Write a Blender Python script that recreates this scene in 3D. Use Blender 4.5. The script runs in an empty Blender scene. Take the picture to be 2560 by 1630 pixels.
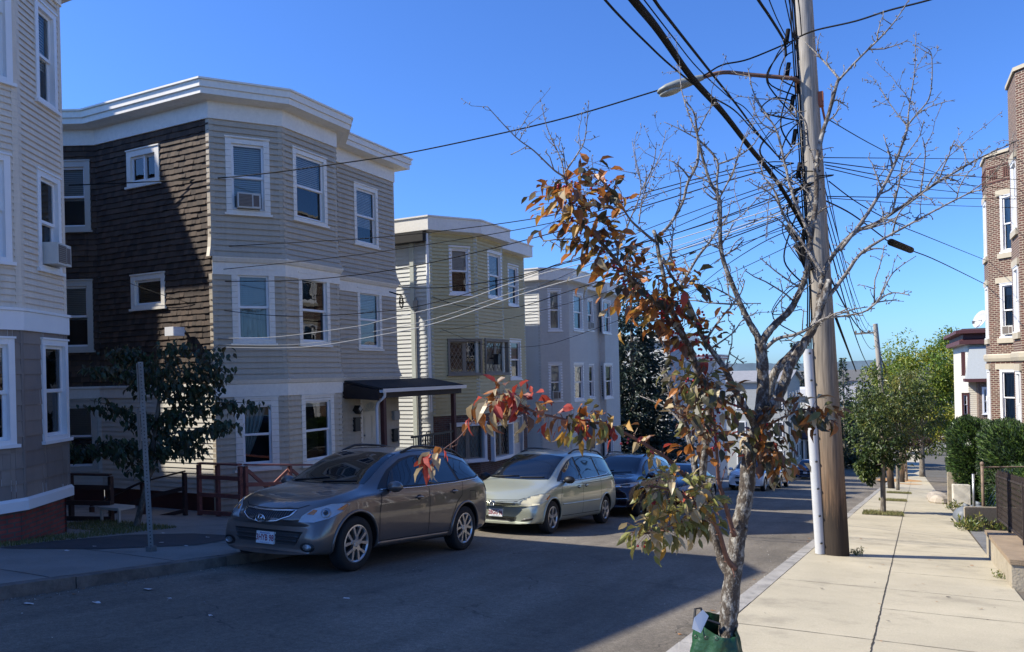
import bpy, bmesh, math, random
from mathutils import Vector, Matrix
from mathutils.bvhtree import BVHTree
from mathutils.geometry import delaunay_2d_cdt
rnd = random.Random(7)
sc = bpy.context.scene
COL = sc.collection
R = math.radians

# ------------------------------------------------------------------ surveying
# eye at the world origin; +Y runs down the street, +X to the right-hand pavement
FPX, PX, PY, RHO, YAW = 1900.0, 1280.0, 934.0, 0.024, R(26.6)
cR = Vector((math.cos(YAW), math.sin(YAW), 0)); cD = Vector((-math.sin(YAW), math.cos(YAW), 0))
def ray(x, y):
    u = (x - PX) / FPX; v = (PY - y) / FPX
    c, s = math.cos(RHO), math.sin(RHO)
    u, v = u * c + v * s, -u * s + v * c
    return cR * u + cD + Vector((0, 0, v))
def at_depth(x, y, d):
    return ray(x, y) * d
def prof(Y):
    """height of the road surface down the hill"""
    if Y < 80: return -1.66 - 0.115 * Y
    z = -1.66 - 9.2; t = Y - 80
    if t < 60: return z - 0.115 * t + 0.0004 * t * t
    return z - 6.9 + 1.44 - 0.067 * min(t - 60, 60)
def xr(X, Y): return X + 0.018 * Y      # the street drifts a little against the houses

# ------------------------------------------------------------------ mesh builder
ORG = {}
class MB:
    def __init__(s): s.v = []; s.f = []; s.m = []; s.uv = {}
    def face(s, pts, m=0, uv=None):
        i = len(s.v); s.v += [tuple(p) for p in pts]; s.f.append(tuple(range(i, i + len(pts)))); s.m.append(m)
        if uv: s.uv[len(s.f) - 1] = uv
    def hexa(s, c, m=0):
        """8 corners: bottom loop ccw then top loop ccw"""
        i = len(s.v); s.v += [tuple(p) for p in c]
        for q in ((3, 2, 1, 0), (4, 5, 6, 7), (0, 1, 5, 4), (1, 2, 6, 5), (2, 3, 7, 6), (3, 0, 4, 7)):
            s.f.append(tuple(i + k for k in q)); s.m.append(m)
    def box(s, lo, hi, m=0):
        (a, b, c), (d, e, f) = lo, hi
        s.hexa([(a, b, c), (d, b, c), (d, e, c), (a, e, c), (a, b, f), (d, b, f), (d, e, f), (a, e, f)], m)
    def obox(s, o, ax, ay, az, m=0):
        o = Vector(o); ax = Vector(ax); ay = Vector(ay); az = Vector(az)
        s.hexa([o, o + ax, o + ax + ay, o + ay, o + az, o + ax + az, o + ax + ay + az, o + ay + az], m)
    def beam(s, p, q, w, h, m=0, up=(0, 0, 1)):
        p = Vector(p); q = Vector(q); d = (q - p)
        if d.length < 1e-6: return
        dn = d.normalized(); side = dn.cross(Vector(up))
        if side.length < 1e-4: side = dn.cross(Vector((1, 0, 0)))
        side.normalize(); u2 = side.cross(dn)
        s.obox(p - side * w / 2 - u2 * h / 2, side * w, d, u2 * h, m) if False else s.hexa([
            p - side * w / 2 - u2 * h / 2, p + side * w / 2 - u2 * h / 2, q + side * w / 2 - u2 * h / 2, q - side * w / 2 - u2 * h / 2,
            p - side * w / 2 + u2 * h / 2, p + side * w / 2 + u2 * h / 2, q + side * w / 2 + u2 * h / 2, q - side * w / 2 + u2 * h / 2], m)
    def tube(s, pts, rad, n=6, m=0, cap=True, jit=0.0):
        pts = [Vector(p) for p in pts]
        if not hasattr(rad, '__len__'): rad = [rad] * len(pts)
        base = len(s.v); prev = None
        for i, p in enumerate(pts):
            a = pts[max(i - 1, 0)]; b = pts[min(i + 1, len(pts) - 1)]
            t = (b - a)
            t = t.normalized() if t.length > 1e-9 else Vector((0, 0, 1))
            if prev is None:
                side = t.cross(Vector((0, 0, 1)))
                if side.length < .05: side = t.cross(Vector((1, 0, 0)))
            else: side = prev - t * prev.dot(t)
            side.normalize(); prev = side; up = t.cross(side)
            for k in range(n):
                an = 2 * math.pi * k / n; r = rad[i] * (1 + (rnd.uniform(-jit, jit) if jit else 0))
                s.v.append(tuple(p + side * (math.cos(an) * r) + up * (math.sin(an) * r)))
        for i in range(len(pts) - 1):
            for k in range(n):
                a = base + i * n + k; b = base + i * n + (k + 1) % n
                s.f.append((a, b, b + n, a + n)); s.m.append(m)
        if cap:
            s.f.append(tuple(base + k for k in range(n))[::-1]); s.m.append(m)
            e = base + (len(pts) - 1) * n
            s.f.append(tuple(e + k for k in range(n))); s.m.append(m)
    def lathe(s, prof2, o, axis, n=24, m=0, closed=False):
        """prof2: (radius, along) pairs about axis through o"""
        o = Vector(o); a = Vector(axis).normalized()
        u = a.cross(Vector((0, 0, 1)));
        if u.length < .05: u = a.cross(Vector((1, 0, 0)))
        u.normalize(); w = a.cross(u); base = len(s.v)
        for r, l in prof2:
            for k in range(n):
                an = 2 * math.pi * k / n
                s.v.append(tuple(o + a * l + u * (r * math.cos(an)) + w * (r * math.sin(an))))
        np_ = len(prof2); rng = range(np_ if closed else np_ - 1)
        for i in rng:
            j = (i + 1) % np_
            for k in range(n):
                s.f.append((base + i * n + k, base + i * n + (k + 1) % n, base + j * n + (k + 1) % n, base + j * n + k)); s.m.append(m)
    def prism(s, poly, o, ax, ay, az, m=0):
        """poly in (ax, ay) extruded along the vector az"""
        o = Vector(o); ax = Vector(ax); ay = Vector(ay); az = Vector(az)
        b = [o + ax * p[0] + ay * p[1] for p in poly]; t = [p + az for p in b]; n = len(b)
        s.face(b[::-1], m); s.face(t, m)
        for i in range(n):
            j = (i + 1) % n; s.face([b[i], b[j], t[j], t[i]], m)
    def ellipsoid(s, c, r, nu=10, nv=7, m=0, rot=None):
        c = Vector(c); base = len(s.v)
        for j in range(nv + 1):
            th = math.pi * j / nv
            for k in range(nu):
                ph = 2 * math.pi * k / nu
                p = Vector((r[0] * math.sin(th) * math.cos(ph), r[1] * math.sin(th) * math.sin(ph), r[2] * math.cos(th)))
                if rot: p = rot @ p
                s.v.append(tuple(c + p))
        for j in range(nv):
            for k in range(nu):
                s.f.append((base + j * nu + k, base + (j + 1) * nu + k, base + (j + 1) * nu + (k + 1) % nu, base + j * nu + (k + 1) % nu)); s.m.append(m)
    def build(s, name, mats, parent=None, smooth=False, autosmooth=None, fixn=False):
        if not isinstance(mats, (list, tuple)): mats = [mats]
        me = bpy.data.meshes.new(name)
        o = bpy.data.objects.new(name, me)
        org = Vector((0, 0, 0))
        if parent is not None: org = ORG.get(parent.name, org)
        me.from_pydata([(x - org.x, y - org.y, z - org.z) for x, y, z in s.v], [], s.f)
        for mt in mats: me.materials.append(mt)
        me.polygons.foreach_set('material_index', s.m)
        if s.uv:
            ul = me.uv_layers.new(name='UVMap')
            for fi, uvs in s.uv.items():
                for li, q in zip(me.polygons[fi].loop_indices, uvs): ul.data[li].uv = q
        if fixn:
            bm = bmesh.new(); bm.from_mesh(me); bmesh.ops.recalc_face_normals(bm, faces=bm.faces); bm.to_mesh(me); bm.free()
        if smooth or autosmooth:
            me.polygons.foreach_set('use_smooth', [True] * len(me.polygons))
            if autosmooth: me.set_sharp_from_angle(angle=R(autosmooth))
        me.update()
        COL.objects.link(o)
        if parent is not None:
            o.parent = parent
        ORG[o.name] = org
        return o

def halves(mb):
    """the left and the right piece of a mirrored mesh"""
    out = []
    for s in (1, -1):
        m = MB(); mp = {}
        for f, mi in zip(mb.f, mb.m):
            if sum(mb.v[i][1] for i in f) * s <= 0: continue
            for i in f:
                if i not in mp: mp[i] = len(m.v); m.v.append(mb.v[i])
            m.f.append(tuple(mp[i] for i in f)); m.m.append(mi)
        if m.f: out.append(m)
    return out
def tag(o, label=None, cat=None, group=None, kind=None):
    if label: o['label'] = label
    if cat: o['category'] = cat
    if group: o['group'] = group
    if kind: o['kind'] = kind
    return o
def thing(name, label, cat, loc=(0, 0, 0), group=None, rot=None):
    o = bpy.data.objects.new(name, None); COL.objects.link(o)
    o.location = loc; o.empty_display_size = .2
    if rot is not None: o.rotation_euler = rot; ORG[o.name] = Vector((0, 0, 0))
    else: ORG[o.name] = Vector(loc)
    return tag(o, label, cat, group)
def local_thing(name, label, cat, matrix, group=None):
    """parts are modelled in the thing's own frame"""
    o = bpy.data.objects.new(name, None); COL.objects.link(o); o.matrix_world = matrix
    ORG[o.name] = Vector((0, 0, 0)); return tag(o, label, cat, group)
def struct(name, mb, mats, **k):
    return tag(mb.build(name, mats, **k), kind='structure')
def copy_tree(o, parent=None):
    c = o.copy(); COL.objects.link(c); c.parent = parent
    ORG[c.name] = ORG.get(o.name, Vector((0, 0, 0)))
    for ch in list(o.children): copy_tree(ch, c)
    return c

# ------------------------------------------------------------------ materials
MATS = {}
def nodes(name):
    m = bpy.data.materials.new(name); m.use_nodes = True
    return m, m.node_tree.nodes, m.node_tree.links, m.node_tree.nodes['Principled BSDF']
def M(name, col, rough=.6, var=.12, scale=4., metal=0., coat=0., bump=0., bscale=40., spec=.5, stretch=None, var2=0., scale2=30., dirt=None):
    if name in MATS: return MATS[name]
    m, N, L, b = nodes(name)
    b.inputs['Roughness'].default_value = rough; b.inputs['Metallic'].default_value = metal
    b.inputs['Coat Weight'].default_value = coat; b.inputs['Coat Roughness'].default_value = .03
    b.inputs['Specular IOR Level'].default_value = spec
    c = tuple(col) + (1,)
    b.inputs['Base Color'].default_value = c
    tc = N.new('ShaderNodeTexCoord'); mp = N.new('ShaderNodeMapping'); L.new(tc.outputs['Object'], mp.inputs[0])
    if stretch: mp.inputs['Scale'].default_value = stretch
    last = None
    if var > 0:
        n = N.new('ShaderNodeTexNoise'); n.inputs['Scale'].default_value = scale; n.inputs['Detail'].default_value = 6
        n.inputs['Roughness'].default_value = .65
        L.new(mp.outputs[0], n.inputs['Vector'])
        r = N.new('ShaderNodeMapRange'); L.new(n.outputs['Fac'], r.inputs[0])
        r.inputs[1].default_value = .25; r.inputs[2].default_value = .75
        r.inputs[3].default_value = 1 - var; r.inputs[4].default_value = 1 + var
        mx = N.new('ShaderNodeVectorMath'); mx.operation = 'SCALE'; mx.inputs[0].default_value = col
        L.new(r.outputs[0], mx.inputs['Scale']); last = mx.outputs[0]
        if var2 > 0:
            n2 = N.new('ShaderNodeTexNoise'); n2.inputs['Scale'].default_value = scale2; n2.inputs['Detail'].default_value = 3
            L.new(mp.outputs[0], n2.inputs['Vector'])
            r2 = N.new('ShaderNodeMapRange'); L.new(n2.outputs['Fac'], r2.inputs[0])
            r2.inputs[1].default_value = .3; r2.inputs[2].default_value = .7
            r2.inputs[3].default_value = 1 - var2; r2.inputs[4].default_value = 1 + var2
            m2 = N.new('ShaderNodeVectorMath'); m2.operation = 'SCALE'; L.new(last, m2.inputs[0]); L.new(r2.outputs[0], m2.inputs['Scale'])
            last = m2.outputs[0]
        if dirt:   # (colour, scale, threshold lo, hi)
            n3 = N.new('ShaderNodeTexNoise'); n3.inputs['Scale'].default_value = dirt[1]; n3.inputs['Detail'].default_value = 8
            n3.inputs['Roughness'].default_value = .7; L.new(mp.outputs[0], n3.inputs['Vector'])
            r3 = N.new('ShaderNodeMapRange'); L.new(n3.outputs['Fac'], r3.inputs[0]); r3.inputs[1].default_value = dirt[2]; r3.inputs[2].default_value = dirt[3]
            mc = N.new('ShaderNodeMix'); mc.data_type = 'RGBA'; L.new(r3.outputs[0], mc.inputs[0]); L.new(last, mc.inputs[6]); mc.inputs[7].default_value = tuple(dirt[0]) + (1,)
            last = mc.outputs[2]
        L.new(last, b.inputs['Base Color'])
    if bump > 0:
        n = N.new('ShaderNodeTexNoise'); n.inputs['Scale'].default_value = bscale; n.inputs['Detail'].default_value = 8
        L.new(mp.outputs[0], n.inputs['Vector'])
        bp = N.new('ShaderNodeBump'); bp.inputs['Strength'].default_value = bump; bp.inputs['Distance'].default_value = .02
        L.new(n.outputs['Fac'], bp.inputs['Height']); L.new(bp.outputs[0], b.inputs['Normal'])
    MATS[name] = m; return m
def glass(name, tint=(.75, .82, .85), ior=1.5, rough=.0):
    """thin pane: see-through at right angles, mirror-like at grazing ones"""
    if name in MATS: return MATS[name]
    m, N, L, b = nodes(name); N.remove(b)
    out = N['Material Output']
    t = N.new('ShaderNodeBsdfTransparent'); t.inputs[0].default_value = tuple(tint) + (1,)
    g = N.new('ShaderNodeBsdfGlossy'); g.inputs['Roughness'].default_value = rough; g.inputs[0].default_value = (.95, .97, 1, 1)
    f = N.new('ShaderNodeFresnel'); f.inputs[0].default_value = ior
    n = N.new('ShaderNodeTexNoise'); n.inputs['Scale'].default_value = 1.6
    tc = N.new('ShaderNodeTexCoord'); L.new(tc.outputs['Object'], n.inputs['Vector'])
    bp = N.new('ShaderNodeBump'); bp.inputs['Strength'].default_value = .025; bp.inputs['Distance'].default_value = .1
    L.new(n.outputs['Fac'], bp.inputs['Height']); L.new(bp.outputs[0], g.inputs['Normal'])
    mx = N.new('ShaderNodeMixShader'); L.new(f.outputs[0], mx.inputs[0]); L.new(t.outputs[0], mx.inputs[1]); L.new(g.outputs[0], mx.inputs[2])
    L.new(mx.outputs[0], out.inputs[0]); MATS[name] = m; return m
def brick_mat(name, c1, c2, mortar, bw=.205, bh=.07, rough=.85, uv=True, mort=.012):
    if name in MATS: return MATS[name]
    m, N, L, b = nodes(name); b.inputs['Roughness'].default_value = rough
    tc = N.new('ShaderNodeTexCoord'); br = N.new('ShaderNodeTexBrick')
    L.new(tc.outputs['UV' if uv else 'Object'], br.inputs['Vector'])
    br.inputs['Color1'].default_value = tuple(c1) + (1,); br.inputs['Color2'].default_value = tuple(c2) + (1,); br.inputs['Mortar'].default_value = tuple(mortar) + (1,)
    br.inputs['Scale'].default_value = 1; br.inputs['Brick Width'].default_value = bw; br.inputs['Row Height'].default_value = bh
    br.inputs['Mortar Size'].default_value = mort; br.inputs['Bias'].default_value = -.1
    n = N.new('ShaderNodeTexNoise'); n.inputs['Scale'].default_value = 6; n.inputs['Detail'].default_value = 6; L.new(tc.outputs['Object'], n.inputs['Vector'])
    r = N.new('ShaderNodeMapRange'); L.new(n.outputs['Fac'], r.inputs[0]); r.inputs[3].default_value = .55; r.inputs[4].default_value = 1.45
    sm = N.new('ShaderNodeVectorMath'); sm.operation = 'SCALE'; L.new(br.outputs['Color'], sm.inputs[0]); L.new(r.outputs[0], sm.inputs['Scale'])
    L.new(sm.outputs[0], b.inputs['Base Color'])
    bp = N.new('ShaderNodeBump'); bp.inputs['Strength'].default_value = .6; bp.inputs['Distance'].default_value = .008; bp.invert = True
    L.new(br.outputs['Fac'], bp.inputs['Height']); L.new(bp.outputs[0], b.inputs['Normal'])
    MATS[name] = m; return m
def leaf_mat(name, col, trans=.35, var=.3, rough=.45):
    if name in MATS: return MATS[name]
    m, N, L, b = nodes(name); b.inputs['Roughness'].default_value = rough
    tc = N.new('ShaderNodeTexCoord'); n = N.new('ShaderNodeTexNoise'); n.inputs['Scale'].default_value = 9.; n.inputs['Detail'].default_value = 4
    L.new(tc.outputs['Object'], n.inputs['Vector'])
    r = N.new('ShaderNodeMapRange'); L.new(n.outputs['Fac'], r.inputs[0]); r.inputs[1].default_value = .3; r.inputs[2].default_value = .7
    r.inputs[3].default_value = 1 - var; r.inputs[4].default_value = 1 + var
    sm = N.new('ShaderNodeVectorMath'); sm.operation = 'SCALE'; sm.inputs[0].default_value = col; L.new(r.outputs[0], sm.inputs['Scale'])
    L.new(sm.outputs[0], b.inputs['Base Color'])
    t = N.new('ShaderNodeBsdfTranslucent'); L.new(sm.outputs[0], t.inputs[0])
    mx = N.new('ShaderNodeMixShader'); mx.inputs[0].default_value = trans
    L.new(b.outputs[0], mx.inputs[1]); L.new(t.outputs[0], mx.inputs[2]); L.new(mx.outputs[0], N['Material Output'].inputs[0])
    MATS[name] = m; return m

WHITE = M("white_paint", (.8, .755, .67), .5, .06, 2., var2=.05, scale2=14)
WHITE2 = M("white_vinyl", (.8, .8, .8), .35, .04, 3.)
CREAMTRIM = M('cream_trim', (.5, .47, .41), .5, .08, 2.)
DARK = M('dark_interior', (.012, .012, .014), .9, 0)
BLIND = M('white_blind', (.68, .68, .65), .7, .05, 3.)
CURT = M('lace_curtain', (.55, .53, .48), .8, .25, 5., stretch=(3, 3, .4))
PANE = glass('window_glass', ior=1.62)
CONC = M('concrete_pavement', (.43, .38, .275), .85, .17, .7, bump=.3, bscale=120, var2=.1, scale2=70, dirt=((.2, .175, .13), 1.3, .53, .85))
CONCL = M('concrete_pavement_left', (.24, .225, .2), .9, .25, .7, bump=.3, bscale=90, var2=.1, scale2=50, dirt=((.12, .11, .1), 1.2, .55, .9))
CONCW = M('wall_concrete', (.36, .31, .23), .9, .25, 1.4, bump=.5, bscale=40, var2=.12, scale2=30, dirt=((.12, .1, .07), 2., .52, .8))
KERB = M('granite_kerb', (.33, .31, .28), .85, .25, 2.2, bump=.5, bscale=50, dirt=((.08, .08, .075), 2., .5, .75))
BLACKM = M('black_metal', (.02, .02, .022), .45, .1)
RUBBER = M('black_cable', (.004, .004, .0045), .7, 0, spec=.15)
ALU = M('grey_metal', (.35, .36, .37), .4, .1, 6, metal=.8)

# ------------------------------------------------------------------ plan helpers
def offset_line(pts, d):
    """mitred offset of an open plan polyline to its outward (right-hand) side"""
    P = [Vector((p[0], p[1])) for p in pts]; out = []
    nrm = []
    for a, b in zip(P, P[1:]):
        t = (b - a).normalized(); nrm.append(Vector((t.y, -t.x)))
    for i, p in enumerate(P):
        if i == 0: n = nrm[0]; out.append(p + n * d)
        elif i == len(P) - 1: n = nrm[-1]; out.append(p + n * d)
        else:
            n = nrm[i - 1] + nrm[i]; n.normalize(); c = max(.35, n.dot(nrm[i])); out.append(p + n * (d / c))
    return out
def sweep(mb, pts, profile, m=0):
    """closed profile of (out, z) points swept along a plan polyline with mitred corners"""
    lines = [offset_line(pts, o) for o, z in profile]; n = len(profile)
    for i in range(len(pts) - 1):
        for k in range(n):
            j = (k + 1) % n
            a = lines[k][i]; b = lines[k][i + 1]; c = lines[j][i + 1]; d = lines[j][i]
            mb.face([(a.x, a.y, profile[k][1]), (b.x, b.y, profile[k][1]), (c.x, c.y, profile[j][1]), (d.x, d.y, profile[j][1])], m)
    for i in (0, len(pts) - 1):
        f = [(lines[k][i].x, lines[k][i].y, profile[k][1]) for k in range(n)]
        mb.face(f if i else f[::-1], m)
# ------------------------------------------------------------------ house kit
class Wall:
    """a vertical wall from P0 to P1 in plan, its outside on the right of that direction"""
    def __init__(s, P0, P1):
        s.a = Vector(P0); s.b = Vector(P1); s.d = (s.b - s.a); s.L = s.d.length; s.d.normalize(); s.n = Vector((s.d.y, -s.d.x)); s.holes = []
    def hit(s, x, y):
        r = ray(x, y); t = s.a.dot(s.n) / (r.x * s.n.x + r.y * s.n.y); p = r * t
        return (Vector((p.x, p.y)) - s.a).dot(s.d), p.z
    def p(s, u, z, out=0.):
        q = s.a + s.d * u + s.n * out
        return Vector((q.x, q.y, z))
    def rect(s, xl, xr, yt, yb):
        ym = (yt + yb) / 2; xm = (xl + xr) / 2
        return s.hit(xl, ym)[0], s.hit(xr, ym)[0], s.hit(xm, yb)[1], s.hit(xm, yt)[1]
    def box(s, mb, u0, u1, z0, z1, o0, o1, m=0):
        mb.hexa([s.p(u0, z0, o1), s.p(u1, z0, o1), s.p(u1, z0, o0), s.p(u0, z0, o0), s.p(u0, z1, o1), s.p(u1, z1, o1), s.p(u1, z1, o0), s.p(u0, z1, o0)], m)
def free_spans(L, holes, zlo, zhi):
    """pieces (u0,u1,z0,z1) of a course left over by the openings"""
    us = sorted({0., L, *[min(max(h[0], 0), L) for h in holes], *[min(max(h[1], 0), L) for h in holes]})
    for a, b in zip(us, us[1:]):
        if b - a < 1e-4: continue
        c = (a + b) / 2; pieces = [(zlo, zhi)]
        for h in holes:
            if h[0] < c < h[1]:
                np_ = []
                for lo, hi in pieces:
                    if h[3] <= lo or h[2] >= hi: np_.append((lo, hi)); continue
                    if h[2] > lo: np_.append((lo, h[2]))
                    if h[3] < hi: np_.append((h[3], hi))
                pieces = np_
        for lo, hi in pieces:
            if hi - lo > 1e-3: yield a, b, lo, hi
def skirt(zb, h=.5, d=.10):
    return lambda z: d * max(0., 1 - max(z - zb, 0) / h) ** 2 if z < zb + h else 0.
def clapboard(mb, w, z0, z1, h=.1, proud=.016, fl=lambda z: 0., m=0, u0=0., u1=None):
    n = max(1, round((z1 - z0) / h)); h = (z1 - z0) / n; u1 = w.L if u1 is None else u1
    for i in range(n):
        lo, hi = z0 + i * h, z0 + (i + 1) * h
        for a, b, zl, zh in free_spans(w.L, w.holes, lo, hi):
            a = max(a, u0); b = min(b, u1)
            if b <= a: continue
            ol = fl(lo) + proud * (1 - (zl - lo) / h) + .001; oh = fl(hi) + proud * (1 - (zh - lo) / h) + .001
            ov = .022 if zh == hi and i < n - 1 else 0.                # the course runs up behind the hollow lap above it
            mb.face([w.p(a, zl, ol), w.p(b, zl, ol), w.p(b, zh + ov, oh), w.p(a, zh + ov, oh)], m)
            if zl == lo:
                zq = zl + .018; oq = ol - proud * .16
                mb.face([w.p(a, zq, fl(lo) - .004), w.p(b, zq, fl(lo) - .004), w.p(b, zq, oq), w.p(a, zq, oq)], m)
def shingles(mb, w, z0, z1, h=.13, wid=(.09, .19), proud=.022, nm=3, jit=.006, fl=lambda z: 0., gap=0.):
    n = max(1, round((z1 - z0) / h)); h = (z1 - z0) / n
    for i in range(n):
        lo, hi = z0 + i * h, z0 + (i + 1) * h
        for A, B, zl, zh in free_spans(w.L, w.holes, lo, hi):
            u = A
            while u < B - 1e-4:
                e = min(B, u + rnd.uniform(*wid));
                if B - e < .03: e = B
                dz = rnd.uniform(-jit, jit) if zl == lo else 0
                o = fl(lo) + proud * (1 - (zl - lo) / h) * rnd.uniform(.6, 1.25) + .002; oh = fl(hi) + .001
                mi = rnd.randrange(nm)
                mb.face([w.p(u, zl + dz, o), w.p(e - gap, zl + dz, o), w.p(e - gap, zh, oh), w.p(u, zh, oh)], mi)
                mb.face([w.p(u, zl + dz, -.002), w.p(e - gap, zl + dz, -.002), w.p(e - gap, zl + dz, o), w.p(u, zl + dz, o)], mi)
                u = e
def plainwall(mb, w, z0, z1, m=0, out=0.):
    for a, b, zl, zh in free_spans(w.L, w.holes, z0, z1):
        mb.face([w.p(a, zl, out), w.p(b, zl, out), w.p(b, zh, out), w.p(a, zh, out)], m, [(a, zl), (b, zl), (b, zh), (a, zh)])
def window(house, w, R4, cw=.11, trim=WHITE, sash=WHITE2, blind=.5, lower=None, name='window', deep=.1, room=.4, ac=False, sill=True, style='double', back=None, wall_out=0., blindmat=None, label=None):
    """R4 = outer rectangle of the casing (u0,u1,z0,z1); adds the opening to the wall"""
    u0, u1, z0, z1 = R4
    a, b, c, d = u0 + cw, u1 - cw, z0 + cw * .7, z1 - cw
    w.holes.append((a - .012, b + .012, c - .012, d + .012))
    mb = MB(); t = .035 + wall_out; k = wall_out
    w.box(mb, u0, a, z0, z1, -.02, t); w.box(mb, b, u1, z0, z1, -.02, t)
    w.box(mb, a, b, d, z1, -.02, t - .003); w.box(mb, a, b, z0, c, -.02, t - .003)
    w.box(mb, u0 - .015, u1 + .015, z1, z1 + .03, -.02, t + .02)                      # drip cap
    for (p, q, r, s_) in ((a, a, c, d), (b, b, c, d)): mb.face([w.p(p, r, -.02), w.p(p, r, -deep), w.p(p, s_, -deep), w.p(p, s_, -.02)])
    mb.face([w.p(a, d, -.02), w.p(b, d, -.02), w.p(b, d, -deep), w.p(a, d, -deep)]); mb.face([w.p(a, c, -.02), w.p(b, c, -.02), w.p(b, c, -deep), w.p(a, c, -deep)])
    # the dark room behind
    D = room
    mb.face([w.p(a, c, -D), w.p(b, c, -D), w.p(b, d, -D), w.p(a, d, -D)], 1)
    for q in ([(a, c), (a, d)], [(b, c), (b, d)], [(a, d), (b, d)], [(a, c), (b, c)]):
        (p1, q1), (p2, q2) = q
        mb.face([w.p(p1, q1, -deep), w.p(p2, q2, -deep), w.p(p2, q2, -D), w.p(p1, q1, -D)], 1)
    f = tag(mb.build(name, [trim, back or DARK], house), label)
    fw = .05; mid = c + (d - c) * .5
    sm = MB(); gm = MB()
    def sash_at(p, q, r, s_, dep):
        w.box(sm, p, p + fw, r, s_, dep - .03, dep); w.box(sm, q - fw, q, r, s_, dep - .03, dep)
        w.box(sm, p + fw, q - fw, r, r + fw, dep - .03, dep - .001); w.box(sm, p + fw, q - fw, s_ - fw, s_, dep - .03, dep - .001)
        gm.face([w.p(p + fw, r + fw, dep - .018), w.p(q - fw, r + fw, dep - .018), w.p(q - fw, s_ - fw, dep - .018), w.p(p + fw, s_ - fw, dep - .018)])
    if style == 'double':
        sash_at(a, b, mid - .02, d, -.025); sash_at(a, b, c, mid + .02, -.06)
    elif style == 'slider':
        um = (a + b) / 2; sash_at(a, um + .02, c, d, -.025); sash_at(um - .02, b, c, d, -.06)
    elif style == 'single': sash_at(a, b, c, d, -.03)
    elif style == 'leaded':
        um = (a + b) / 2
        for p, q in ((a, um - .02), (um + .02, b)):
            sash_at(p, q, c, d, -.025)
            p += fw; q -= fw; r, s_ = c + fw, d - fw; nx = 3; ny = max(3, round((s_ - r) / (q - p) * nx * .62))
            for i in range(-ny, nx + ny):                # diamond lattice clipped to the light
                for sg in (1, -1):
                    pts = []
                    for tt in range(0, 41):
                        v = tt / 40 * ny; x = (i + sg * v) / nx
                        if 0 <= x <= 1: pts.append(w.p(p + (q - p) * x, r + (s_ - r) * v / ny, -.038))
                    if len(pts) > 2: sm.beam(pts[0], pts[-1], .014, .012, 0, up=(w.n.x, w.n.y, 0))
        w.box(sm, um - .02, um + .02, c, d, -.06, -.02)
    sm.build('sash', sash, f); gm.build('pane', PANE, f)
    if blind > 0:
        bb = MB(); zb = d - (d - c) * blind; ns = max(2, int((d - zb) / .045)); hh = (d - zb) / ns
        for i in range(ns):
            z = zb + i * hh; bb.face([w.p(a, z, -.115), w.p(b, z, -.115), w.p(b, z + hh * .93, -.135), w.p(a, z + hh * .93, -.135)])
        bb.build('blind', blindmat or BLIND, f)
    if lower == 'curtain':
        cb = MB(); n = 18
        for i in range(n):
            x0 = a + (b - a) * i / n; x1 = a + (b - a) * (i + 1) / n; o0 = -.16 - .03 * math.sin(i * 1.9); o1 = -.16 - .03 * math.sin((i + 1) * 1.9)
            cb.face([w.p(x0, c, o0), w.p(x1, c, o1), w.p(x1, d, o1), w.p(x0, d, o0)])
        cb.build('curtain', CURT, f)
    if lower == 'drape':    # one curtain gathered to the left
        cb = MB(); n = 14
        for j in range(10):
            for i in range(n):
                def P(i, j):
                    v = j / 10; wd = .82 - .62 * v ** 1.3
                    return w.p(a + .02 + (b - a) * wd * i / n, d - (d - c) * .86 * v, -.17 - .035 * math.sin(i * 2.1 + v))
                cb.face([P(i, j + 1), P(i + 1, j + 1), P(i + 1, j), P(i, j)])
        cb.build('curtain', CURT, f)
    if sill:
        sb = MB(); w.box(sb, u0 - .04, u1 + .04, z0 - .05, z0, -.02, t + .035); sb.build('sill', trim, f)
    if ac: 
        aw = min(.5, (b - a) * .82); ua = (a + b) / 2 - aw / 2; hz = .36
        kb = MB(); w.box(kb, ua, ua + aw, c + .02, c + hz, -.3, .15 + .09 * (ac == 'out'))
        k_ = kb.build('air_conditioner', M('ac_case', (.55, .54, .5), .5, .1, 5), f)
        gb = MB(); o = .15 + .09 * (ac == 'out')
        w.box(gb, ua + .03, ua + aw * .62, c + .05, c + hz - .03, o - .01, o + .006, 0)
        for i in range(9): w.box(gb, ua + .03, ua + aw * .62, c + .06 + i * .031, c + .07 + i * .031, o + .006, o + .014, 1)
        w.box(gb, ua + aw * .68, ua + aw * .93, c + .06, c + hz - .05, o - .01, o + .006, 0)
        gb.build('ac_grille', [M('ac_grille', (.13, .1, .085), .6, .2, 9), M('ac_fin', (.25, .23, .2), .5, .1)], f)
    return f
def cornerboard(mb, pts, i, z0, z1, wd=.1, out=.03, fl=lambda z: 0., m=0):
    """trim up the i-th corner of a plan polyline, following the flare of the siding"""
    p = Vector(pts[i]); dirs = []
    if i > 0: dirs.append((Vector(pts[i - 1]) - p).normalized())
    if i < len(pts) - 1: dirs.append((Vector(pts[i + 1]) - p).normalized())
    zs = [z0 + (z1 - z0) * k / 14 for k in range(15)]
    rings = []
    for z in zs:
        o = fl(z) + out; line = offset_line(pts, o); c = line[i]; inn = offset_line(pts, fl(z) - .03)[i]
        row = []
        if i > 0: e = c + dirs[0] * wd; row += [Vector((e.x, e.y)) + (inn - c), e]
        row.append(c)
        if i < len(pts) - 1: e = c + dirs[-1] * wd; row += [e, e + (inn - c)]
        rings.append([(q.x, q.y, z) for q in row])
    for r0, r1 in zip(rings, rings[1:]):
        for k in range(len(r0) - 1): mb.face([r0[k], r0[k + 1], r1[k + 1], r1[k]], m)
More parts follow.
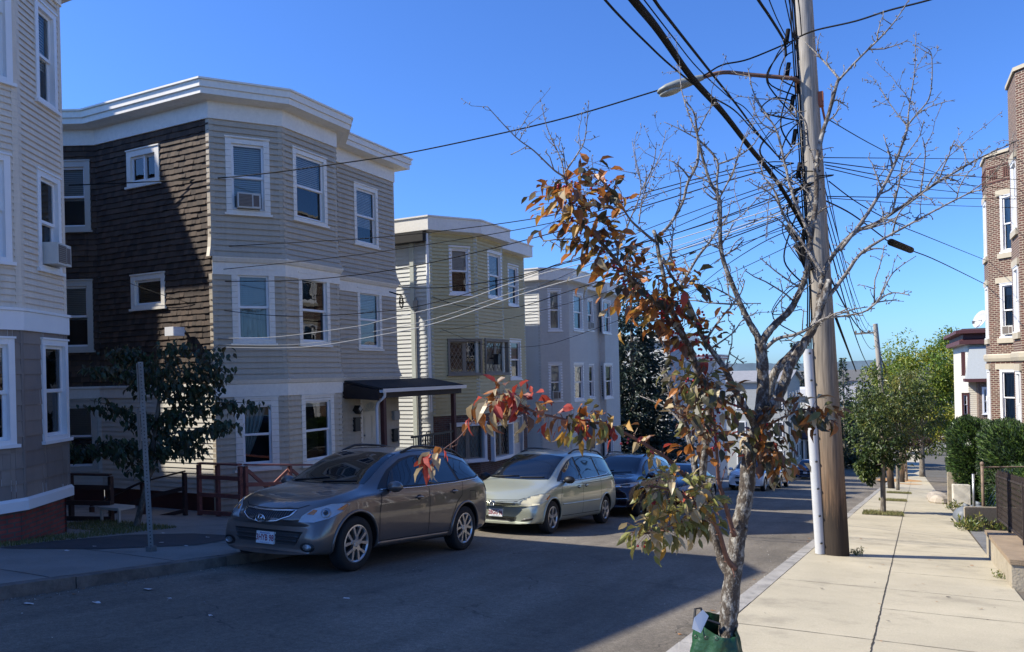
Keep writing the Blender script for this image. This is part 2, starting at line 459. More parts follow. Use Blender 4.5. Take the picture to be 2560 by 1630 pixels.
def flat_roof(mb, pts, back, z, out, m=0, th=.05):
    l = offset_line(pts, out); poly = [(p.x, p.y) for p in l] + list(back)
    mb.face([(x, y, z) for x, y in poly], m); mb.face([(x, y, z - th) for x, y in poly][::-1], m)
    n = len(poly)
    for i in range(n):
        (x0, y0), (x1, y1) = poly[i], poly[(i + 1) % n]; mb.face([(x0, y0, z - th), (x1, y1, z - th), (x1, y1, z), (x0, y0, z)], m)
# ------------------------------------------------------------------ sky, sun, camera
SUN_AZ, SUN_EL = R(25.5), R(42)
SUNDIR = Vector((-math.cos(SUN_AZ) * math.cos(SUN_EL), -math.sin(SUN_AZ) * math.cos(SUN_EL), math.sin(SUN_EL)))   # towards the sun
w = bpy.data.worlds.new('World'); sc.world = w; w.use_nodes = True
wn, wl = w.node_tree.nodes, w.node_tree.links
sky = wn.new('ShaderNodeTexSky'); sky.sky_type = 'NISHITA'; sky.sun_disc = False
sky.sun_elevation = SUN_EL; sky.sun_rotation = math.atan2(SUNDIR.x, SUNDIR.y)
sky.altitude = 100; sky.air_density = 1.0; sky.dust_density = .45; sky.ozone_density = 1.2
tint = wn.new('ShaderNodeVectorMath'); tint.operation = 'MULTIPLY'; tint.inputs[1].default_value = (.51, .89, 1.60)
wl.new(sky.outputs[0], tint.inputs[0]); wl.new(tint.outputs[0], wn['Background'].inputs[0])
wn['Background'].inputs[1].default_value = .09
sd = bpy.data.lights.new('sun', 'SUN'); sd.energy = 5.0; sd.angle = R(.53); sd.color = (1, .94, .82)
so = bpy.data.objects.new('sun', sd); COL.objects.link(so)
so.rotation_mode = 'QUATERNION'; so.rotation_quaternion = SUNDIR.to_track_quat('Z', 'Y'); so.location = SUNDIR * 60
cam = bpy.data.cameras.new('camera'); co = bpy.data.objects.new('camera', cam); COL.objects.link(co)
cam.sensor_width = 36; cam.lens = FPX / 2560 * 36; cam.shift_y = (PY - 815) / 2560; cam.clip_start = .1; cam.clip_end = 20000
c_, s_ = math.cos(RHO), math.sin(RHO); Z = Vector((0, 0, 1))
rx = cR * c_ - Z * s_; ux = Z * c_ + cR * s_; bx = -cD
co.matrix_world = Matrix(((rx.x, ux.x, bx.x, 0), (rx.y, ux.y, bx.y, 0), (rx.z, ux.z, bx.z, 0), (0, 0, 0, 1)))
sc.camera = co
sc.view_settings.view_transform = 'Standard'; sc.view_settings.look = 'None'; sc.view_settings.exposure = 0.68; sc.view_settings.gamma = 1
sc.cycles.max_bounces = 8; sc.cycles.transparent_max_bounces = 12; sc.cycles.use_denoising = True
sc.cycles.caustics_reflective = False; sc.cycles.caustics_refractive = False

# ------------------------------------------------------------------ the ground
def asphalt():
    m, N, L, b = nodes('asphalt'); b.inputs['Roughness'].default_value = .88; b.inputs['Specular IOR Level'].default_value = .35
    tc = N.new('ShaderNodeTexCoord')
    def noise(s, d=6, r=.6, w=None):
        n = N.new('ShaderNodeTexNoise'); n.inputs['Scale'].default_value = s; n.inputs['Detail'].default_value = d; n.inputs['Roughness'].default_value = r
        L.new(w or tc.outputs['Object'], n.inputs['Vector']); return n
    def rng(src, a, b_, c, d):
        r = N.new('ShaderNodeMapRange'); L.new(src, r.inputs[0])
        for i, v in enumerate((a, b_, c, d)): r.inputs[i + 1].default_value = v
        return r.outputs[0]
    def mul(a, c):
        x = N.new('ShaderNodeMath'); x.operation = 'MULTIPLY'; L.new(a, x.inputs[0]); L.new(c, x.inputs[1]); return x.outputs[0]
    big = rng(noise(.35, 5).outputs['Fac'], .3, .7, .74, 1.24)
    spk = rng(noise(70, 4, .85).outputs['Fac'], .32, .72, .5, 1.6)
    mp = N.new('ShaderNodeMapping'); mp.inputs['Scale'].default_value = (2.2, .25, 1); L.new(tc.outputs['Object'], mp.inputs[0])
    lane = rng(noise(.9, 6, .6, mp.outputs[0]).outputs['Fac'], .3, .7, .78, 1.22)
    # cracks wander along the edges of large warped cells, broken up by noise
    wv = noise(1.1, 4); add = N.new('ShaderNodeVectorMath'); add.operation = 'ADD'; L.new(tc.outputs['Object'], add.inputs[0])
    sc3 = N.new('ShaderNodeVectorMath'); sc3.operation = 'SCALE'; sc3.inputs['Scale'].default_value = .9; L.new(wv.outputs['Color'], sc3.inputs[0]); L.new(sc3.outputs[0], add.inputs[1])
    vo = N.new('ShaderNodeTexVoronoi'); vo.feature = 'DISTANCE_TO_EDGE'; vo.inputs['Scale'].default_value = .55; L.new(add.outputs[0], vo.inputs['Vector'])
    cr = rng(vo.outputs['Distance'], 0., .009, 0., 1.)
    mask = rng(noise(.5, 3).outputs['Fac'], .52, .6, 1., 0.)
    mx = N.new('ShaderNodeMath'); mx.operation = 'MAXIMUM'; L.new(cr, mx.inputs[0]); L.new(mask, mx.inputs[1])
    crk = rng(mx.outputs[0], 0, 1, .5, 1.)
    mid = rng(noise(17, 5, .75).outputs['Fac'], .3, .7, .72, 1.3)
    f = mul(mul(mul(mul(big, spk), lane), crk), mid)
    st = rng(noise(.8, 8, .75).outputs['Fac'], .56, .72, 1., .5); f = mul(f, st)
    sm = N.new('ShaderNodeVectorMath'); sm.operation = 'SCALE'; sm.inputs[0].default_value = (.157, .136, .108); L.new(f, sm.inputs['Scale']); L.new(sm.outputs[0], b.inputs['Base Color'])
    bp = N.new('ShaderNodeBump'); bp.inputs['Strength'].default_value = .5; bp.inputs['Distance'].default_value = .01
    L.new(noise(140, 3, .7).outputs['Fac'], bp.inputs['Height']); L.new(bp.outputs[0], b.inputs['Normal'])
    return m
ASPH = asphalt()
SOIL = M('packed_soil', (.13, .11, .085), .95, .35, 1.2, bump=.4, bscale=30)
YARD = M('yard_concrete', (.24, .225, .2), .92, .25, .8, bump=.3, bscale=60, dirt=((.1, .095, .085), 1.5, .5, .85))
YS = [-14 + 1.5 * i for i in range(66)] + [90 + 6 * i for i in range(20)]
def strip(mb, fa, fb, dza, dzb, m=0, ys=None):
    ys = ys or YS
    for a, b in zip(ys, ys[1:]):
        mb.face([(fa(a), a, prof(a) + dza), (fb(a), a, prof(a) + dzb), (fb(b), b, prof(b) + dzb), (fa(b), b, prof(b) + dza)], m)
g = MB()
ysg = [-60, -30] + YS + [230, 300, 600, 1500, 4000]
strip(g, lambda y: -60 if y < 200 else -6000, lambda y: 60 if y < 200 else 6000, -.03, -.03, 0, ysg)
struct('ground', g, M('rough_ground', (.11, .10, .08), .95, .3, .3))
road = MB(); strip(road, lambda y: xr(-8.32, y), lambda y: xr(-1.72, y), 0, 0); struct('road', road, ASPH)
KL, KR = -8.28, -1.72
def slab(name, fa, fb, mat, ys=None, h=.13):
    mb = MB(); ys = ys or YS; strip(mb, fa, fb, h, h, 0, ys)
    strip(mb, fb, lambda y: fb(y) + .001, h, -.1, 0, ys); strip(mb, lambda y: fa(y) - .001, fa, -.1, h, 0, ys)
    y = ys[0]; mb.face([(fa(y), y, prof(y) - .1), (fb(y), y, prof(y) - .1), (fb(y), y, prof(y) + h), (fa(y), y, prof(y) + h)])
    return struct(name, mb, mat)
slab('right_pavement', lambda y: xr(-1.54, y), lambda y: 1.07 + .0195 * y, CONC)
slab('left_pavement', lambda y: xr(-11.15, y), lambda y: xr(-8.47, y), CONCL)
yl = [-14 + 1.5 * i for i in range(50)]
slab('front_yard', lambda y: -40, lambda y: xr(-11.16, y), YARD, yl, .115)
slab('side_yard', lambda y: 1.09 + .0195 * y, lambda y: 30, SOIL, [-14 + 1.5 * i for i in range(72)], .1)
for nm, x in (('right_kerb', -1.73), ('left_kerb', -8.46)):
    kb = MB(); y = -13.; i = 0
    while y < 150:
        ln = rnd.uniform(1.7, 2.4); e = y + ln - .012; j = rnd.uniform(-.012, .012); h = .135 + rnd.uniform(-.008, .008); wd = .18
        kb.hexa([(xr(x, y) + j, y, prof(y) - .15), (xr(x, y) + wd, y, prof(y) - .15), (xr(x, e) + wd, e, prof(e) - .15), (xr(x, e) + j, e, prof(e) - .15),
                 (xr(x, y) + j + .012, y, prof(y) + h), (xr(x, y) + wd, y, prof(y) + h), (xr(x, e) + wd, e, prof(e) + h), (xr(x, e) + j + .012, e, prof(e) + h)])
        y += ln
    struct(nm, kb, KERB if 'right' in nm else M('dirty_shaded_kerb', (.17, .15, .13), .9, .3, 2.2, bump=.5, bscale=50, dirt=((.05, .045, .04), 2., .45, .7)))  # left kerb: base colour darkened for its shade, plus dirt blotches
# open joints of the pavement: one long crack and cross joints
J = M('joint_dirt', (.035, .03, .025), .95, .3, 8)
def crackline(mb, f, y0, y1, wd, dz=.134, step=.11, wob=.012):
    y = y0; a = None
    while y < y1:
        x = f(y) + rnd.uniform(-wob, wob); w2 = wd * rnd.uniform(.5, 1.25) / 2; z = prof(y) + dz
        b = ((x - w2, y, z), (x + w2, y, z))
        if a: mb.face([a[0], a[1], b[1], b[0]])
        a = b; y += step
jb = MB(); crackline(jb, lambda y: -.35 + .0215 * y, -3, 70, .014, step=.06, wob=.004)
for k in range(46):
    y = 1.1 + k * 1.52 + rnd.uniform(-.1, .1); x0 = xr(-1.54, y); x1 = 1.05 + .0195 * y; sl = rnd.uniform(-.02, .02); n = 24; prev = None
    if k % 2 and k > 2: x0 = -.35 + .0215 * y
    for i in range(n + 1):
        x = x0 + (x1 - x0) * i / n; yy = y + sl * (x - x0) + rnd.uniform(-.004, .004); h = rnd.uniform(.0025, .007)
        q = ((x, yy - h, prof(yy - h) + .1335), (x, yy + h, prof(yy + h) + .1335))
        if prev: jb.face([prev[0], q[0], q[1], prev[1]])
        prev = q
struct('pavement_joints', jb, J)
jl = MB()
for k in range(12):
    y = 2 + k * 1.6; x0 = xr(-11.15, y); x1 = xr(-8.47, y); prev = None
    for i in range(13):
        x = x0 + (x1 - x0) * i / 12; yy = y + rnd.uniform(-.01, .01); q = ((x, yy - .007, prof(yy) + .1345), (x, yy + .007, prof(yy) + .1335))
        if prev: jl.face([prev[0], q[0], q[1], prev[1]])
        prev = q
struct('left_pavement_joints', jl, J)
def blob(mb, cx, cy, rx_, ry, dz, n=26, seed=0, m=0, wob=.18):
    r_ = random.Random(seed); pts = []
    for i in range(n):
        a = 2 * math.pi * i / n; k = 1 + r_.uniform(-wob, wob); y = cy + ry * k * math.sin(a); pts.append((cx + rx_ * k * math.cos(a), y, prof(y) + dz))
    mb.face(pts, m)
pb = MB()       # black asphalt patch laid in the left pavement
pts = [(-11.1, 6.15), (-10.0, 6.9), (-9.35, 8.0), (-9.6, 9.3), (-10.6, 9.0), (-11.2, 8.2), (-11.25, 7.0)]
pb.face([(x, y, prof(y) + .137) for x, y in pts]); struct('asphalt_patch', pb, M('patch_asphalt', (.05, .05, .052), .9, .25, 3, bump=.3, bscale=90))
db = MB()       # asphalt drive between the wall and the hedge
pts = [(1.36, 15.1), (4.5, 14.6), (6, 20), (2.4, 21.6), (1.5, 20.2), (1.42, 17)]
db.face([(x, y, prof(y) + .137) for x, y in pts]); struct('driveway', db, M('drive_asphalt', (.16, .16, .16), .9, .2, 3, bump=.4, bscale=80))
lb = MB()
for i, (x, y, a, b2) in enumerate([(.2, 73, 1.6, 6), (.9, 61, .8, 1.4)]): blob(lb, x, y, a, b2, .137, 30, i)
struct('fallen_leaves_patch', lb, M('leaf_litter', (.38, .2, .07), .95, .4, 6))
# tree pits of short grass
GR = [M('grass_a', (.10, .12, .03), .8, .3, 20), M('grass_b', (.17, .16, .05), .8, .3, 20), M('grass_dry', (.26, .21, .1), .85, .3, 20)]
def grass(name, polyfun, n, h=.06, label='short grass', seed=1):
    r_ = random.Random(seed); mb = MB()
    for i in range(n):
        x, y, z = polyfun(r_); a = r_.uniform(0, 6.28); l = h * r_.uniform(.4, 1.3); dx, dy = math.cos(a), math.sin(a); w2 = .004 + h * .05; bend = r_.uniform(.1, .7) * l
        mb.face([(x - dy * w2, y + dx * w2, z), (x + dy * w2, y - dx * w2, z), (x + dx * bend, y + dy * bend, z + l)], r_.choice((0, 0, 1, 1, 2)))
    o = mb.build(name, GR); return tag(o, label, 'grass', kind='stuff')
pit = MB()
pits = [(-.88, .2, 24.0, 25.9), (-.6, .4, 33.2, 34.6), (-.4, .7, 41.5, 43.4)]
for (xa, xb, ya, yb) in pits:
    pit.face([(xa, ya, prof(ya) + .138), (xb, ya, prof(ya) + .138), (xb, yb, prof(yb) + .138), (xa, yb, prof(yb) + .138)])
struct('tree_pit_soil', pit, SOIL)
def inpits(r_):
    xa, xb, ya, yb = r_.choice(pits); x = r_.uniform(xa, xb); y = r_.uniform(ya, yb); return x, y, prof(y) + .135
grass('pit_grass', inpits, 5200, .07, 'short yellowing grass in the tree pits of the sunny pavement', 3)
def inyard(r_):
    while 1:
        x = r_.uniform(-13.6, -11.1); y = r_.uniform(3.5, 9.6)
        if x < -11.15 - (y - 5.5) * .12 and not (x < -12.0 and y < 8.3): return x, y, prof(y) + .11
grass('yard_grass', inyard, 9000, .06, 'patchy short grass in front of the brick foundation', 4)
gr = MB(); rg = random.Random(9)      # grit and seeds collected in the gutters
for i in range(2600):
    y = rg.uniform(1.5, 34); k = rg.random()
    x = (xr(-8.26, y) + abs(rg.gauss(0, .14))) if k < .55 else ((xr(-1.76, y) - abs(rg.gauss(0, .1))) if k < .85 else rg.uniform(-8, -1.9)); s = rg.uniform(.004, .014); z = prof(y) + .002
    p = [(x + s * rg.uniform(-1, 1), y + s * rg.uniform(-1, 1), z) for _ in range(3)]; t = (x, y, z + s * .9)
    for a, b in ((0, 1), (1, 2), (2, 0)): gr.face([p[a], p[b], t], i % 3)
tag(gr.build('gutter_grit', [M('grit_grey', (.3, .28, .25), .9, .2, 9), M('grit_brown', (.16, .1, .06), .9, .2, 9), M('grit_pale', (.45, .42, .36), .9, .2, 9)]), 'grit and seed husks collected along the gutters', 'grit', kind='stuff')
# far hills on the horizon
hb = MB(); n = 420; rh = random.Random(2); prev = None
for i in range(n + 1):
    a = -70 + 100 * i / n; d = 5200; x, y = d * math.sin(R(a)), d * math.cos(R(a)); h = 14 + 10 * math.sin(i * .053) + 7 * math.sin(i * .13 + 1) + rh.uniform(-2.5, 2.5)
    q = ((x, y, -90), (x * 1.02, y * 1.02, h + 6), (x * 1.2, y * 1.2, h - 30))
    if prev:
        for k in (0, 1): hb.face([prev[k], q[k], q[k + 1], prev[k + 1]])
    prev = q
struct('hills', hb, M('hazy_hill_woods', (.085, .125, .16), .95, .25, .01), smooth=True)  # distance haze is put into the bluish base colour
# ------------------------------------------------------------------ left-hand houses
def cornice(house, pts, zb, zt, out=.45, frieze=.38, m=WHITE, name='cornice', th=.13):
    mb = MB(); h = zt - zb
    sweep(mb, pts, [(-.02, zb), (.045, zb), (.045, zb + frieze), (.12, zb + frieze + .02), (.2, zb + h * .5), (out - .04, zb + h * .56), (out - .04, zb + h * .56 + th), (out, zb + h * .56 + th + .01), (out, zt - .05), (out + .04, zt - .04), (out + .04, zt), (-.02, zt + .02)])
    return mb.build(name, m, house)
TAUPE = M('taupe_siding', (.47,.40,.30), .55, .07, 1.6, var2=.06, scale2=9, stretch=(1.6, 1.6, .22), dirt=((.33, .28, .21), 2.2, .6, .85))
CREAM = M('cream_siding', (.72, .62, .50), .6, .06, 1.5, var2=.05, scale2=12, stretch=(1.6, 1.6, .22), dirt=((.48, .41, .33), 2., .6, .85))
ROOFT = M('tar_roof', (.06, .06, .06), .9, .2, 2)
# ---- the near house, half out of frame
H = thing('triple_decker_house', 'cream clapboard house with mauve shingled ground floor and brick foundation', 'house', (-14, 4.5, prof(4.5)))
R_ = (-12.3, 8.0); C_ = (-11.59, 6.86); pts = [(-13.0, .1), (-11.59, 1.5), C_, R_, (-19, 8.0)]
WL = [Wall(a, b) for a, b in zip(pts, pts[1:])]
zbase = -2.75; zsk = -1.83; zbd = .86; ztop = 6.3
wF, wR, wS = WL[1], WL[2], WL[3]
window(H, wR, wR.rect(85, 137, 20, 262), cw=.09, blind=.62, trim=WHITE2)
window(H, wR, wR.rect(91, 148, 437, 676), cw=.09, blind=.0, trim=WHITE2, ac='out')
window(H, wR, wR.rect(103, 167, 851, 1099), cw=.09, blind=.0, trim=WHITE2)
for y0, y1 in ((-150, 204), (388, 654), (846, 1112)):
    r = wF.rect(-2, 25 if y0 < 800 else 36, y0, y1); u1 = r[1]
    window(H, wF, (u1 - .95, u1, r[2], r[3]), cw=.09, blind=.85 if y0 < 800 else .3, trim=WHITE2)
for k, w_ in ((0, wF), (0, WL[0])):
    for z in (-1.0, 1.9, 4.6): window(H, w_, (.5, 1.4, z, z + 1.7), cw=.09, blind=.5) if w_.L > 1.6 else None
mb = MB()
for w_ in WL: clapboard(mb, w_, zbd + .28, ztop, .098, .024)
mb.build('clapboard_wall', CREAM, H)
mb = MB(); MV = [M('mauve_shingle_%d' % i, c, .8, .12, 6, stretch=(1, 1, .3)) for i, c in enumerate(((.25, .205, .175), (.22, .18, .155), (.275, .225, .19)))]
for w_ in WL: shingles(mb, w_, zsk + .14, zbd, .24, (.45, .62), .012, 3, .003, gap=.004)
mb.build('shingle_wall', MV, H)
mb = MB(); BRK = brick_mat('red_foundation_brick', (.28, .06, .045), (.2, .045, .035), (.1, .08, .07))
for w_ in WL: plainwall(mb, w_, -3.3, zsk, 0, -.06)
mb.build('brick_foundation', BRK, H)
mb = MB(); sweep(mb, pts, [(-.02, zbd - .04), (.05, zbd - .04), (.05, zbd + .24), (.075, zbd + .25), (.075, zbd + .29), (-.02, zbd + .3)])
mb.build('band_trim', WHITE2, H); mb = MB(); sweep(mb, pts, [(-.08, zsk - .02), (.06, zsk - .02), (.06, zsk + .12), (.03, zsk + .16), (-.02, zsk + .16)])
mb.build('skirt_board', WHITE2, H)
def CB(house, mats, *a, **k): mb = MB(); cornerboard(mb, *a, **k); return mb.build('corner_board', mats, house)
for i in (1, 2, 3): CB(H, CREAM, pts, i, zbd + .3, ztop, .085, .022); CB(H, MV[1], pts, i, zsk + .17, zbd - .04, .03, .016)
cornice(H, pts, ztop, ztop + .34, .16, frieze=.15, th=.06)
mb = MB(); flat_roof(mb, pts, [(-26, 8), (-26, .1)], ztop + .3, .12); mb.build('roof', ROOFT, H)
mb = MB(); mb.box((-26, .1, -3), (-19.01, 8.0, ztop + .25)); mb.box((-12.96, .93, -2), (-12.94, 7.0, ztop)) if False else None
mb.build('rear_wall', CREAM, H)
mb = MB(); mb.box((-26, 9.0, -3), (-22.0, 10.6, 10.1)); mb.prism([(-2.3, 0), (2.3, 0), (0, 4.3)], (-23.74, 8.44, 9.95), (1, 0, 0), (0, 0, 1), (0, 2.6, 0)); mb.build('shadow_gable', CREAM, H)  # unseen gabled block, added and shaped to cast the brown wall's shadow wedge
mb = MB(); wR.box(mb, .18, .5, -2.6, -1.95, -.02, .06); mb.build('utility_box', M('grey_box', (.2, .21, .22), .6, .1), H) if False else None

# ---- the brown and taupe house
H = thing('triple_decker_house', 'taupe sided house with brown shingled side wall, white cornice and a porch', 'house', (-15, 16, prof(16)))
cI = (-17.46, 12.22); cA = (-13.55, 12.22); cB = (-12.6, 13.47); cB2 = (-12.6, 15.38); cC0 = (-13.4, 16.2); cC = (-13.4, 19.0)
cW = (-17.46 - .894 * 2.6, 12.22 - .447 * 2.6)
pts = [(cW[0] - 2.2, cW[1]), cW, cI, cA, cB, cB2, cC0, cC, (-18.3, 19.0)]
WL = [Wall(a, b) for a, b in zip(pts, pts[1:])]
wW, wBr, wA, wB, wRt, wC, wN = WL[1:8]
zt = 5.87; z2b, z2t = 2.40, 2.77; z1b, z1t = -.36, .0
BL = M('grey_blind', (.66, .66, .66), .7, .05, 3.)
def H2(w_, r, **k): return window(H, w_, w_.rect(*r), **k)
H2(wA, (564, 674, 348, 535), cw=.13, blind=.78, ac='in', blindmat=BL)
H2(wA, (580, 687, 674, 858), cw=.13, blind=.5, lower='curtain')
H2(wA, (589, 697, 995, 1172), cw=.16, blind=0, lower='drape', label='ground floor window with a gathered lace curtain')
H2(wB, (731, 815, 384, 556), cw=.11, blind=.5, blindmat=BL)
H2(wB, (746, 823, 688, 862), cw=.11, blind=0)
H2(wB, (753, 834, 988, 1158), cw=.13, blind=.1)
H2(wC, (884, 943, 467, 614), cw=.11, blind=.7, blindmat=BL)
H2(wC, (893, 953, 724, 873), cw=.11, blind=.9, blindmat=BL)
TAN = M('bare_wood_trim', (.32, .25, .15), .8, .15, 6)
H2(wBr, (319, 400, 372, 462), cw=.14, blind=0, style='slider', sill=True)
H2(wBr, (330, 414, 686, 770), cw=.12, blind=.95, style='single', blindmat=M('shade_brown', (.13, .11, .07), .8, .2, 3))
for (xl, xr_, y0, y1) in ((120, 227, 404, 577), (130, 234, 702, 877), (140, 246, 1002, 1176)):
    H2(wW, (xl, xr_, y0, y1), cw=.14, trim=CREAMTRIM, blind=.55)
window(H, wN, (1.5, 2.3, 3.6, 5.2)); window(H, wN, (1.5, 2.3, .6, 2.2))
# door in the porch
du0 = wC.hit(905, 1050)[0]; du1 = wC.hit(952, 1050)[0]; dzt = wC.hit(930, 990)[1]; dzb = dzt - 2.1
wC.holes.append((du0 - .05, du1 + .05, dzb, dzt + .05))
mb = MB(); f2 = skirt(z2t, .55, .11); f1 = skirt(z1t, .5, .09)
for i, w_ in enumerate(WL):
    if i in (0, 1, 2): continue
    clapboard(mb, w_, z2t, zt, .135, .036, f2); clapboard(mb, w_, z1t, z2b, .135, .036, f1); clapboard(mb, w_, -3.6, z1b, .135, .036)
mb.build('clapboard_wall', TAUPE, H)
mb = MB(); SH = [M('brown_shingle_%d' % i, c, .85, .22, 12, stretch=(1, 1, .15)) for i, c in enumerate(((.066, .042, .028), (.046, .029, .02), (.085, .055, .037)))]
fb = lambda z: f2(z) * .8 if z > z2t else 0
for w_ in WL[0:3]: shingles(mb, w_, -.1, zt, .135, (.09, .2), .026, 3, .008); plainwall(mb, w_, -.2, zt, 1, -.012)
mb.build('shingle_wall', SH, H, ).__setitem__('label', 'brown wooden shingles of the side wall')
mb = MB(); BEIGE = M('beige_siding', (.62, .58, .5), .6, .06, 1.5)
for w_ in WL[0:3]: clapboard(mb, w_, -2.55, -.36, .115, .022)
mb.build('lower_clapboard', BEIGE, H)
mb = MB(); DR = M('dark_red_paint', (.075, .018, .016), .6, .2, 3)
for w_ in WL: plainwall(mb, w_, -4.2, -2.55, 0, -.03)
mb.build('foundation', DR, H)
mb = MB()
fr = pts[3:8]
sweep(mb, fr, [(-.02, z2b - .02), (.04, z2b - .02), (.045, z2t - .12), (.09, z2t - .1), (.14, z2t - .02), (.14, z2t + .01), (-.02, z2t + .03)])
mb.build('band_trim', WHITE, H); mb = MB(); sweep(mb, fr, [(-.02, z1b - .02), (.04, z1b - .02), (.045, z1t - .1), (.08, z1t - .08), (.12, z1t - .01), (.12, z1t + .01), (-.02, z1t + .03)])
mb.build('band_trim', WHITE, H); mb = MB(); sweep(mb, pts[0:4], [(-.02, -.36), (.04, -.36), (.04, -.14), (.07, -.12), (.07, -.08), (-.02, -.06)])
mb.build('band_trim', WHITE, H)
for i in (3, 4, 5, 6, 7):
    a_ = .02
    CB(H, TAUPE, pts, i, z2t, zt, .1, a_, f2); CB(H, TAUPE, pts, i, z1t, z2b, .1, a_, f1); CB(H, TAUPE, pts, i, -3.5, z1b, .1, a_)
cornice(H, pts, zt, 6.62, .42)
mb = MB(); flat_roof(mb, pts, [(-18.3, 19), (-18.3, 14.5), (-26, 14.5), (-26, cW[1])], 6.56, .36); mb.build('roof', ROOFT, H)
mb = MB(); mb.box((-18.32, 14.5, -3), (-18.28, 18.98, 6.4)); mb.build('rear_wall', TAUPE, H)
# door
mb = MB(); DOORM = M('door_paint', (.72, .67, .55), .5, .06, 2)
wC.box(mb, du0, du1, dzb, dzt, -.09, -.04)
for (a, b) in ((.14, .46), (.54, .86)):
    for (c, d) in ((.06, .36), (.42, .74)):
        ua, ub = du0 + (du1 - du0) * a, du0 + (du1 - du0) * b; za, zc = dzb + 2.1 * c, dzb + 2.1 * d
        wC.box(mb, ua, ub, za, zc, -.05, -.028); wC.box(mb, ua + .035, ub - .035, za + .04, zc - .04, -.03, -.02)
D_ = mb.build('front_door', DOORM, H)
mb = MB(); uc = (du0 + du1) / 2; zf = dzb + 1.66; rr = (du1 - du0) * .34
mb.face([wC.p(uc + rr * math.cos(t), zf + rr * .95 * math.sin(t), -.034) for t in [math.pi * k / 14 for k in range(15)]]); mb.build('fanlight', PANE, D_)
mb = MB(); mb.tube([wC.p(uc + rr * math.cos(math.pi * k / 14), zf + rr * .95 * math.sin(math.pi * k / 14), -.03) for k in range(15)], .018, 5)
for k in range(1, 5): mb.beam(wC.p(uc, zf, -.03), wC.p(uc + rr * math.cos(math.pi * k / 5), zf + rr * .95 * math.sin(math.pi * k / 5), -.03), .014, .014)
mb.beam(wC.p(uc - rr, zf, -.03), wC.p(uc + rr, zf, -.03), .02, .02); mb.build('fanlight_bars', DOORM, D_)
mb = MB(); p = wC.p(du0 + .08, dzb + 1.0, .02); mb.ellipsoid(p, (.03, .03, .03), 8, 6); mb.build('door_knob', ALU, D_)
mb = MB()
for a, b in ((du0 - .09, du0), (du1, du1 + .09)): wC.box(mb, a, b, dzb, dzt + .09, -.1, .03)
wC.box(mb, du0, du1, dzt, dzt + .09, -.1, .028); mb.build('door_frame', WHITE, H)
# porch
PORCHZ = -.33; x0, x1, ya, yb = -13.39, -12.15, 16.45, 20.75
mb = MB(); SHG = M('asphalt_roof_shingle', (.022, .022, .024), .9, .35, 30, bump=.5, bscale=60)
mb.hexa([(x0, ya, PORCHZ + .20), (x1 - .02, ya, PORCHZ - .02), (x1 - .02, yb, PORCHZ - .02), (x0, yb, PORCHZ + .20), (x0, ya, PORCHZ + .26), (x1 + .05, ya, PORCHZ + .03), (x1 + .05, yb, PORCHZ + .03), (x0, yb, PORCHZ + .26)], 0)
mb.build('porch_roof', SHG, H)
mb = MB(); mb.prism([(0, -.22), (1.2, -.3), (1.2, -.03), (0, .19)], (x0, ya - .03, PORCHZ), (1, 0, 0), (0, 0, 1), (0, .03, 0)); mb.box((x0, ya + .02, PORCHZ - .25), (x1 - .1, yb - .05, PORCHZ - .21))
mb.box((x1 - .16, ya, PORCHZ - .24), (x1 - .04, yb, PORCHZ - .04)); mb.build('porch_fascia', M('dark_wood_fascia', (.03, .022, .02), .7, .3, 5), H)
mb = MB()
mb.prism([(0, 0), (.11, 0), (.13, .1), (.115, .1), (.1, .015), (.01, .015), (.01, .1), (0, .1)], (x1 - .03, ya, PORCHZ - .09), (1, 0, 0), (0, 0, 1), (0, yb - ya + .1, 0))
mb.build('gutter', WHITE2, H)
mb = MB(); mb.tube([(x1 + .03, ya + .15, PORCHZ - .08), (x1 + .02, ya + .15, PORCHZ - .2), (x1 - .2, ya + .15, PORCHZ - .36), (x1 - .24, ya + .15, PORCHZ - .5), (x1 - .24, ya + .15, PORCHZ - 2.6)], .042, 8)
mb.build('downspout', WHITE2, H, autosmooth=50)
for y in (ya + .3, yb - .35):
    mb = MB(); mb.box((x1 - .2, y - .06, -3.9), (x1 - .08, y + .06, PORCHZ - .04)); mb.build('porch_post', DR, H)
mb = MB(); mb.box((x0, ya + .1, -3.9), (x1, yb - .1, dzb - .02)); mb.build('porch_deck', M('deck_grey', (.16, .15, .14), .8, .2, 3), H)
mb = MB()
for z in (dzb + .12, dzb + .9): mb.beam((x1 - .14, ya + 1.6, z), (x1 - .14, yb - .3, z), .05, .06)
for k in range(18): mb.beam((x1 - .14, ya + 1.7 + k * .125, dzb + .12), (x1 - .14, ya + 1.7 + k * .125, dzb + .9), .018, .018)
mb.build('porch_railing', BLACKM, H)
mb = MB(); wC.box(mb, du0 - .42, du0 - .2, dzb + 1.15, dzb + 1.5, 0, .1); wC.box(mb, du0 - .43, du0 - .19, dzb + 1.5, dzb + 1.54, 0, .13); tag(mb.build('mailbox', BLACKM), 'black wall mailbox left of the cream porch door', 'mailbox')
mb = MB(); wC.box(mb, du1 + .5, du1 + .72, dzb + .7, dzb + 1.05, 0, .1); wC.box(mb, du1 + .49, du1 + .73, dzb + 1.05, dzb + 1.09, 0, .13); tag(mb.build('mailbox', BLACKM), 'black wall mailbox right of the white downspout under the porch roof', 'mailbox')
t = thing('wall_lantern', 'black square lantern on the wall beside the cream porch door', 'lantern', wC.p(du0 - .3, dzb + 1.9, 0))
mb = MB(); c = wC.p(du0 - .32, dzb + 1.8, .1); mb.obox(c + Vector((-.1, 0, -.17)), (.2, 0, 0), (0, .12, .12), (0, -.12, .12)); mb.beam(c, c + Vector((-.14, 0, .05)), .03, .03); mb.build('lantern_case', BLACKM, t)
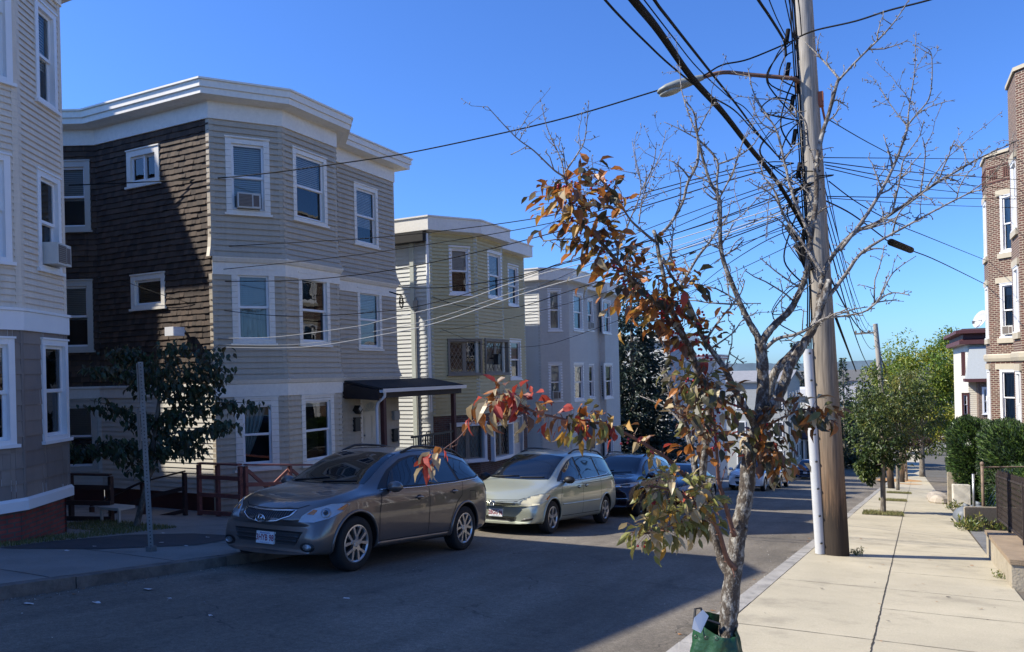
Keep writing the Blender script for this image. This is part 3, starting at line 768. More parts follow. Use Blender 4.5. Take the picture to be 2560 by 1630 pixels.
mb = MB(); mb.obox(c + Vector((.101, 0, -.1)), (.012, 0, 0), (0, .075, .075), (0, -.075, .075)); mb.build('lantern_glass', M('lantern_glass', (.45, .47, .5), .15, .05), t)
mb = MB(); wC.box(mb, du1 + .52, du1 + .8, dzb + 1.35, dzb + 1.62, 0, .12); tag(mb.build('electric_meter', M('meter_grey', (.35, .36, .37), .5, .1)), 'grey electric meter box under the porch roof', 'meter')
t = thing('patio_chair', 'black spindle back chair standing on the porch deck', 'chair', (x1 - .62, yb - 1.1, dzb))
bx_, by_ = x1 - .62, yb - 1.1
mb = MB(); mb.ellipsoid((bx_, by_, dzb + .45), (.22, .22, .025), 12, 5); mb.build('seat', BLACKM, t)
mb = MB(); arc = [(bx_ + .02, by_ - .22 * math.cos(math.pi * k / 10), dzb + .47 + .48 * math.sin(math.pi * k / 10) ** .7) for k in range(11)]; mb.tube(arc, .014, 6)
for k in range(1, 10): mb.tube([(bx_, by_ - .2 * math.cos(math.pi * k / 10), dzb + .46), arc[k]], .008, 5)
mb.build('backrest', BLACKM, t)
for a in (-.17, .17):
    for b in (-.17, .17): mb = MB(); mb.tube([(bx_ + a * .8, by_ + b * .8, dzb + .44), (bx_ + a * 1.1, by_ + b * 1.1, dzb)], .014, 6); mb.build('leg', BLACKM, t)
mb = MB(); c = wBr.p(wBr.hit(463, 830)[0], wBr.hit(463, 830)[1], .22); mb.box((c.x - .16, c.y - .2, c.z - .1), (c.x + .12, c.y + .1, c.z + .1)); mb.beam((c.x, c.y, c.z), (c.x, c.y + .24, c.z + .02), .05, .05); tag(mb.build('floodlight', WHITE2), 'small white floodlight box on the brown shingled wall above the dark tree', 'lamp')

# ---- generic bay-fronted house for the row behind
def bay_house(label, yA, zt, zc, mats, windows, side=True, bay=(.95, 1.25), B=1.95, rec=.8, C=2.8, D=None, base=None, fascia=WHITE, fh=None, course=.122, zbr=None, trim=WHITE2, xf=-12.6, out=.3, depth=8):
    cA = (xf - bay[0], yA); cB = (xf, yA + bay[1]); cB2 = (xf, cB[1] + B); c0 = (xf - rec, cB2[1] + rec * .9); c1 = (xf - rec, cB2[1] + C)
    pts = [(xf - depth, yA), cA, cB, cB2, c0, c1]
    if D: pts += [(xf - rec + .25, c1[1] + .1), (xf - rec + .25, c1[1] + D)]
    yb = pts[-1][1]; pts.append((xf - depth, yb))
    h = thing('triple_decker_house', label, 'house', (xf - 3, (yA + yb) / 2, prof(yA)))
    W_ = [Wall(a, b) for a, b in zip(pts, pts[1:])]
    for (i, r, kw) in windows: window(h, W_[i], W_[i].rect(*r), **kw)
    zb = base if base is not None else prof(yb) - .3
    side_m, front_m, trim_m = mats
    mb = MB(); clapboard(mb, W_[0], zb, zt, course * 1.15, .03); mb.build('side_wall', side_m, h); mb = MB(); clapboard(mb, W_[-1], zb, zt, course); mb.build('side_wall', side_m, h)
    mb = MB()
    for w_ in W_[1:-1]: clapboard(mb, w_, zbr or zb, zt, course, .045)
    mb.build('clapboard_wall', front_m, h)
    for i in range(1, len(pts) - 1): CB(h, trim_m, pts, i, zbr or zb, zt, .09, .024)
    mb = MB(); k = zc - zt
    sweep(mb, pts, [(-.02, zt - .02), (out - .03, zt + .03), (out, zt + .03), (out, zc - .06), (out + .035, zc - .05), (out + .035, zc), (-.02, zc + .02)]); mb.build('cornice', fascia, h)
    mb = MB(); flat_roof(mb, pts, [(xf - depth - 3, yb), (xf - depth - 3, yA)], zc - .03, out - .05); mb.build('roof', ROOFT, h)
    mb = MB(); mb.box((xf - depth - 3, yA, zb), (xf - depth - .01, yb, zt)); mb.build('rear_wall', side_m, h)
    return h, W_, pts
YEL = M('yellow_siding', (.54, .47, .26), .6, .06, 1.5, var2=.04, scale2=10)
WHS = M('white_siding', (.56, .56, .53), .55, .06, 1.5)
z5 = lambda x, y: (960 + .4304 * x, 520 + .4304 * y)
def r5(xl, xr_, yt, yb): a = z5(xl, yt); b = z5(xr_, yb); return (a[0], b[0], a[1], b[1])
LEADF = M('grey_brown_frame', (.22, .2, .165), .6, .1, 4)
hy, WY, ptsY = bay_house('yellow clapboard house with leaded diamond windows and brick ground floor', 21.2, 4.72, 5.22, (WHS, YEL, M('pale_green_trim', (.5, .52, .46), .5, .06)), [
    (1, r5(376, 500, 226, 502), dict(cw=.09, trim=WHITE2, blind=.5, blindmat=BL)), (2, r5(598, 680, 258, 524), dict(cw=.1, trim=WHITE2, blind=.5)), (4, r5(716, 778, 333, 568), dict(cw=.1, trim=WHITE2, blind=.45, lower='curtain')),
    (1, r5(368, 566, 764, 966), dict(cw=.07, trim=LEADF, sash=LEADF, style='leaded', blind=0, wall_out=.05)), (2, r5(580, 716, 766, 964), dict(cw=.07, trim=LEADF, sash=LEADF, style='leaded', blind=0, lower='curtain', wall_out=.05)), (4, r5(728, 794, 764, 994), dict(cw=.1, trim=WHITE2, blind=.5, lower='curtain')),
    ], C=3.45, zbr=-1.35, B=1.95, bay=(.95, 1.4))
mb = MB(); BR3 = brick_mat('dark_red_brick', (.13, .055, .04), (.09, .045, .035), (.13, .115, .1))
for w_ in WY[1:-1]:
    w_.holes = [h for h in w_.holes if h[3] > -1]
fw1 = window(hy, WY[1], WY[1].rect(*r5(384, 588, 1248, 1470)), cw=.1, trim=WHITE2, sash=LEADF, style='leaded', blind=0, lower='curtain', wall_out=.12)
fw2 = window(hy, WY[2], WY[2].rect(*r5(618, 735, 1245, 1450)), cw=.09, trim=WHITE2, sash=LEADF, style='leaded', blind=0, wall_out=.12)
a = z5(748, 1250); b = z5(800, 1420); ua = WY[4].hit(a[0], 1100)[0]; ub = WY[4].hit(b[0], 1100)[0]; WY[4].holes.append((ua, ub, -4, -1.75))
for w_ in WY[1:-1]: plainwall(mb, w_, -4.6, -1.35, 0, .01)
mb.build('brick_wall', BR3, hy)
mb = MB(); WY[4].box(mb, ua, ub, -3.9, -1.75, -.12, -.06); WY[4].box(mb, ua - .09, ua, -3.9, -1.66, -.1, .05); WY[4].box(mb, ub, ub + .09, -3.9, -1.66, -.1, .05); WY[4].box(mb, ua, ub, -1.75, -1.66, -.1, .05); dd = mb.build('front_door', M('white_door', (.55, .55, .54), .4, .05), hy)
mb = MB(); WY[4].box(mb, ua + .14, ub - .14, -2.75, -1.95, -.07, -.045); mb.build('door_glass', M('door_glass', (.05, .06, .07), .08, 0), dd)
mb = MB(); w_ = WY[1]; mb.tube([w_.p(-.1, 4.7, .05), w_.p(-.1, -1.2, .05)], .05, 8); mb.build('downspout', WHITE2, hy)
mb = MB(); w_ = WY[0]; u = w_.L - .55; mb.tube([w_.p(u, 2.6, .05), w_.p(u, -3.6, .05)], .025, 6); w_.box(mb, u - .08, u + .08, 2.2, 2.5, 0, .1); mb.build('service_conduit', M('conduit', (.3, .29, .26), .6, .1), hy)
mb = MB(); w_ = WY[0]; w_.box(mb, w_.L - .75, w_.L - .6, -3.5, 4.7, 0, .07); w_.box(mb, w_.L - 2.0, w_.L - .02, 4.4, 4.72, .0, .36, 1); mb.build('side_trim', [M('pale_green_trim', (.5, .52, .46), .5), M('bare_black_fascia', (.016, .014, .013), .8, .3, 5)], hy)
mb = MB(); p = WY[2].p(.75, .55, .05); 
mb.beam(p, p + Vector((.3, 0, 0)), .05, .05); mb.box((p.x + .2, p.y - .09, p.z - .22), (p.x + .38, p.y + .09, p.z + .1)); mb.box((p.x + .16, p.y - .12, p.z + .1), (p.x + .42, p.y + .12, p.z + .14)); tag(mb.build('porch_lantern', BLACKM), 'black lantern on a bracket on the yellow siding above the brick', 'lantern')

GREY = M('pale_grey_siding', (.54, .52, .475), .55, .05, 1.5, var2=.04, scale2=10)
hg, WG, ptsG = bay_house('pale grey clapboard house with white cornice beside the dark spruce', 29.85, 3.95, 4.5, (M('white_siding2', (.6, .6, .58), .55, .06, 1.5), GREY, GREY), [
    (1, r5(950, 1030, 470, 712), dict(cw=.1, trim=WHITE2, blind=.3, lower='curtain')), (2, r5(1095, 1152, 496, 712), dict(cw=.1, trim=WHITE2, blind=.5)), (4, r5(1174, 1212, 528, 712), dict(cw=.09, trim=WHITE2, blind=.3, ac='in')), (6, r5(1266, 1314, 536, 728), dict(room=.16, cw=.1, trim=WHITE2, blind=.5)),
    (1, r5(955, 1036, 898, 1122), dict(cw=.1, trim=WHITE2, blind=.45, ac='in', lower='curtain')), (2, r5(1100, 1158, 902, 1118), dict(cw=.1, trim=WHITE2, blind=.8, lower='curtain')), (4, r5(1180, 1218, 908, 1104), dict(cw=.09, trim=WHITE2, blind=.2)), (6, r5(1278, 1326, 904, 1104), dict(room=.16, cw=.1, trim=WHITE2, blind=.4)),
    (1, r5(1058, 1078, 1308, 1430), dict(cw=.06, trim=WHITE2, blind=.2)), (6, r5(1284, 1330, 1272, 1440), dict(room=.16, cw=.09, trim=WHITE2, blind=0)),
    ], C=3.58, D=2.25, B=2.28, bay=(.95, .95), rec=.75)
# ------------------------------------------------------------------ the houses farther down, left
z4 = lambda x, y: (1660 + x * .3131, 780 + y * .3131)
def r4(xl, xr_, yt, yb): a = z4(xl, yt); b = z4(xr_, yb); return (a[0], b[0], a[1], b[1])
LG = M('light_grey_siding', (.5, .5, .5), .6, .05, 1.5)
h5, W5, p5 = bay_house('whitish bay fronted house behind the dark spruce', 50.5, 1.95, 2.45, (WHS, LG, LG), [
    (1, r4(150, 222, 390, 520), dict(cw=.1, blind=.4)), (2, r4(262, 300, 360, 500), dict(cw=.1, blind=.4)), (1, (1703, 1726, 1010, 1060), dict(cw=.1, blind=.4))], B=2.2, C=3.4)
RS = M('red_stripe_paint', (.25, .05, .05), .6, .1)
h6, W6, p6 = bay_house('pale grey house with red striped cornice far down the row', 61.0, .72, 1.15, (WHS, LG, LG), [
    (1, r4(395, 425, 400, 480), dict(cw=.1, blind=.4)), (2, r4(480, 520, 410, 500), dict(cw=.1, blind=.3))], B=2.6, C=4.4, fascia=WHITE2)
mb = MB()
for z in (.80, .98): sweep(mb, p6, [(.28, z), (.345, z), (.345, z + .08), (.28, z + .08)])
mb.build('red_stripe', RS, h6)
def gable_house(label, x0, x1, y0, y1, zb, ze, zr, wallm, roofm, wins=(), ridge='x', cat='house', group=None):
    h = thing('gabled_house', label, cat, ((x0 + x1) / 2, (y0 + y1) / 2, zb), group)
    mb = MB(); xm = (x0 + x1) / 2; ym = (y0 + y1) / 2
    mb.box((x0, y0, zb), (x1, y1, ze))
    if ridge == 'x': mb.face([(x1, y0, ze), (x1, y1, ze), (x1, ym, zr - .05)]); mb.face([(x0, y1, ze), (x0, y0, ze), (x0, ym, zr - .05)])
    else: mb.face([(x0, y0, ze), (x1, y0, ze), (xm, y0, zr - .05)]); mb.face([(x1, y1, ze), (x0, y1, ze), (xm, y1, zr - .05)])
    mb.build('wall', wallm, h); mb = MB(); e = .35
    if ridge == 'x':
        for s in (-1, 1):
            yo = ym + s * ((y1 - y0) / 2 + e); zo = ze - e * (zr - ze) / ((y1 - y0) / 2); mb.hexa([(x0 - e, yo, zo), (x1 + e, yo, zo), (x1 + e, ym, zr), (x0 - e, ym, zr), (x0 - e, yo, zo + .14), (x1 + e, yo, zo + .14), (x1 + e, ym, zr + .14), (x0 - e, ym, zr + .14)])
    else:
        for s in (-1, 1):
            xo = xm + s * ((x1 - x0) / 2 + e); zo = ze - e * (zr - ze) / ((x1 - x0) / 2); mb.hexa([(xo, y0 - e, zo), (xm, y0 - e, zr), (xm, y1 + e, zr), (xo, y1 + e, zo), (xo, y0 - e, zo + .14), (xm, y0 - e, zr + .14), (xm, y1 + e, zr + .14), (xo, y1 + e, zo + .14)])
    mb.build('roof', roofm, h, fixn=True)
    for (face, u, z, wd, ht) in wins:
        f = MB(); g_ = MB()
        if face == 's': f.box((u, y0 - .07, z), (u + wd, y0 + .02, z + ht)); g_.box((u + .12, y0 - .085, z + .12), (u + wd - .12, y0 - .06, z + ht - .12))
        else: f.box((x1 - .02, u, z), (x1 + .07, u + wd, z + ht)); g_.box((x1 + .06, u + .12, z + .12), (x1 + .085, u + wd - .12, z + ht - .12))
        w_ = f.build('window', WHITE2, h); g_.build('pane', M('far_glass', (.04, .05, .06), .08, 0), w_)
    return h
GS = M('grey_roof_shingle', (.24, .24, .25), .85, .2, 3, stretch=(1, 1, 4))
gable_house('long pale grey house with a low shingled roof down the hill', -19, -9.9, 84, 96, -13, -1.5, -.45, M('pale_wall', (.36, .37, .36), .7, .1, 1, stretch=(.1, .1, 6)), GS, [('s', x_, z_, 1.0, 1.7) for x_ in (-17.6, -15.2, -12.9, -11.4) for z_ in (-4.4, -7.4, -10.4)] + [('e', y_, z_, 1.0, 1.7) for y_ in (85.5, 88, 91, 93.5) for z_ in (-4.4, -7.4, -10.4)])
t = thing('storefront_building', 'low white fronted building with navy awning at the foot of the hill', 'building', (-9, 100, prof(100)))
mb = MB(); mb.box((-16, 100, -14), (-8.8, 112, -3.4)); mb.build('wall', M('white_front', (.6, .6, .57), .6, .05), t)
mb = MB(); mb.box((-16.2, 99.6, -3.6), (-8.5, 112.2, -2.8)); mb.build('parapet', WHITE2, t)
mb = MB(); mb.prism([(0, 0), (0, 1.5), (-1.3, .2), (-1.3, 0)], (-14.4, 100, -8.9), (0, 1, 0), (0, 0, 1), (5.6, 0, 0)); mb.build('awning', M('navy_awning', (.015, .018, .04), .8, .1), t)
for i in range(4):
    mb = MB(); mb.box((-14 + i * 1.45, 99.9, -13), (-13 + i * 1.45, 100.02, -9.2)); mb.build('window', M('far_glass', (.04, .05, .06), .08, 0), t)
    mb = MB(); mb.box((-14.3 + i * 1.45, 98.9, -13.4), (-14.15 + i * 1.45, 99.05, -8.8)); mb.build('awning_post', WHITE2, t)
gable_house('small grey house showing between the conifers and the pole', -9.6, -5.6, 128, 138, -16, -5.5, -3.4, M('pale_wall', (.42, .43, .41), .7, .05), GS, [('s', -8.6, -9, 1.1, 1.8)])
TOWNC = [(.3, .3, .29), (.36, .34, .3), (.33, .3, .27), (.4, .39, .36), (.26, .2, .16), (.22, .23, .24)]
rt = random.Random(17)
for i in range(44):
    d = rt.uniform(150, 520); a = R(rt.uniform(-24, 12)); x, y = d * math.sin(a), d * math.cos(a); wd = rt.uniform(8, 15); zb_ = -21; ze = zb_ + rt.uniform(6, 10.5) + d * .004
    if y < 150: continue
    gable_house('small gabled house among the trees of the valley far below', x - wd / 2, x + wd / 2, y, y + rt.uniform(9, 13), zb_, ze, ze + rt.uniform(1, 3), M('town_%d' % (i % 6), TOWNC[i % 6], .8, .08, .3), M('town_roof_%d' % (i % 3), ((.09, .085, .085), (.13, .12, .115), (.1, .07, .06))[i % 3], .85, .1, 1), [('s', x - wd * .3, ze - 2.6, 1.2, 1.6), ('s', x + wd * .15, ze - 2.6, 1.2, 1.6)], rt.choice('xy'), group='houses of the valley')
# ------------------------------------------------------------------ the right-hand buildings
RB = brick_mat('red_brown_brick', (.105, .033, .024), (.06, .025, .02), (.31, .26, .195), uv=True, bw=.215, bh=.078, mort=.014)
LIME = M('limestone', (.43, .38, .29), .8, .12, 2)
B = thing('brick_apartment_house', 'red brown brick apartment house with stone sills at the right edge', 'building', (5, 34, prof(34)))
pts = [(7.5, 38.9), (4.1, 38.5), (3.55, 37.7), (3.55, 36.15), (4.4, 35.3), (4.4, 31.5), (3.7, 30.8), (3.7, 29), (4.5, 28.2), (4.5, 12), (9, 12)]
WB = [Wall(a, b) for a, b in zip(pts, pts[1:])]
zc = [2.0, 5.0]
def zr(px, py): return WB[3].hit(px, py)[1]
zr_ = lambda zy: WB[3].hit(2513, 80 + zy * .6515)[1]
z3 = lambda xl, xr_, yt, yb: WB[3].rect(2360 + xl * .6515, 2360 + xr_ * .6515, 80 + yt * .6515, 80 + yb * .6515)
rows = []
for (yt, yb, kw) in ((622, 840, dict(blind=.5, lower='curtain')), (962, 1168, dict(blind=.2, ac='in', lower='curtain')), (1296, 1508, dict(blind=0, lower='curtain'))):
    r = z3(218, 285, yt, yb); rows.append((r[2], r[3])); window(B, WB[3], r, cw=.09, trim=WHITE2, **kw)
    a, b_ = .35, 1.25
    window(B, WB[2], (a, b_, r[2], r[3]), cw=.09, trim=WHITE2, blind=.5)
    for wi, us in ((4, (1.2, 2.6)), (6, (.5,)), (8, (1.2, 3.2, 5.4, 7.4, 9.6, 11.6, 13.8))):
        for u in us: window(B, WB[wi], (u, u + 1.0, r[2], r[3]), cw=.09, trim=WHITE2, blind=rnd.choice((.2, .5, .8)))
ztp = z3(218, 285, 455, 500)[3]
mb = MB()
for i, w_ in enumerate(WB): plainwall(mb, w_, -7, ztp if i < 4 else ztp + 1.0, 0)
mb.build('brick_wall', RB, B)
for i, w_ in enumerate(WB):                                   # stone lintels, sills, string course and coping
    for hh in w_.holes:
        if hh[3] - hh[2] > .5:
            mb = MB(); w_.box(mb, max(.01, hh[0] - .25), min(w_.L - .01, hh[1] + .25), hh[3] + .1, hh[3] + .32, -.02, .06); mb.build('lintel', LIME, B)
            mb = MB(); w_.box(mb, max(.01, hh[0] - .22), min(w_.L - .01, hh[1] + .22), hh[2] - .3, hh[2] - .1, -.02, .075); mb.build('stone_sill', LIME, B)
mb = MB()
zs = z3(218, 285, 1243, 1260)[3]
sweep(mb, pts, [(-.02, zs - .2), (.06, zs - .2), (.1, zs - .08), (.1, zs + .05), (.05, zs + .1), (-.02, zs + .1)])
mb.build('string_course', LIME, B); mb = MB(); sweep(mb, pts[0:5], [(-.2, ztp), (.07, ztp), (.07, ztp + .12), (-.2, ztp + .14)])
mb.build('coping', LIME, B); mb = MB(); sweep(mb, pts[4:], [(-.2, ztp + 1.0), (.07, ztp + 1.0), (.07, ztp + 1.12), (-.2, ztp + 1.14)])
mb.build('coping', LIME, B)
mb = MB()                                                      # raised brick panels below the parapet
for w_, zz in ((WB[3], ztp - .75), (WB[2], ztp - .75), (WB[4], ztp + .2)):
    n = max(1, int(w_.L / .45))
    for k in range(n):
        u = (k + .5) * w_.L / n
        for q in range(4): w_.box(mb, u - .15 + q * .085, u - .11 + q * .085, zz - .2, zz + .2, -.01, .03)
    w_.box(mb, .02, w_.L - .02, zz - .33, zz - .27, -.01, .025); w_.box(mb, .02, w_.L - .02, zz + .27, zz + .33, -.01, .025)
mb.build('brick_panel', M('panel_brick', (.12, .05, .04), .85, .2, 9), B)
mb = MB(); mb.face([(x, y, ztp - .3) for x, y in pts[:5]] + [(9, 35.3, ztp - .3), (9, 38.9, ztp - .3)]); mb.face([(x, y, ztp + .7) for x, y in pts[4:]] + [(9, 35.3, ztp + .7)]); mb.build('roof', ROOFT, B)
t = thing('satellite_dish', 'grey satellite dish on the corner of the brick apartment house', 'dish', (3.5, 38, zc[0]))
q = at_depth(2455, 800, 34.5)
mb = MB(); ax = Vector((-.75, -.45, .35)).normalized(); mb.lathe([(0, 0), (.15, .015), (.3, .06), (.42, .13), (.43, .12), (.3, .045), (0, -.02)], q, ax, 18); mb.build('dish', M('dish_grey', (.45, .45, .46), .4, .05), t, smooth=True)
mb = MB(); mb.tube([q, q + ax * .45 + Vector((0, 0, -.25))], .018, 6); mb.box(tuple(q + ax * .45 + Vector((-.05, -.05, -.33))), tuple(q + ax * .45 + Vector((.05, .05, -.2)))); mb.build('feed_arm', ALU, t)
mb = MB(); mb.tube([q, q + Vector((.25, .1, -.1)), (3.75, 36.6, q.z - .3)], .03, 6); mb.build('mount', ALU, t)
# white house beyond
H = thing('white_house', 'white clapboard house with dark red eaves and a grey shingled dormer, beyond the brick building', 'house', (6, 66, prof(66)))
y0 = 62.; hx = 4.75; wS_ = Wall((hx, y0), (13, y0)); wF_ = Wall((hx, 76), (hx, y0))
z5b = lambda x, y: (2060 + x * .3262, 740 + y * .3262)
def r6(xl, xr_, yt, yb): a = z5b(xl, yt); b = z5b(xr_, yb); return (a[0], b[0], a[1], b[1])
window(H, wS_, wS_.rect(*r6(1052, 1084, 432, 606)), cw=.12, trim=M('dark_red_trim', (.09, .03, .03), .6), blind=.3)
window(H, wS_, wS_.rect(*r6(1056, 1114, 745, 916)), cw=.12, trim=M('dark_red_trim', (.09, .03, .03), .6), blind=.3)
zt_ = wS_.hit(2400, 740 + 375 * .3262)[1]; zb_ = -10.2
mb = MB(); clapboard(mb, wS_, zb_, zt_, .14); clapboard(mb, wF_, zb_, zt_, .14); mb.build('clapboard_wall', M('white_clapboard', (.68, .64, .54), .6, .05), H)
mb = MB(); sweep(mb, [(hx, 76), (hx, y0), (13, y0)], [(-.02, zt_), (.55, zt_ + .02), (.55, zt_ + .3), (.3, zt_ + .42), (.3, zt_ + .7), (.75, zt_ + .78), (.75, zt_ + 1.0), (-.02, zt_ + 1.1)]); mb.build('eaves', M('dark_red_trim', (.09, .03, .03), .6, .1), H)
mb = MB(); mb.box((hx - .35, y0 - .3, zt_ + 1.0), (13, 76, zt_ + 1.12)); mb.build('roof', ROOFT, H)
mb = MB(); u0 = wS_.hit(2060 + 1100 * .3262, 900)[0]; za = wS_.hit(2450, 740 + 390 * .3262)[1]; zb2 = wS_.hit(2450, 740 + 630 * .3262)[1]
mb.hexa([tuple(wS_.p(u0 - .2, zb2, 1.6)), tuple(wS_.p(u0 + 7, zb2, 1.6)), tuple(wS_.p(u0 + 7, zb2, 0.02)), tuple(wS_.p(u0 - .2, zb2, .02)), tuple(wS_.p(u0 + .1, za, .3)), tuple(wS_.p(u0 + 7, za, .3)), tuple(wS_.p(u0 + 7, za, .02)), tuple(wS_.p(u0 + .1, za, .02))]); mb.build('shingled_dormer', M('grey_shingle_slope', (.36, .38, .38), .85, .12, 12, stretch=(1, 1, 3)), H)
mb = MB(); wS_.box(mb, u0 - .3, u0 + 7, zb2 - .22, zb2 - .01, .02, 1.75); mb.build('dormer_eave', M('dark_red_trim', (.09, .03, .03), .6, .1), H)
mb = MB(); w3 = Wall((hx + u0 + .5, y0 - 1.3), (13, y0 - 1.3)); w3.holes = []; 
window(H, w3, w3.rect(*r6(1212, 1262, 700, 905)), cw=.1, trim=WHITE2, blind=.3)
plainwall(mb, w3, zb_, zb2 - .2); w4 = Wall((hx + u0 + .5, y0 - .02), (hx + u0 + .5, y0 - 1.3)); plainwall(mb, w4, zb_, zb2 - .2); mb.build('brick_bay', brick_mat('brown_brick', (.16, .09, .06), (.1, .06, .045), (.26, .22, .18), bw=.25, bh=.09), H)
# ------------------------------------------------------------------ cars
def pchip(pts):
    xs = [p[0] for p in pts]; ys = [p[1] for p in pts]; n = len(xs)
    d = [(ys[i + 1] - ys[i]) / (xs[i + 1] - xs[i]) for i in range(n - 1)]
    m = [d[0]] + [0 if d[i - 1] * d[i] <= 0 else 2 / (1 / d[i - 1] + 1 / d[i]) for i in range(1, n - 1)] + [d[-1]]
    def f(x):
        if x <= xs[0]: return ys[0]
        if x >= xs[-1]: return ys[-1]
        i = 0
        while x > xs[i + 1]: i += 1
        h = xs[i + 1] - xs[i]; t = (x - xs[i]) / h
        return (2 * t ** 3 - 3 * t ** 2 + 1) * ys[i] + (t ** 3 - 2 * t ** 2 + t) * h * m[i] + (-2 * t ** 3 + 3 * t ** 2) * ys[i + 1] + (t ** 3 - t ** 2) * h * m[i + 1]
    return f
def paint(name, col, metal=.55, rough=.32, coat=1.):
    m = M(name, col, rough, .04, 1.5, metal=metal, coat=coat); return m
CGLASS = M('car_glass', (.006, .007, .008), .02, 0, spec=.8, coat=.0)
CHROME = M('chrome', (.7, .71, .72), .12, 0, metal=1.)
PLAST = M('black_plastic', (.012, .012, .013), .5, .1, 8)
TYRE = M('tyre_rubber', (.014, .014, .014), .85, .15, 10)
ALLOY = M('alloy', (.6, .59, .58), .3, .05, 8, metal=.85)
LENS = M('lamp_lens', (.38, .4, .42), .08, .15, 9, coat=1.)
LENSY = M('clouded_lens', (.66, .6, .4), .25, .15, 6, coat=1.)
AMBER = M('amber_lens', (.55, .17, .03), .15, .05, coat=1.)
REDL = M('red_lens', (.3, .01, .012), .12, .05, coat=1.)
PLATEM = M('plate_white', (.72, .73, .74), .4, .03)
PLRED = M('plate_red', (.25, .015, .04), .5, 0); PLBLUE = M('plate_blue', (.05, .1, .35), .5, 0)
WELL = M('wheel_well', (.006, .006, .006), .95, 0)
SEAM = M('panel_gap', (.008, .008, .009), .8, 0)
def car_body(spec):
    L = spec['L']; T, Bf, bl, W, Wr = (pchip(spec[k]) for k in ('top', 'bot', 'belt', 'w', 'wr'))
    xs = [0, .03, .1, .22, .4, .6, .85, 1.05, 1.2, 1.35, 1.5, 1.7, 1.95, 2.2, 2.5, 2.8, 3.1, 3.4, 3.65, 3.9]
    xs = [x * L / 4.84 for x in xs] + [L - q for q in (.72, .52, .36, .22, .1, .03, 0)]
    bow, lean, rb, rl = spec.get('bow', .28), spec.get('lean', .28), spec.get('rbow', .14), spec.get('rlean', .1)
    rows = []
    for x in xs:
        w, b, be, t, wr = W(x), Bf(x), bl(x), T(x), Wr(x)
        be = min(be, t - .05); h = be - b; g_ = t - be; e = min(.085, .4 * g_); sh = .972
        half = [(0, b), (.6 * w, b), (.9 * w, b + .015), (.975 * w, b + .09 * h), (.995 * w, b + .3 * h), (w, b + .55 * h), (.995 * w, b + .8 * h), (sh * w, be)]
        bw = sh * w; 
        half += [(bw + (wr - bw) * .3, be + (g_ - e) * .28), (bw + (wr - bw) * .72, be + (g_ - e) * .68), (wr, t - e), (wr * .93, t - e * .42), (wr * .78, t - e * .16), (wr * .4, t - e * .02), (0, t)]
        row = []
        for y, z in half:
            k = max(0., 1 - x / 1.15); k2 = max(0., 1 - (L - x) / .9); zz = (z - b) / max(.01, (spec['nose_h']))
            px = x + k * k * (bow * (y / w) ** 2 * .9 + lean * max(0, min(1.2, (z - spec['bump_z']) / spec['nose_h'])) ** 1.3 + .05 * max(0, (spec['bump_z'] - z) / .3) ** 2)
            px -= k2 * k2 * (rb * (y / w) ** 2 + rl * max(0, (z - .6)) ** 1.2)
            row.append((px, y, z))
        rows.append(row)
    bm = bmesh.new(); n = len(rows[0]); V = []
    for row in rows:
        loop = [bm.verts.new((x, y, z)) for x, y, z in row]
        mir = [loop[0]] + [bm.verts.new((x, -y, z)) for x, y, z in row[1:-1]] + [loop[-1]]
        V.append((loop, mir))
    for (a, am), (b, bm_) in zip(V, V[1:]):
        for i in range(n - 1):
            bm.faces.new((a[i], a[i + 1], b[i + 1], b[i])); bm.faces.new((am[i], bm_[i], bm_[i + 1], am[i + 1]))
    for k, (a, am) in ((0, V[0]), (1, V[-1])):
        for i in range(n - 1):
            f = (a[i], am[i], am[i + 1], a[i + 1]) if i not in (0, n - 2) else ((a[0], am[1], a[1]) if i == 0 else (a[n - 2], am[n - 2], a[n - 1]))
            try: bm.faces.new(f if k == 0 else f[::-1])
            except ValueError: pass
    bmesh.ops.recalc_face_normals(bm, faces=bm.faces)
    me = bpy.data.meshes.new('b'); bm.to_mesh(me); bm.free()
    return me
def solid_eval(me, mods):
    o = bpy.data.objects.new('tmp', me); COL.objects.link(o)
    for f in mods: f(o)
    dg = bpy.context.evaluated_depsgraph_get(); dg.update()
    out = bpy.data.meshes.new_from_object(o.evaluated_get(dg)); bpy.data.objects.remove(o); return out
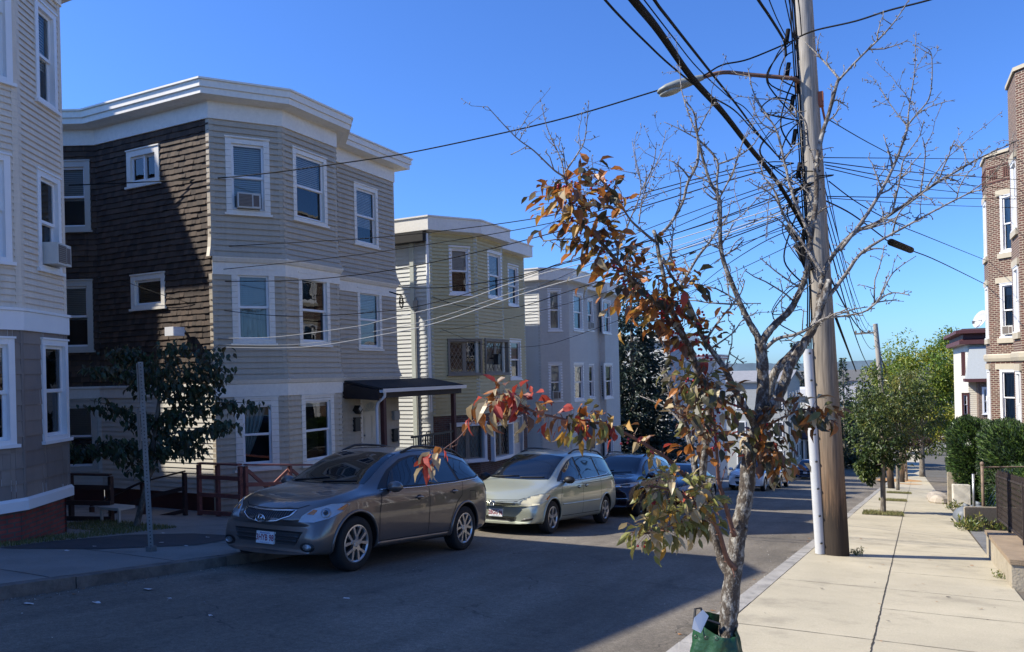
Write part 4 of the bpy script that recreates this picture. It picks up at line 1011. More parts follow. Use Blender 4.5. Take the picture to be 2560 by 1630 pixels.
class Skin:
    """drops outlines onto a finished body"""
    def __init__(s, me):
        s.v = [v.co.copy() for v in me.vertices]; s.bvh = BVHTree.FromPolygons(s.v, [tuple(p.vertices) for p in me.polygons])
    def frame(s, yaw, pitch=0.):
        # looking direction: yaw 0 = from the front (+x), 90 = from the car's left side (-y side towards +y)
        d = Vector((math.cos(R(yaw)) * math.cos(R(pitch)), math.sin(R(yaw)) * math.cos(R(pitch)), math.sin(R(pitch))))
        h = Vector((math.sin(R(yaw)), -math.cos(R(yaw)), 0)); v = h.cross(d)
        if v.z < 0: v = -v
        return d, h, v
    def cast(s, fr, a, b, org):
        d, h, v = fr; o = org + h * a + v * b - d * 6
        loc, nor, idx, dist = s.bvh.ray_cast(o, d)
        if loc is None: return None
        if nor.dot(d) > 0: nor = -nor
        return loc, nor
    def patch(s, mb, poly, yaw, off=.006, m=0, step=.07, pitch=0., org=Vector((0, 0, 0)), rim=.012, mirror=False):
        fr = s.frame(yaw, pitch); P = []
        n = len(poly)
        for i in range(n):
            a = Vector(poly[i]); b = Vector(poly[(i + 1) % n]); k = max(1, int((b - a).length / step))
            for j in range(k): P.append(a.lerp(b, j / k))
        nb = len(P); xs = [p.x for p in P]; ys = [p.y for p in P]; ins = []
        x = min(xs) + step / 2
        while x < max(xs):
            y = min(ys) + step / 2
            while y < max(ys):
                c = False; j = nb - 1
                for i in range(nb):
                    if (P[i].y > y) != (P[j].y > y) and x < (P[j].x - P[i].x) * (y - P[i].y) / (P[j].y - P[i].y) + P[i].x: c = not c
                    j = i
                if c and min((Vector((x, y)) - q).length for q in P) > step * .4: ins.append(Vector((x, y)))
                y += step
            x += step
        res = delaunay_2d_cdt(P + ins, [(i, (i + 1) % nb) for i in range(nb)], [], 1, 1e-5)
        co = res[0]; hits = [s.cast(fr, p.x, p.y, org) for p in co]
        flips = (1, -1) if mirror else (1,)
        for fl in flips:
            base = len(mb.v)
            for h in hits:
                if h is None: mb.v.append((0, 0, .5)); continue
                q = h[0] + h[1] * off; mb.v.append((q.x, q.y * fl, q.z))
            for f in res[2]:
                if any(hits[i] is None for i in f): continue
                mb.f.append(tuple(base + i for i in (f if fl > 0 else f[::-1]))); mb.m.append(m)
            if rim:
                b2 = len(mb.v)
                for i in range(nb):
                    h = hits[i]
                    if h is None: mb.v.append((0, 0, .5)); continue
                    q = h[0] - h[1] * .004; mb.v.append((q.x, q.y * fl, q.z))
                for i in range(nb):
                    j = (i + 1) % nb
                    if hits[i] is None or hits[j] is None: continue
                    mb.f.append((base + i, b2 + i, b2 + j, base + j)); mb.m.append(m)
    def line(s, mb, pts, yaw, wd=.01, off=.0035, m=0, step=.05, org=Vector((0, 0, 0)), mirror=True, tube=False, pitch=0.):
        fr = s.frame(yaw, pitch); L_ = []
        for a, b in zip(pts, pts[1:]):
            a = Vector(a); b = Vector(b); k = max(1, int((b - a).length / step))
            for j in range(k): L_.append(a.lerp(b, j / k))
        L_.append(Vector(pts[-1])); H = [s.cast(fr, p.x, p.y, org) for p in L_]; H = [h for h in H if h]
        for fl in ((1, -1) if mirror else (1,)):
            if tube:
                mb.tube([Vector(((h[0] + h[1] * off).x, (h[0] + h[1] * off).y * fl, (h[0] + h[1] * off).z)) for h in H], wd, 6, m); continue
            prev = None
            for i, h in enumerate(H):
                t = (H[min(i + 1, len(H) - 1)][0] - H[max(i - 1, 0)][0])
                if t.length < 1e-6: continue
                sd_ = t.normalized().cross(h[1]) * wd / 2; c = h[0] + h[1] * off
                q = [Vector((p.x, p.y * fl, p.z)) for p in (c - sd_, c + sd_)]
                if prev: mb.face([prev[0], prev[1], q[1], q[0]], m)
                prev = q
def spokes_rim(mb, n, r, style, back=-.02):
    """alloy in the y=0 plane, outside towards -y"""
    mb.lathe([(r * 1.0, .05), (r * 1.03, -.012), (r * .97, -.016), (r * .9, .0), (r * .9, .06)], (0, 0, 0), (0, 1, 0), 40)
    mb.lathe([(0, -.012), (r * .13, -.012), (r * .2, 0.0), (r * .22, .03)], (0, 0, 0), (0, 1, 0), 20)
    def bar(a0, r0, w0, a1, r1, w1, th=.03, y0=-.006, y1=-.012):
        p0 = Vector((math.cos(a0) * r0, 0, math.sin(a0) * r0)); p1 = Vector((math.cos(a1) * r1, 0, math.sin(a1) * r1))
        t = (p1 - p0).normalized(); sd_ = Vector((-t.z, 0, t.x))
        A = p0 - sd_ * w0 / 2; B_ = p0 + sd_ * w0 / 2; C2 = p1 + sd_ * w1 / 2; D2 = p1 - sd_ * w1 / 2
        Y = lambda v, y: (v.x, y, v.z)
        mb.hexa([Y(A, y0), Y(B_, y0), Y(C2, y1), Y(D2, y1), Y(A, th), Y(B_, th), Y(C2, th), Y(D2, th)])
    for k in range(n):
        a = 2 * math.pi * k / n + .3
        if style == 'split':
            bar(a, r * .12, r * .34, a, r * .42, r * .2)
            for s in (-1, 1): bar(a + s * .1, r * .36, r * .13, a + s * .33, r * .94, r * .17)
        elif style == 'star': bar(a, r * .15, r * .2, a, r * .94, r * .36)
        else:
            for s in (-1, 1): bar(a + s * .08, r * .15, r * .1, a + s * .16, r * .94, r * .12)
    for k in range(5):
        a = 2 * math.pi * k / 5; mb.lathe([(0, -.014), (.012, -.014), (.014, .0)], (math.cos(a) * r * .145, 0, math.sin(a) * r * .145), (0, 1, 0), 8)
def text_mesh(mb, txt, o, ax, ay, size, m=0, depth=.0015, bold=0., sx=1.):
    cu = bpy.data.curves.new('t', 'FONT'); cu.body = txt; cu.size = 1; cu.align_x = 'CENTER'; cu.align_y = 'CENTER'; cu.resolution_u = 3; cu.offset = bold
    ob = bpy.data.objects.new('t', cu); COL.objects.link(ob); dg = bpy.context.evaluated_depsgraph_get(); dg.update()
    me = bpy.data.meshes.new_from_object(ob.evaluated_get(dg)); bpy.data.objects.remove(ob)
    o = Vector(o); ax = Vector(ax); ay = Vector(ay); n = ax.cross(ay).normalized(); base = len(mb.v)
    for v in me.vertices: mb.v.append(tuple(o + ax * v.co.x * size * sx + ay * v.co.y * size + n * depth))
    for p in me.polygons: mb.f.append(tuple(base + i for i in p.vertices)); mb.m.append(m)
def build_car(spec, label, cat, mat, nose_y, xout, group='cars parked along the left kerb', heading=1, roadx=None, detail=2, slope=.115):
    """local x runs nose to tail, z up; nose_y = where the nose stands on the street"""
    L = spec['L']; hw = max(p[1] for p in spec['w'])
    me = car_body(spec)
    def sub(o):
        md = o.modifiers.new('s', 'SUBSURF'); md.levels = 2; md.render_levels = 2
    full = solid_eval(me, [sub]); skin = Skin(full)
    wr_, (wf, wb) = spec['tyre'], spec['wheels']
    cut = MB()
    for x in (wf, wb):
        for s in (-1, 1):
            a = spec.get('arch', wr_ + .055); prf = [(x + a * math.cos(t), spec.get('archz', wr_) + a * math.sin(t)) for t in [math.pi * 2 * k / 40 for k in range(40)]]
            cut.prism(prf, (0, s * (hw - .27), 0), (1, 0, 0), (0, 0, 1), (0, s * .6, 0))
    cob = cut.build('cutter', [WELL], fixn=True)
    full.materials.clear(); full.materials.append(mat)
    def boo(o):
        md = o.modifiers.new('b', 'BOOLEAN'); md.operation = 'DIFFERENCE'; md.object = cob; md.solver = 'EXACT'; md.material_mode = 'TRANSFER'
    body_me = solid_eval(full, [boo]); bpy.data.objects.remove(cob)
    yaw = math.atan(.018); x0 = xout - hw
    mtx = Matrix.Translation((xr(x0, nose_y), nose_y, prof(nose_y)))
    zf = prof(nose_y); zb = prof(nose_y + heading * L); fx = Vector((.018 * heading, heading, (zb - zf) / L)).normalized()
    fz = Vector((0, 0, 1)); fy = fz.cross(fx).normalized(); fz = fx.cross(fy)
    rot = Matrix((( fx.x, fy.x, fz.x, 0), (fx.y, fy.y, fz.y, 0), (fx.z, fy.z, fz.z, 0), (0, 0, 0, 1)))
    car = local_thing('parked_car', label, cat, mtx @ rot, group)
    body = bpy.data.objects.new('body', body_me); COL.objects.link(body); body.parent = car; ORG[body.name] = Vector((0, 0, 0))
    body_me.polygons.foreach_set('use_smooth', [True] * len(body_me.polygons)); body_me.set_sharp_from_angle(angle=R(38))
    # the visible flank is local -y (street side): yaw 90 looks along +y from there
    # ---- wheels
    for x in (wf, wb):
        for s in (-1, 1):
            m0 = MB(); rr = spec['rim']
            o = Vector((x, s * (hw - .03), wr_)); ax = (0, s, 0)
            prof_t = [(rr * .98, -.2), (wr_ * .92, -.215), (wr_ * .985, -.19), (wr_, -.15), (wr_, -.06), (wr_ * .985, -.02), (wr_ * .93, .0), (rr * 1.12, .008), (rr * 1.02, -.004), (rr * .98, -.03)]
            hub = MB(); hub.lathe([(0, -.11), (rr * .97, -.1)], o, ax, 24); wh = hub.build('wheel', M('brake_dark', (.03, .03, .03), .6, .1), car)
            tm = MB(); tm.lathe(prof_t, o, ax, 44)
            for k in range(0):
                pass
            tm.build('tyre', TYRE, wh, autosmooth=40)
            rm = MB(); t2 = MB(); spokes_rim(t2, spec.get('nspoke', 5), rr, spec.get('style', 'star'))
            rm.v = [(o.x + v[0], o.y - s * v[1] * 1.0 - s * .012, o.z + v[2]) for v in t2.v]; rm.f = t2.f; rm.m = t2.m
            rm.build('rim', spec.get('rimmat', ALLOY), wh, autosmooth=35, fixn=True)
            if detail > 1:
                fl = MB(); a = spec.get('arch', wr_ + .055)
                zc_ = spec.get('archz', wr_)
                pts = []
                for k in range(29):
                    t = R(-14) + R(208) * k / 28; q = skin.bvh.ray_cast(Vector((x + (a + .012) * math.cos(t), s * 3, zc_ + (a + .012) * math.sin(t))), Vector((0, -s, 0)))
                    if q[0]: pts.append(q[0] + q[1] * .002)
                fl.tube(pts, .02, 6, 0); fl.build('wheel_arch', mat, car, smooth=True)
    # ---- glass
    gb = MB()
    for poly in spec['windshield']: skin.patch(gb, poly, 0, .006, step=.08)
    gb.build('windshield', CGLASS, car, autosmooth=25)
    bz = MB()
    skin.patch(bz, spec['dlo'], 90, .004, step=.07, mirror=True); [h_.build('window_trim', PLAST, car, autosmooth=30) for h_ in halves(bz)]
    for poly in spec['side_glass']:
        gb = MB(); skin.patch(gb, poly, 90, .009, step=.07, mirror=True); [h_.build('side_window', CGLASS, car, autosmooth=25) for h_ in halves(gb)]
    if 'rear_glass' in spec:
        gb = MB(); skin.patch(gb, spec['rear_glass'], 180, .006, step=.09, org=Vector((L, 0, 0))); gb.build('rear_window', CGLASS, car, smooth=True)
    # ---- panel gaps
    for ln in spec['seams']:
        sm = MB(); skin.line(sm, ln, 90, .011, .003); [h_.build('panel_gap', SEAM, car) for h_ in halves(sm)]
    for ln in spec.get('hood_seams', []): sm = MB(); skin.line(sm, ln, 0, .011, .003, mirror=False); sm.build('panel_gap', SEAM, car)
    if 'chrome_belt' in spec:
        cm = MB(); skin.line(cm, spec['chrome_belt'], 90, .009, .008, tube=True); [h_.build('belt_moulding', CHROME, car, smooth=True) for h_ in halves(cm)]
    if 'moulding' in spec:
        cm = MB(); skin.line(cm, spec['moulding'], 90, .013, .004, tube=True); [h_.build('side_moulding', mat, car, smooth=True) for h_ in halves(cm)]
    if 'cladding' in spec:
        cm = MB()
        for poly in spec['cladding']: skin.patch(cm, poly, 90, .008, step=.08, mirror=True)
        [h_.build('lower_cladding', spec.get('cladmat', PLAST), car, smooth=True) for h_ in halves(cm)]
    # ---- handles, mirrors
    for (x, z) in spec['handles']:
        hm = MB()
        for fl in (1, -1):
            h = skin.cast(skin.frame(90), x, z, Vector((0, 0, 0)))
            if not h: continue
            c = h[0] + h[1] * .02; c.y *= fl; hm.ellipsoid(c, (.1, .016, .02), 10, 6)
            c2 = h[0] + h[1] * .002; c2.y *= fl; hm.ellipsoid(c2, (.062, .006, .04), 10, 6, 1)
        [h_.build('door_handle', [mat, SEAM], car, smooth=True) for h_ in halves(hm)]
    mx, mz = spec['mirror']; h = skin.cast(skin.frame(90), mx, mz, Vector((0, 0, 0)))
    for fl in (1, -1):
        mm = MB(); c = h[0].copy(); c.y *= fl; oy = fl * (1 if h[0].y > 0 else -1)
        rotm = Matrix.Rotation(0, 3, 'Z')
        mm.ellipsoid(c + Vector((-.02, oy * .15, .03)), (.085, .125, .082), 14, 9, 0); mm.beam(c + Vector((0, -oy * .02, -.02)), c + Vector((-.01, oy * .08, -.01)), .06, .045, 1)
        mm.ellipsoid(c + Vector((.035, oy * .15, .03)), (.045, .105, .066), 12, 7, 1)
        mm.build('side_mirror', [spec.get('mirrormat', mat), PLAST], car, smooth=True)
    if 'rails' in spec:
        for s in (-1, 1):
            rm = MB(); xa, xb, yy = spec['rails']; pts = []
            for k in range(13):
                x = xa + (xb - xa) * k / 12; q = skin.bvh.ray_cast(Vector((x, s * yy, 4)), Vector((0, 0, -1))); lift = .055 * min(1, 6 * min(k, 12 - k) / 12) + .0
                if q[0]: pts.append(q[0] + Vector((0, 0, lift)))
            rm.tube(pts, .02, 7); rm.build('roof_rail', spec.get('railmat', PLAST), car, smooth=True)
    # ---- front end
    for nm, items in spec['front'].items():
        base = nm.split('#')[0]; fm = MB(); mats_ = []
        for (mt, yaw_, poly, off, mir) in items:
            if mt not in mats_: mats_.append(mt)
            skin.patch(fm, poly, yaw_, off, mats_.index(mt), .04, mirror=mir)
        if fm.f:
            for h_ in (halves(fm) if items[0][4] else [fm]): h_.build(base, mats_, car, smooth=True)
    for nm, (mt, yaw_, pts, rad, off, mir) in spec.get('front_tubes', {}).items():
        fm = MB(); skin.line(fm, pts, yaw_, rad, off, tube=True, mirror=mir); [h_.build(nm.split('#')[0], mt, car, smooth=True) for h_ in (halves(fm) if mir else [fm])]
    if 'bars' in spec:      # grille bars
        (y0, y1, z0, z1, nb, vert, mt) = spec['bars']; gm = MB()
        for k in range(nb):
            if vert: y = y0 + (y1 - y0) * (k + .5) / nb; dz = (z1 - z0) * .07 * ((y / y1) ** 2); skin.line(gm, [(y, z0 + dz), (y, z1)], 0, .0045, .008, tube=True, mirror=False)
            else: z = z0 + (z1 - z0) * (k + .5) / nb; skin.line(gm, [(y0, z), (y1, z)], 0, .012, .006, tube=True, mirror=False)
        gm.build('grille_bar', mt, car, smooth=True)
    if 'plate' in spec:
        txt, yc, zc_ = spec['plate']; h = skin.cast(skin.frame(0), yc, zc_, Vector((0, 0, 0))); c = h[0] + Vector((-.03, 0, 0))
        pm = MB(); pm.box((c.x - .004, c.y - .155, c.z - .078), (c.x + .03, c.y + .155, c.z + .078)); pl = pm.build('license_plate', PLATEM, car)
        if txt:
            tm = MB(); ax, ay = (0, -1, 0), (0, 0, 1)
            text_mesh(tm, txt, (c.x - .0045, c.y, c.z - .004), ax, ay, .112, 0, .0015, .022, .76); text_mesh(tm, 'Massachusetts', (c.x - .0045, c.y, c.z + .059), ax, ay, .03, 1, .0015, .01); text_mesh(tm, 'The Spirit of America', (c.x - .0045, c.y, c.z - .063), ax, ay, .02, 1, .0015, .0)
            tm.build('plate_lettering', [PLRED, PLBLUE], pl)
    if 'emblem' in spec:
        kind, yc, zc_, r = spec['emblem']; h = skin.cast(skin.frame(0), yc, zc_, Vector((0, 0, 0))); c = h[0] + Vector((-.018, 0, 0)); em = MB()
        def ell(cy, cz, a, b, rad, n=24): em.tube([(c.x, c.y + cy + a * math.cos(2 * math.pi * k / n), c.z + cz + b * math.sin(2 * math.pi * k / n)) for k in range(n + 1)], rad, 6)
        ell(0, 0, r, r * .62, r * .09)
        if kind == 'h':
            for s in (-1, 1): em.tube([(c.x, c.y + s * r * .42 + r * .16, c.z - r * .5), (c.x, c.y + s * r * .42 - r * .16, c.z + r * .5)], r * .1, 6)
            em.tube([(c.x, c.y + r * .42, c.z - r * .16), (c.x, c.y - r * .42, c.z + r * .16)], r * .1, 6)
        elif kind == 't': ell(0, r * .2, r * .7, r * .25, r * .07); ell(0, 0, r * .25, r * .55, r * .07)
        elif kind == 'bar': em.tube([(c.x, c.y - r, c.z), (c.x, c.y + r, c.z)], r * .12, 6)
        em.build('emblem', CHROME, car, smooth=True)
    for nm, items in spec.get('tail', {}).items():
        fm = MB()
        for (yaw_, poly, off) in items: skin.patch(fm, poly, yaw_, off, 0, .05, mirror=True, org=Vector((L, 0, 0)) if yaw_ > 120 else Vector((0, 0, 0)))
        [h_.build(nm, REDL, car, smooth=True) for h_ in halves(fm)]
    if detail > 1:
        wm = MB()
        for (a, b) in spec.get('wipers', []): skin.line(wm, [a, b], 0, .009, .016, tube=True, mirror=False)
        if wm.f: wm.build('wiper', PLAST, car, smooth=True)
    return car, skin
def circ(cx, cy, rx, ry=None, n=18): return [(cx + rx * math.cos(2 * math.pi * k / n), cy + (ry or rx) * math.sin(2 * math.pi * k / n)) for k in range(n)]
SUV = dict(L=4.84, bump_z=.5, nose_h=.4, bow=.27, lean=.27, rbow=.16, rlean=.1,
    top=[(0, .66), (.04, .80), (.12, .895), (.3, .96), (.6, 1.015), (1.0, 1.075), (1.22, 1.11), (1.4, 1.2), (1.75, 1.41), (2.1, 1.575), (2.4, 1.645), (2.9, 1.685), (3.5, 1.675), (4.0, 1.62), (4.3, 1.54), (4.5, 1.39), (4.65, 1.17), (4.76, 1.0), (4.84, .8)],
    w=[(0, .74), (.1, .84), (.3, .90), (.6, .935), (1.0, .955), (2.4, .965), (3.9, .955), (4.4, .92), (4.7, .88), (4.84, .8)],
    wr=[(0, .62), (.2, .72), (.6, .78), (1.15, .77), (1.35, .735), (1.8, .67), (2.2, .625), (3, .63), (4.0, .6), (4.4, .6), (4.65, .66), (4.84, .66)],
    belt=[(0, .6), (.2, .8), (.6, .92), (1.2, 1.0), (1.6, 1.015), (2.4, 1.04), (3.4, 1.09), (4.2, 1.15), (4.6, 1.1), (4.84, .74)],
    bot=[(0, .26), (.5, .23), (1.4, .23), (3.6, .23), (4.5, .28), (4.84, .38)],
    wheels=(.95, 3.755), tyre=.365, rim=.245, arch=.425, style='split', nspoke=5,
    windshield=[[(-.69, 1.135), (-.3, 1.125), (.3, 1.125), (.69, 1.135), (.575, 1.56), (.3, 1.585), (-.3, 1.585), (-.575, 1.56)]],
    dlo=[(1.46, 1.07), (2.4, 1.085), (3.4, 1.13), (4.1, 1.18), (4.40, 1.235), (4.34, 1.33), (4.06, 1.47), (3.6, 1.545), (3.0, 1.57), (2.5, 1.55), (2.2, 1.49), (1.85, 1.335)],
    side_glass=[[(1.66, 1.095), (2.62, 1.115), (2.59, 1.53), (2.5, 1.52), (2.24, 1.465), (1.9, 1.315)], [(2.70, 1.12), (3.5, 1.155), (3.42, 1.525), (3.0, 1.545), (2.67, 1.54)], [(3.58, 1.165), (4.1, 1.205), (4.33, 1.25), (4.27, 1.33), (4.02, 1.45), (3.5, 1.52)]],
    rear_glass=[(-.52, 1.2), (.52, 1.2), (.46, 1.5), (-.46, 1.5)],
    seams=[[(1.42, .36), (1.40, .75), (1.47, 1.05)], [(2.63, .36), (2.65, 1.07)], [(3.24, .36), (3.29, .55), (3.46, .82), (3.6, .92), (3.66, 1.13)], [(1.42, .36), (3.24, .36)], [(4.62, .55), (4.58, 1.0)], [(3.86, .98), (4.06, .98), (4.06, .83), (3.86, .83), (3.86, .98)]],
    handles=[(2.36, .93), (3.36, .985)], mirror=(1.66, 1.08), rails=(2.35, 4.15, .575),
    chrome_belt=[(1.5, 1.06), (2.4, 1.077), (3.4, 1.122), (4.1, 1.172), (4.42, 1.23)],
    tail=dict(tail_light=[(90, [(4.45, 1.09), (4.62, 1.06), (4.72, .88), (4.6, .92), (4.5, .98)], .008), (180, [(.66, 1.06), (.84, 1.0), (.84, .86), (.62, .9)], .008)]),
    wipers=[((-.55, 1.14), (.02, 1.2)), ((.0, 1.14), (.55, 1.17))], front={})
def shift_car(base, **k):
    s = {a: (list(b) if isinstance(b, list) else b) for a, b in base.items()}; s.update(k); return s
VERA = shift_car(SUV, cladding=[[(1.4, .27), (3.27, .27), (3.25, .35), (1.42, .35)]], cladmat=None,
    front={
    'headlight#a': [(LENS, 35, [(.58, .67), (.62, .745), (.74, .83), (.97, .895), (1.17, .91), (1.2, .895), (1.11, .80), (.96, .72), (.78, .67)], .007, True), (AMBER, 35, [(1.05, .83), (1.165, .903), (1.19, .89), (1.13, .82)], .0115, True), (AMBER, 35, [(.68, .765), (.76, .825), (.81, .815), (.77, .76)], .0115, True), (ALU, 35, circ(.92, .79, .062, .058), .011, True), (CGLASS, 35, circ(.92, .79, .03, .03), .014, True)],
    'grille#a': [(PLAST, 0, [(-.44, .81), (-.40, .735), (-.25, .68), (0, .66), (.25, .68), (.40, .735), (.44, .81), (.2, .80), (0, .795), (-.2, .80)], .005, False)],
    'air_intake#a': [(PLAST, 0, [(-.6, .545), (.6, .545), (.5, .375), (-.5, .375)], .004, False)],
    'fog_lamp#a': [(PLAST, 22, circ(.74, .36, .105, .062), .006, True), (ALU, 22, circ(.74, .36, .062, .04), .012, True)]},
    front_tubes={'grille_surround#a': (CHROME, 0, [(-.44, .81), (-.40, .735), (-.25, .68), (0, .66), (.25, .68), (.40, .735), (.44, .81), (.2, .80), (0, .795), (-.2, .80), (-.44, .81)], .011, .006, False),
        'bumper_slat#a': (M('slat_dark', (.03, .03, .032), .4, .1), 0, [(-.55, .48), (.55, .48)], .014, .004, False), 'bumper_slat#b': (M('slat_dark', (.03, .03, .032), .4, .1), 0, [(-.52, .425), (.52, .425)], .014, .004, False)},
    bars=(-.38, .38, .675, .795, 22, True, M('grille_bar_grey', (.12, .12, .13), .35, .05, metal=.7)), emblem=('h', 0, .695, .078), plate=('3HYB 98', 0, .44),
    hood_seams=[[(-.56, .88), (-.44, .835), (0, .82), (.44, .835), (.56, .88)]])
VAN = shift_car(SUV, L=5.1, bow=.3, lean=.34, nose_h=.36,
    top=[(0, .6), (.05, .72), (.15, .80), (.4, .885), (.8, .97), (1.08, 1.04), (1.28, 1.14), (1.7, 1.38), (2.1, 1.58), (2.45, 1.675), (3.2, 1.73), (4.2, 1.705), (4.7, 1.63), (4.9, 1.40), (5.03, 1.05), (5.1, .8)],
    w=[(0, .76), (.1, .86), (.3, .92), (.6, .95), (1.0, .97), (2.4, .98), (4.2, .975), (4.7, .94), (5.0, .9), (5.1, .84)],
    wr=[(0, .6), (.2, .7), (.6, .77), (1.1, .77), (1.35, .74), (1.8, .7), (2.2, .665), (3, .67), (4.2, .66), (4.7, .64), (4.95, .72), (5.1, .72)],
    belt=[(0, .56), (.2, .74), (.6, .86), (1.1, .96), (1.6, .985), (2.4, 1.01), (3.4, 1.05), (4.4, 1.1), (4.8, 1.08), (5.1, .74)],
    bot=[(0, .22), (.5, .2), (1.4, .2), (3.6, .2), (4.7, .26), (5.1, .36)],
    wheels=(.97, 4.0), tyre=.335, rim=.215, arch=.385, style='star', nspoke=5,
    windshield=[[(-.7, 1.085), (-.3, 1.07), (.3, 1.07), (.7, 1.085), (.63, 1.565), (.3, 1.6), (-.3, 1.6), (-.63, 1.565)]],
    dlo=[(1.38, 1.05), (2.4, 1.06), (3.4, 1.1), (4.5, 1.15), (4.82, 1.18), (4.78, 1.4), (4.6, 1.53), (4.2, 1.575), (3.2, 1.61), (2.5, 1.565), (2.2, 1.48), (1.8, 1.29)],
    side_glass=[[(1.56, 1.075), (2.5, 1.09), (2.48, 1.55), (2.22, 1.455), (1.85, 1.29)], [(2.58, 1.09), (3.6, 1.125), (3.56, 1.575), (3.2, 1.585), (2.56, 1.57)], [(3.68, 1.13), (4.5, 1.17), (4.76, 1.2), (4.72, 1.39), (4.57, 1.5), (4.2, 1.55), (3.64, 1.575)]],
    rear_glass=[(-.6, 1.15), (.6, 1.15), (.54, 1.55), (-.54, 1.55)],
    seams=[[(1.36, .34), (1.34, .75), (1.44, 1.02)], [(2.52, .34), (2.54, 1.05)], [(3.64, .34), (3.67, 1.1)], [(1.36, .34), (3.64, .34)], [(2.54, .98), (4.7, 1.07)]],
    handles=[(2.3, .92), (2.72, .94)], mirror=(1.62, 1.06), rails=(2.5, 4.6, .6), moulding=[(1.42, .58), (3.58, .60)],
    wipers=[((-.6, 1.1), (.0, 1.13)), ((.05, 1.1), (.6, 1.12))], mirrormat=PLAST,
    tail=dict(tail_light=[(90, [(4.72, 1.1), (4.9, 1.06), (4.98, .86), (4.84, .86)], .008), (180, [(.7, 1.1), (.86, 1.0), (.86, .8), (.72, .84)], .008)]),
    front={
    'headlight#a': [(LENSY, 35, [(.56, .59), (.6, .665), (.8, .76), (1.02, .815), (1.22, .83), (1.245, .80), (1.16, .69), (.98, .61), (.76, .575)], .007, True), (AMBER, 35, [(1.12, .705), (1.23, .80), (1.24, .775), (1.17, .69)], .011, True)],
    'grille#a': [(PLAST, 0, [(-.5, .665), (-.46, .60), (-.3, .565), (0, .555), (.3, .565), (.46, .60), (.5, .665), (.2, .655), (0, .65), (-.2, .655)], .004, False)],
    'air_intake#a': [(PLAST, 0, [(-.46, .35), (.46, .35), (.42, .255), (-.42, .255)], .004, False)],
    'fog_recess#a': [(PLAST, 22, [(.62, .27), (.86, .31), (.88, .35), (.68, .335)], .005, True)]},
    front_tubes={}, bars=(-.46, .46, .56, .655, 3, False, None), emblem=('t', 0, .615, .072), plate=('2BGG 96', 0, .42),
    hood_seams=[[(-.6, .73), (-.5, .69), (0, .675), (.5, .69), (.6, .73)]])
PIL = shift_car(SUV, L=4.94, bow=.3, lean=.2,
    top=[(0, .7), (.05, .86), (.15, .96), (.4, 1.03), (1.0, 1.09), (1.25, 1.135), (1.5, 1.26), (1.85, 1.47), (2.15, 1.61), (2.5, 1.69), (3.3, 1.725), (4.3, 1.67), (4.6, 1.57), (4.78, 1.3), (4.88, 1.05), (4.94, .8)],
    w=[(0, .78), (.1, .87), (.3, .93), (.6, .96), (1.0, .975), (2.4, .985), (4.0, .98), (4.5, .94), (4.8, .9), (4.94, .84)],
    wheels=(.98, 3.8), style='twin', rimmat=M('dark_alloy', (.12, .12, .13), .3, .05, metal=.8),
    front={'headlight#a': [(LENS, 35, [(.52, .80), (.54, .85), (.9, .90), (1.18, .93), (1.2, .90), (1.0, .81), (.8, .78)], .007, True), (CGLASS, 35, [(.66, .81), (.68, .85), (.95, .88), (.92, .82)], .011, True)],
    'grille#a': [(PLAST, 0, [(-.55, .68), (.55, .68), (.58, .83), (-.58, .83)], .005, False)], 'air_intake#a': [(PLAST, 0, [(-.6, .5), (.6, .5), (.5, .33), (-.5, .33)], .004, False)]},
    front_tubes={'grille_bar#a': (CHROME, 0, [(-.62, .8), (-.3, .775), (.3, .775), (.62, .8)], .022, .006, False), 'chrome_strip#b': (CHROME, 20, [(.5, .47), (.85, .5)], .012, .006, True)},
    plate=(None, 0, .56), emblem=('bar', 0, .775, .06))
for k in ('bars', 'hood_seams'): PIL.pop(k, None)
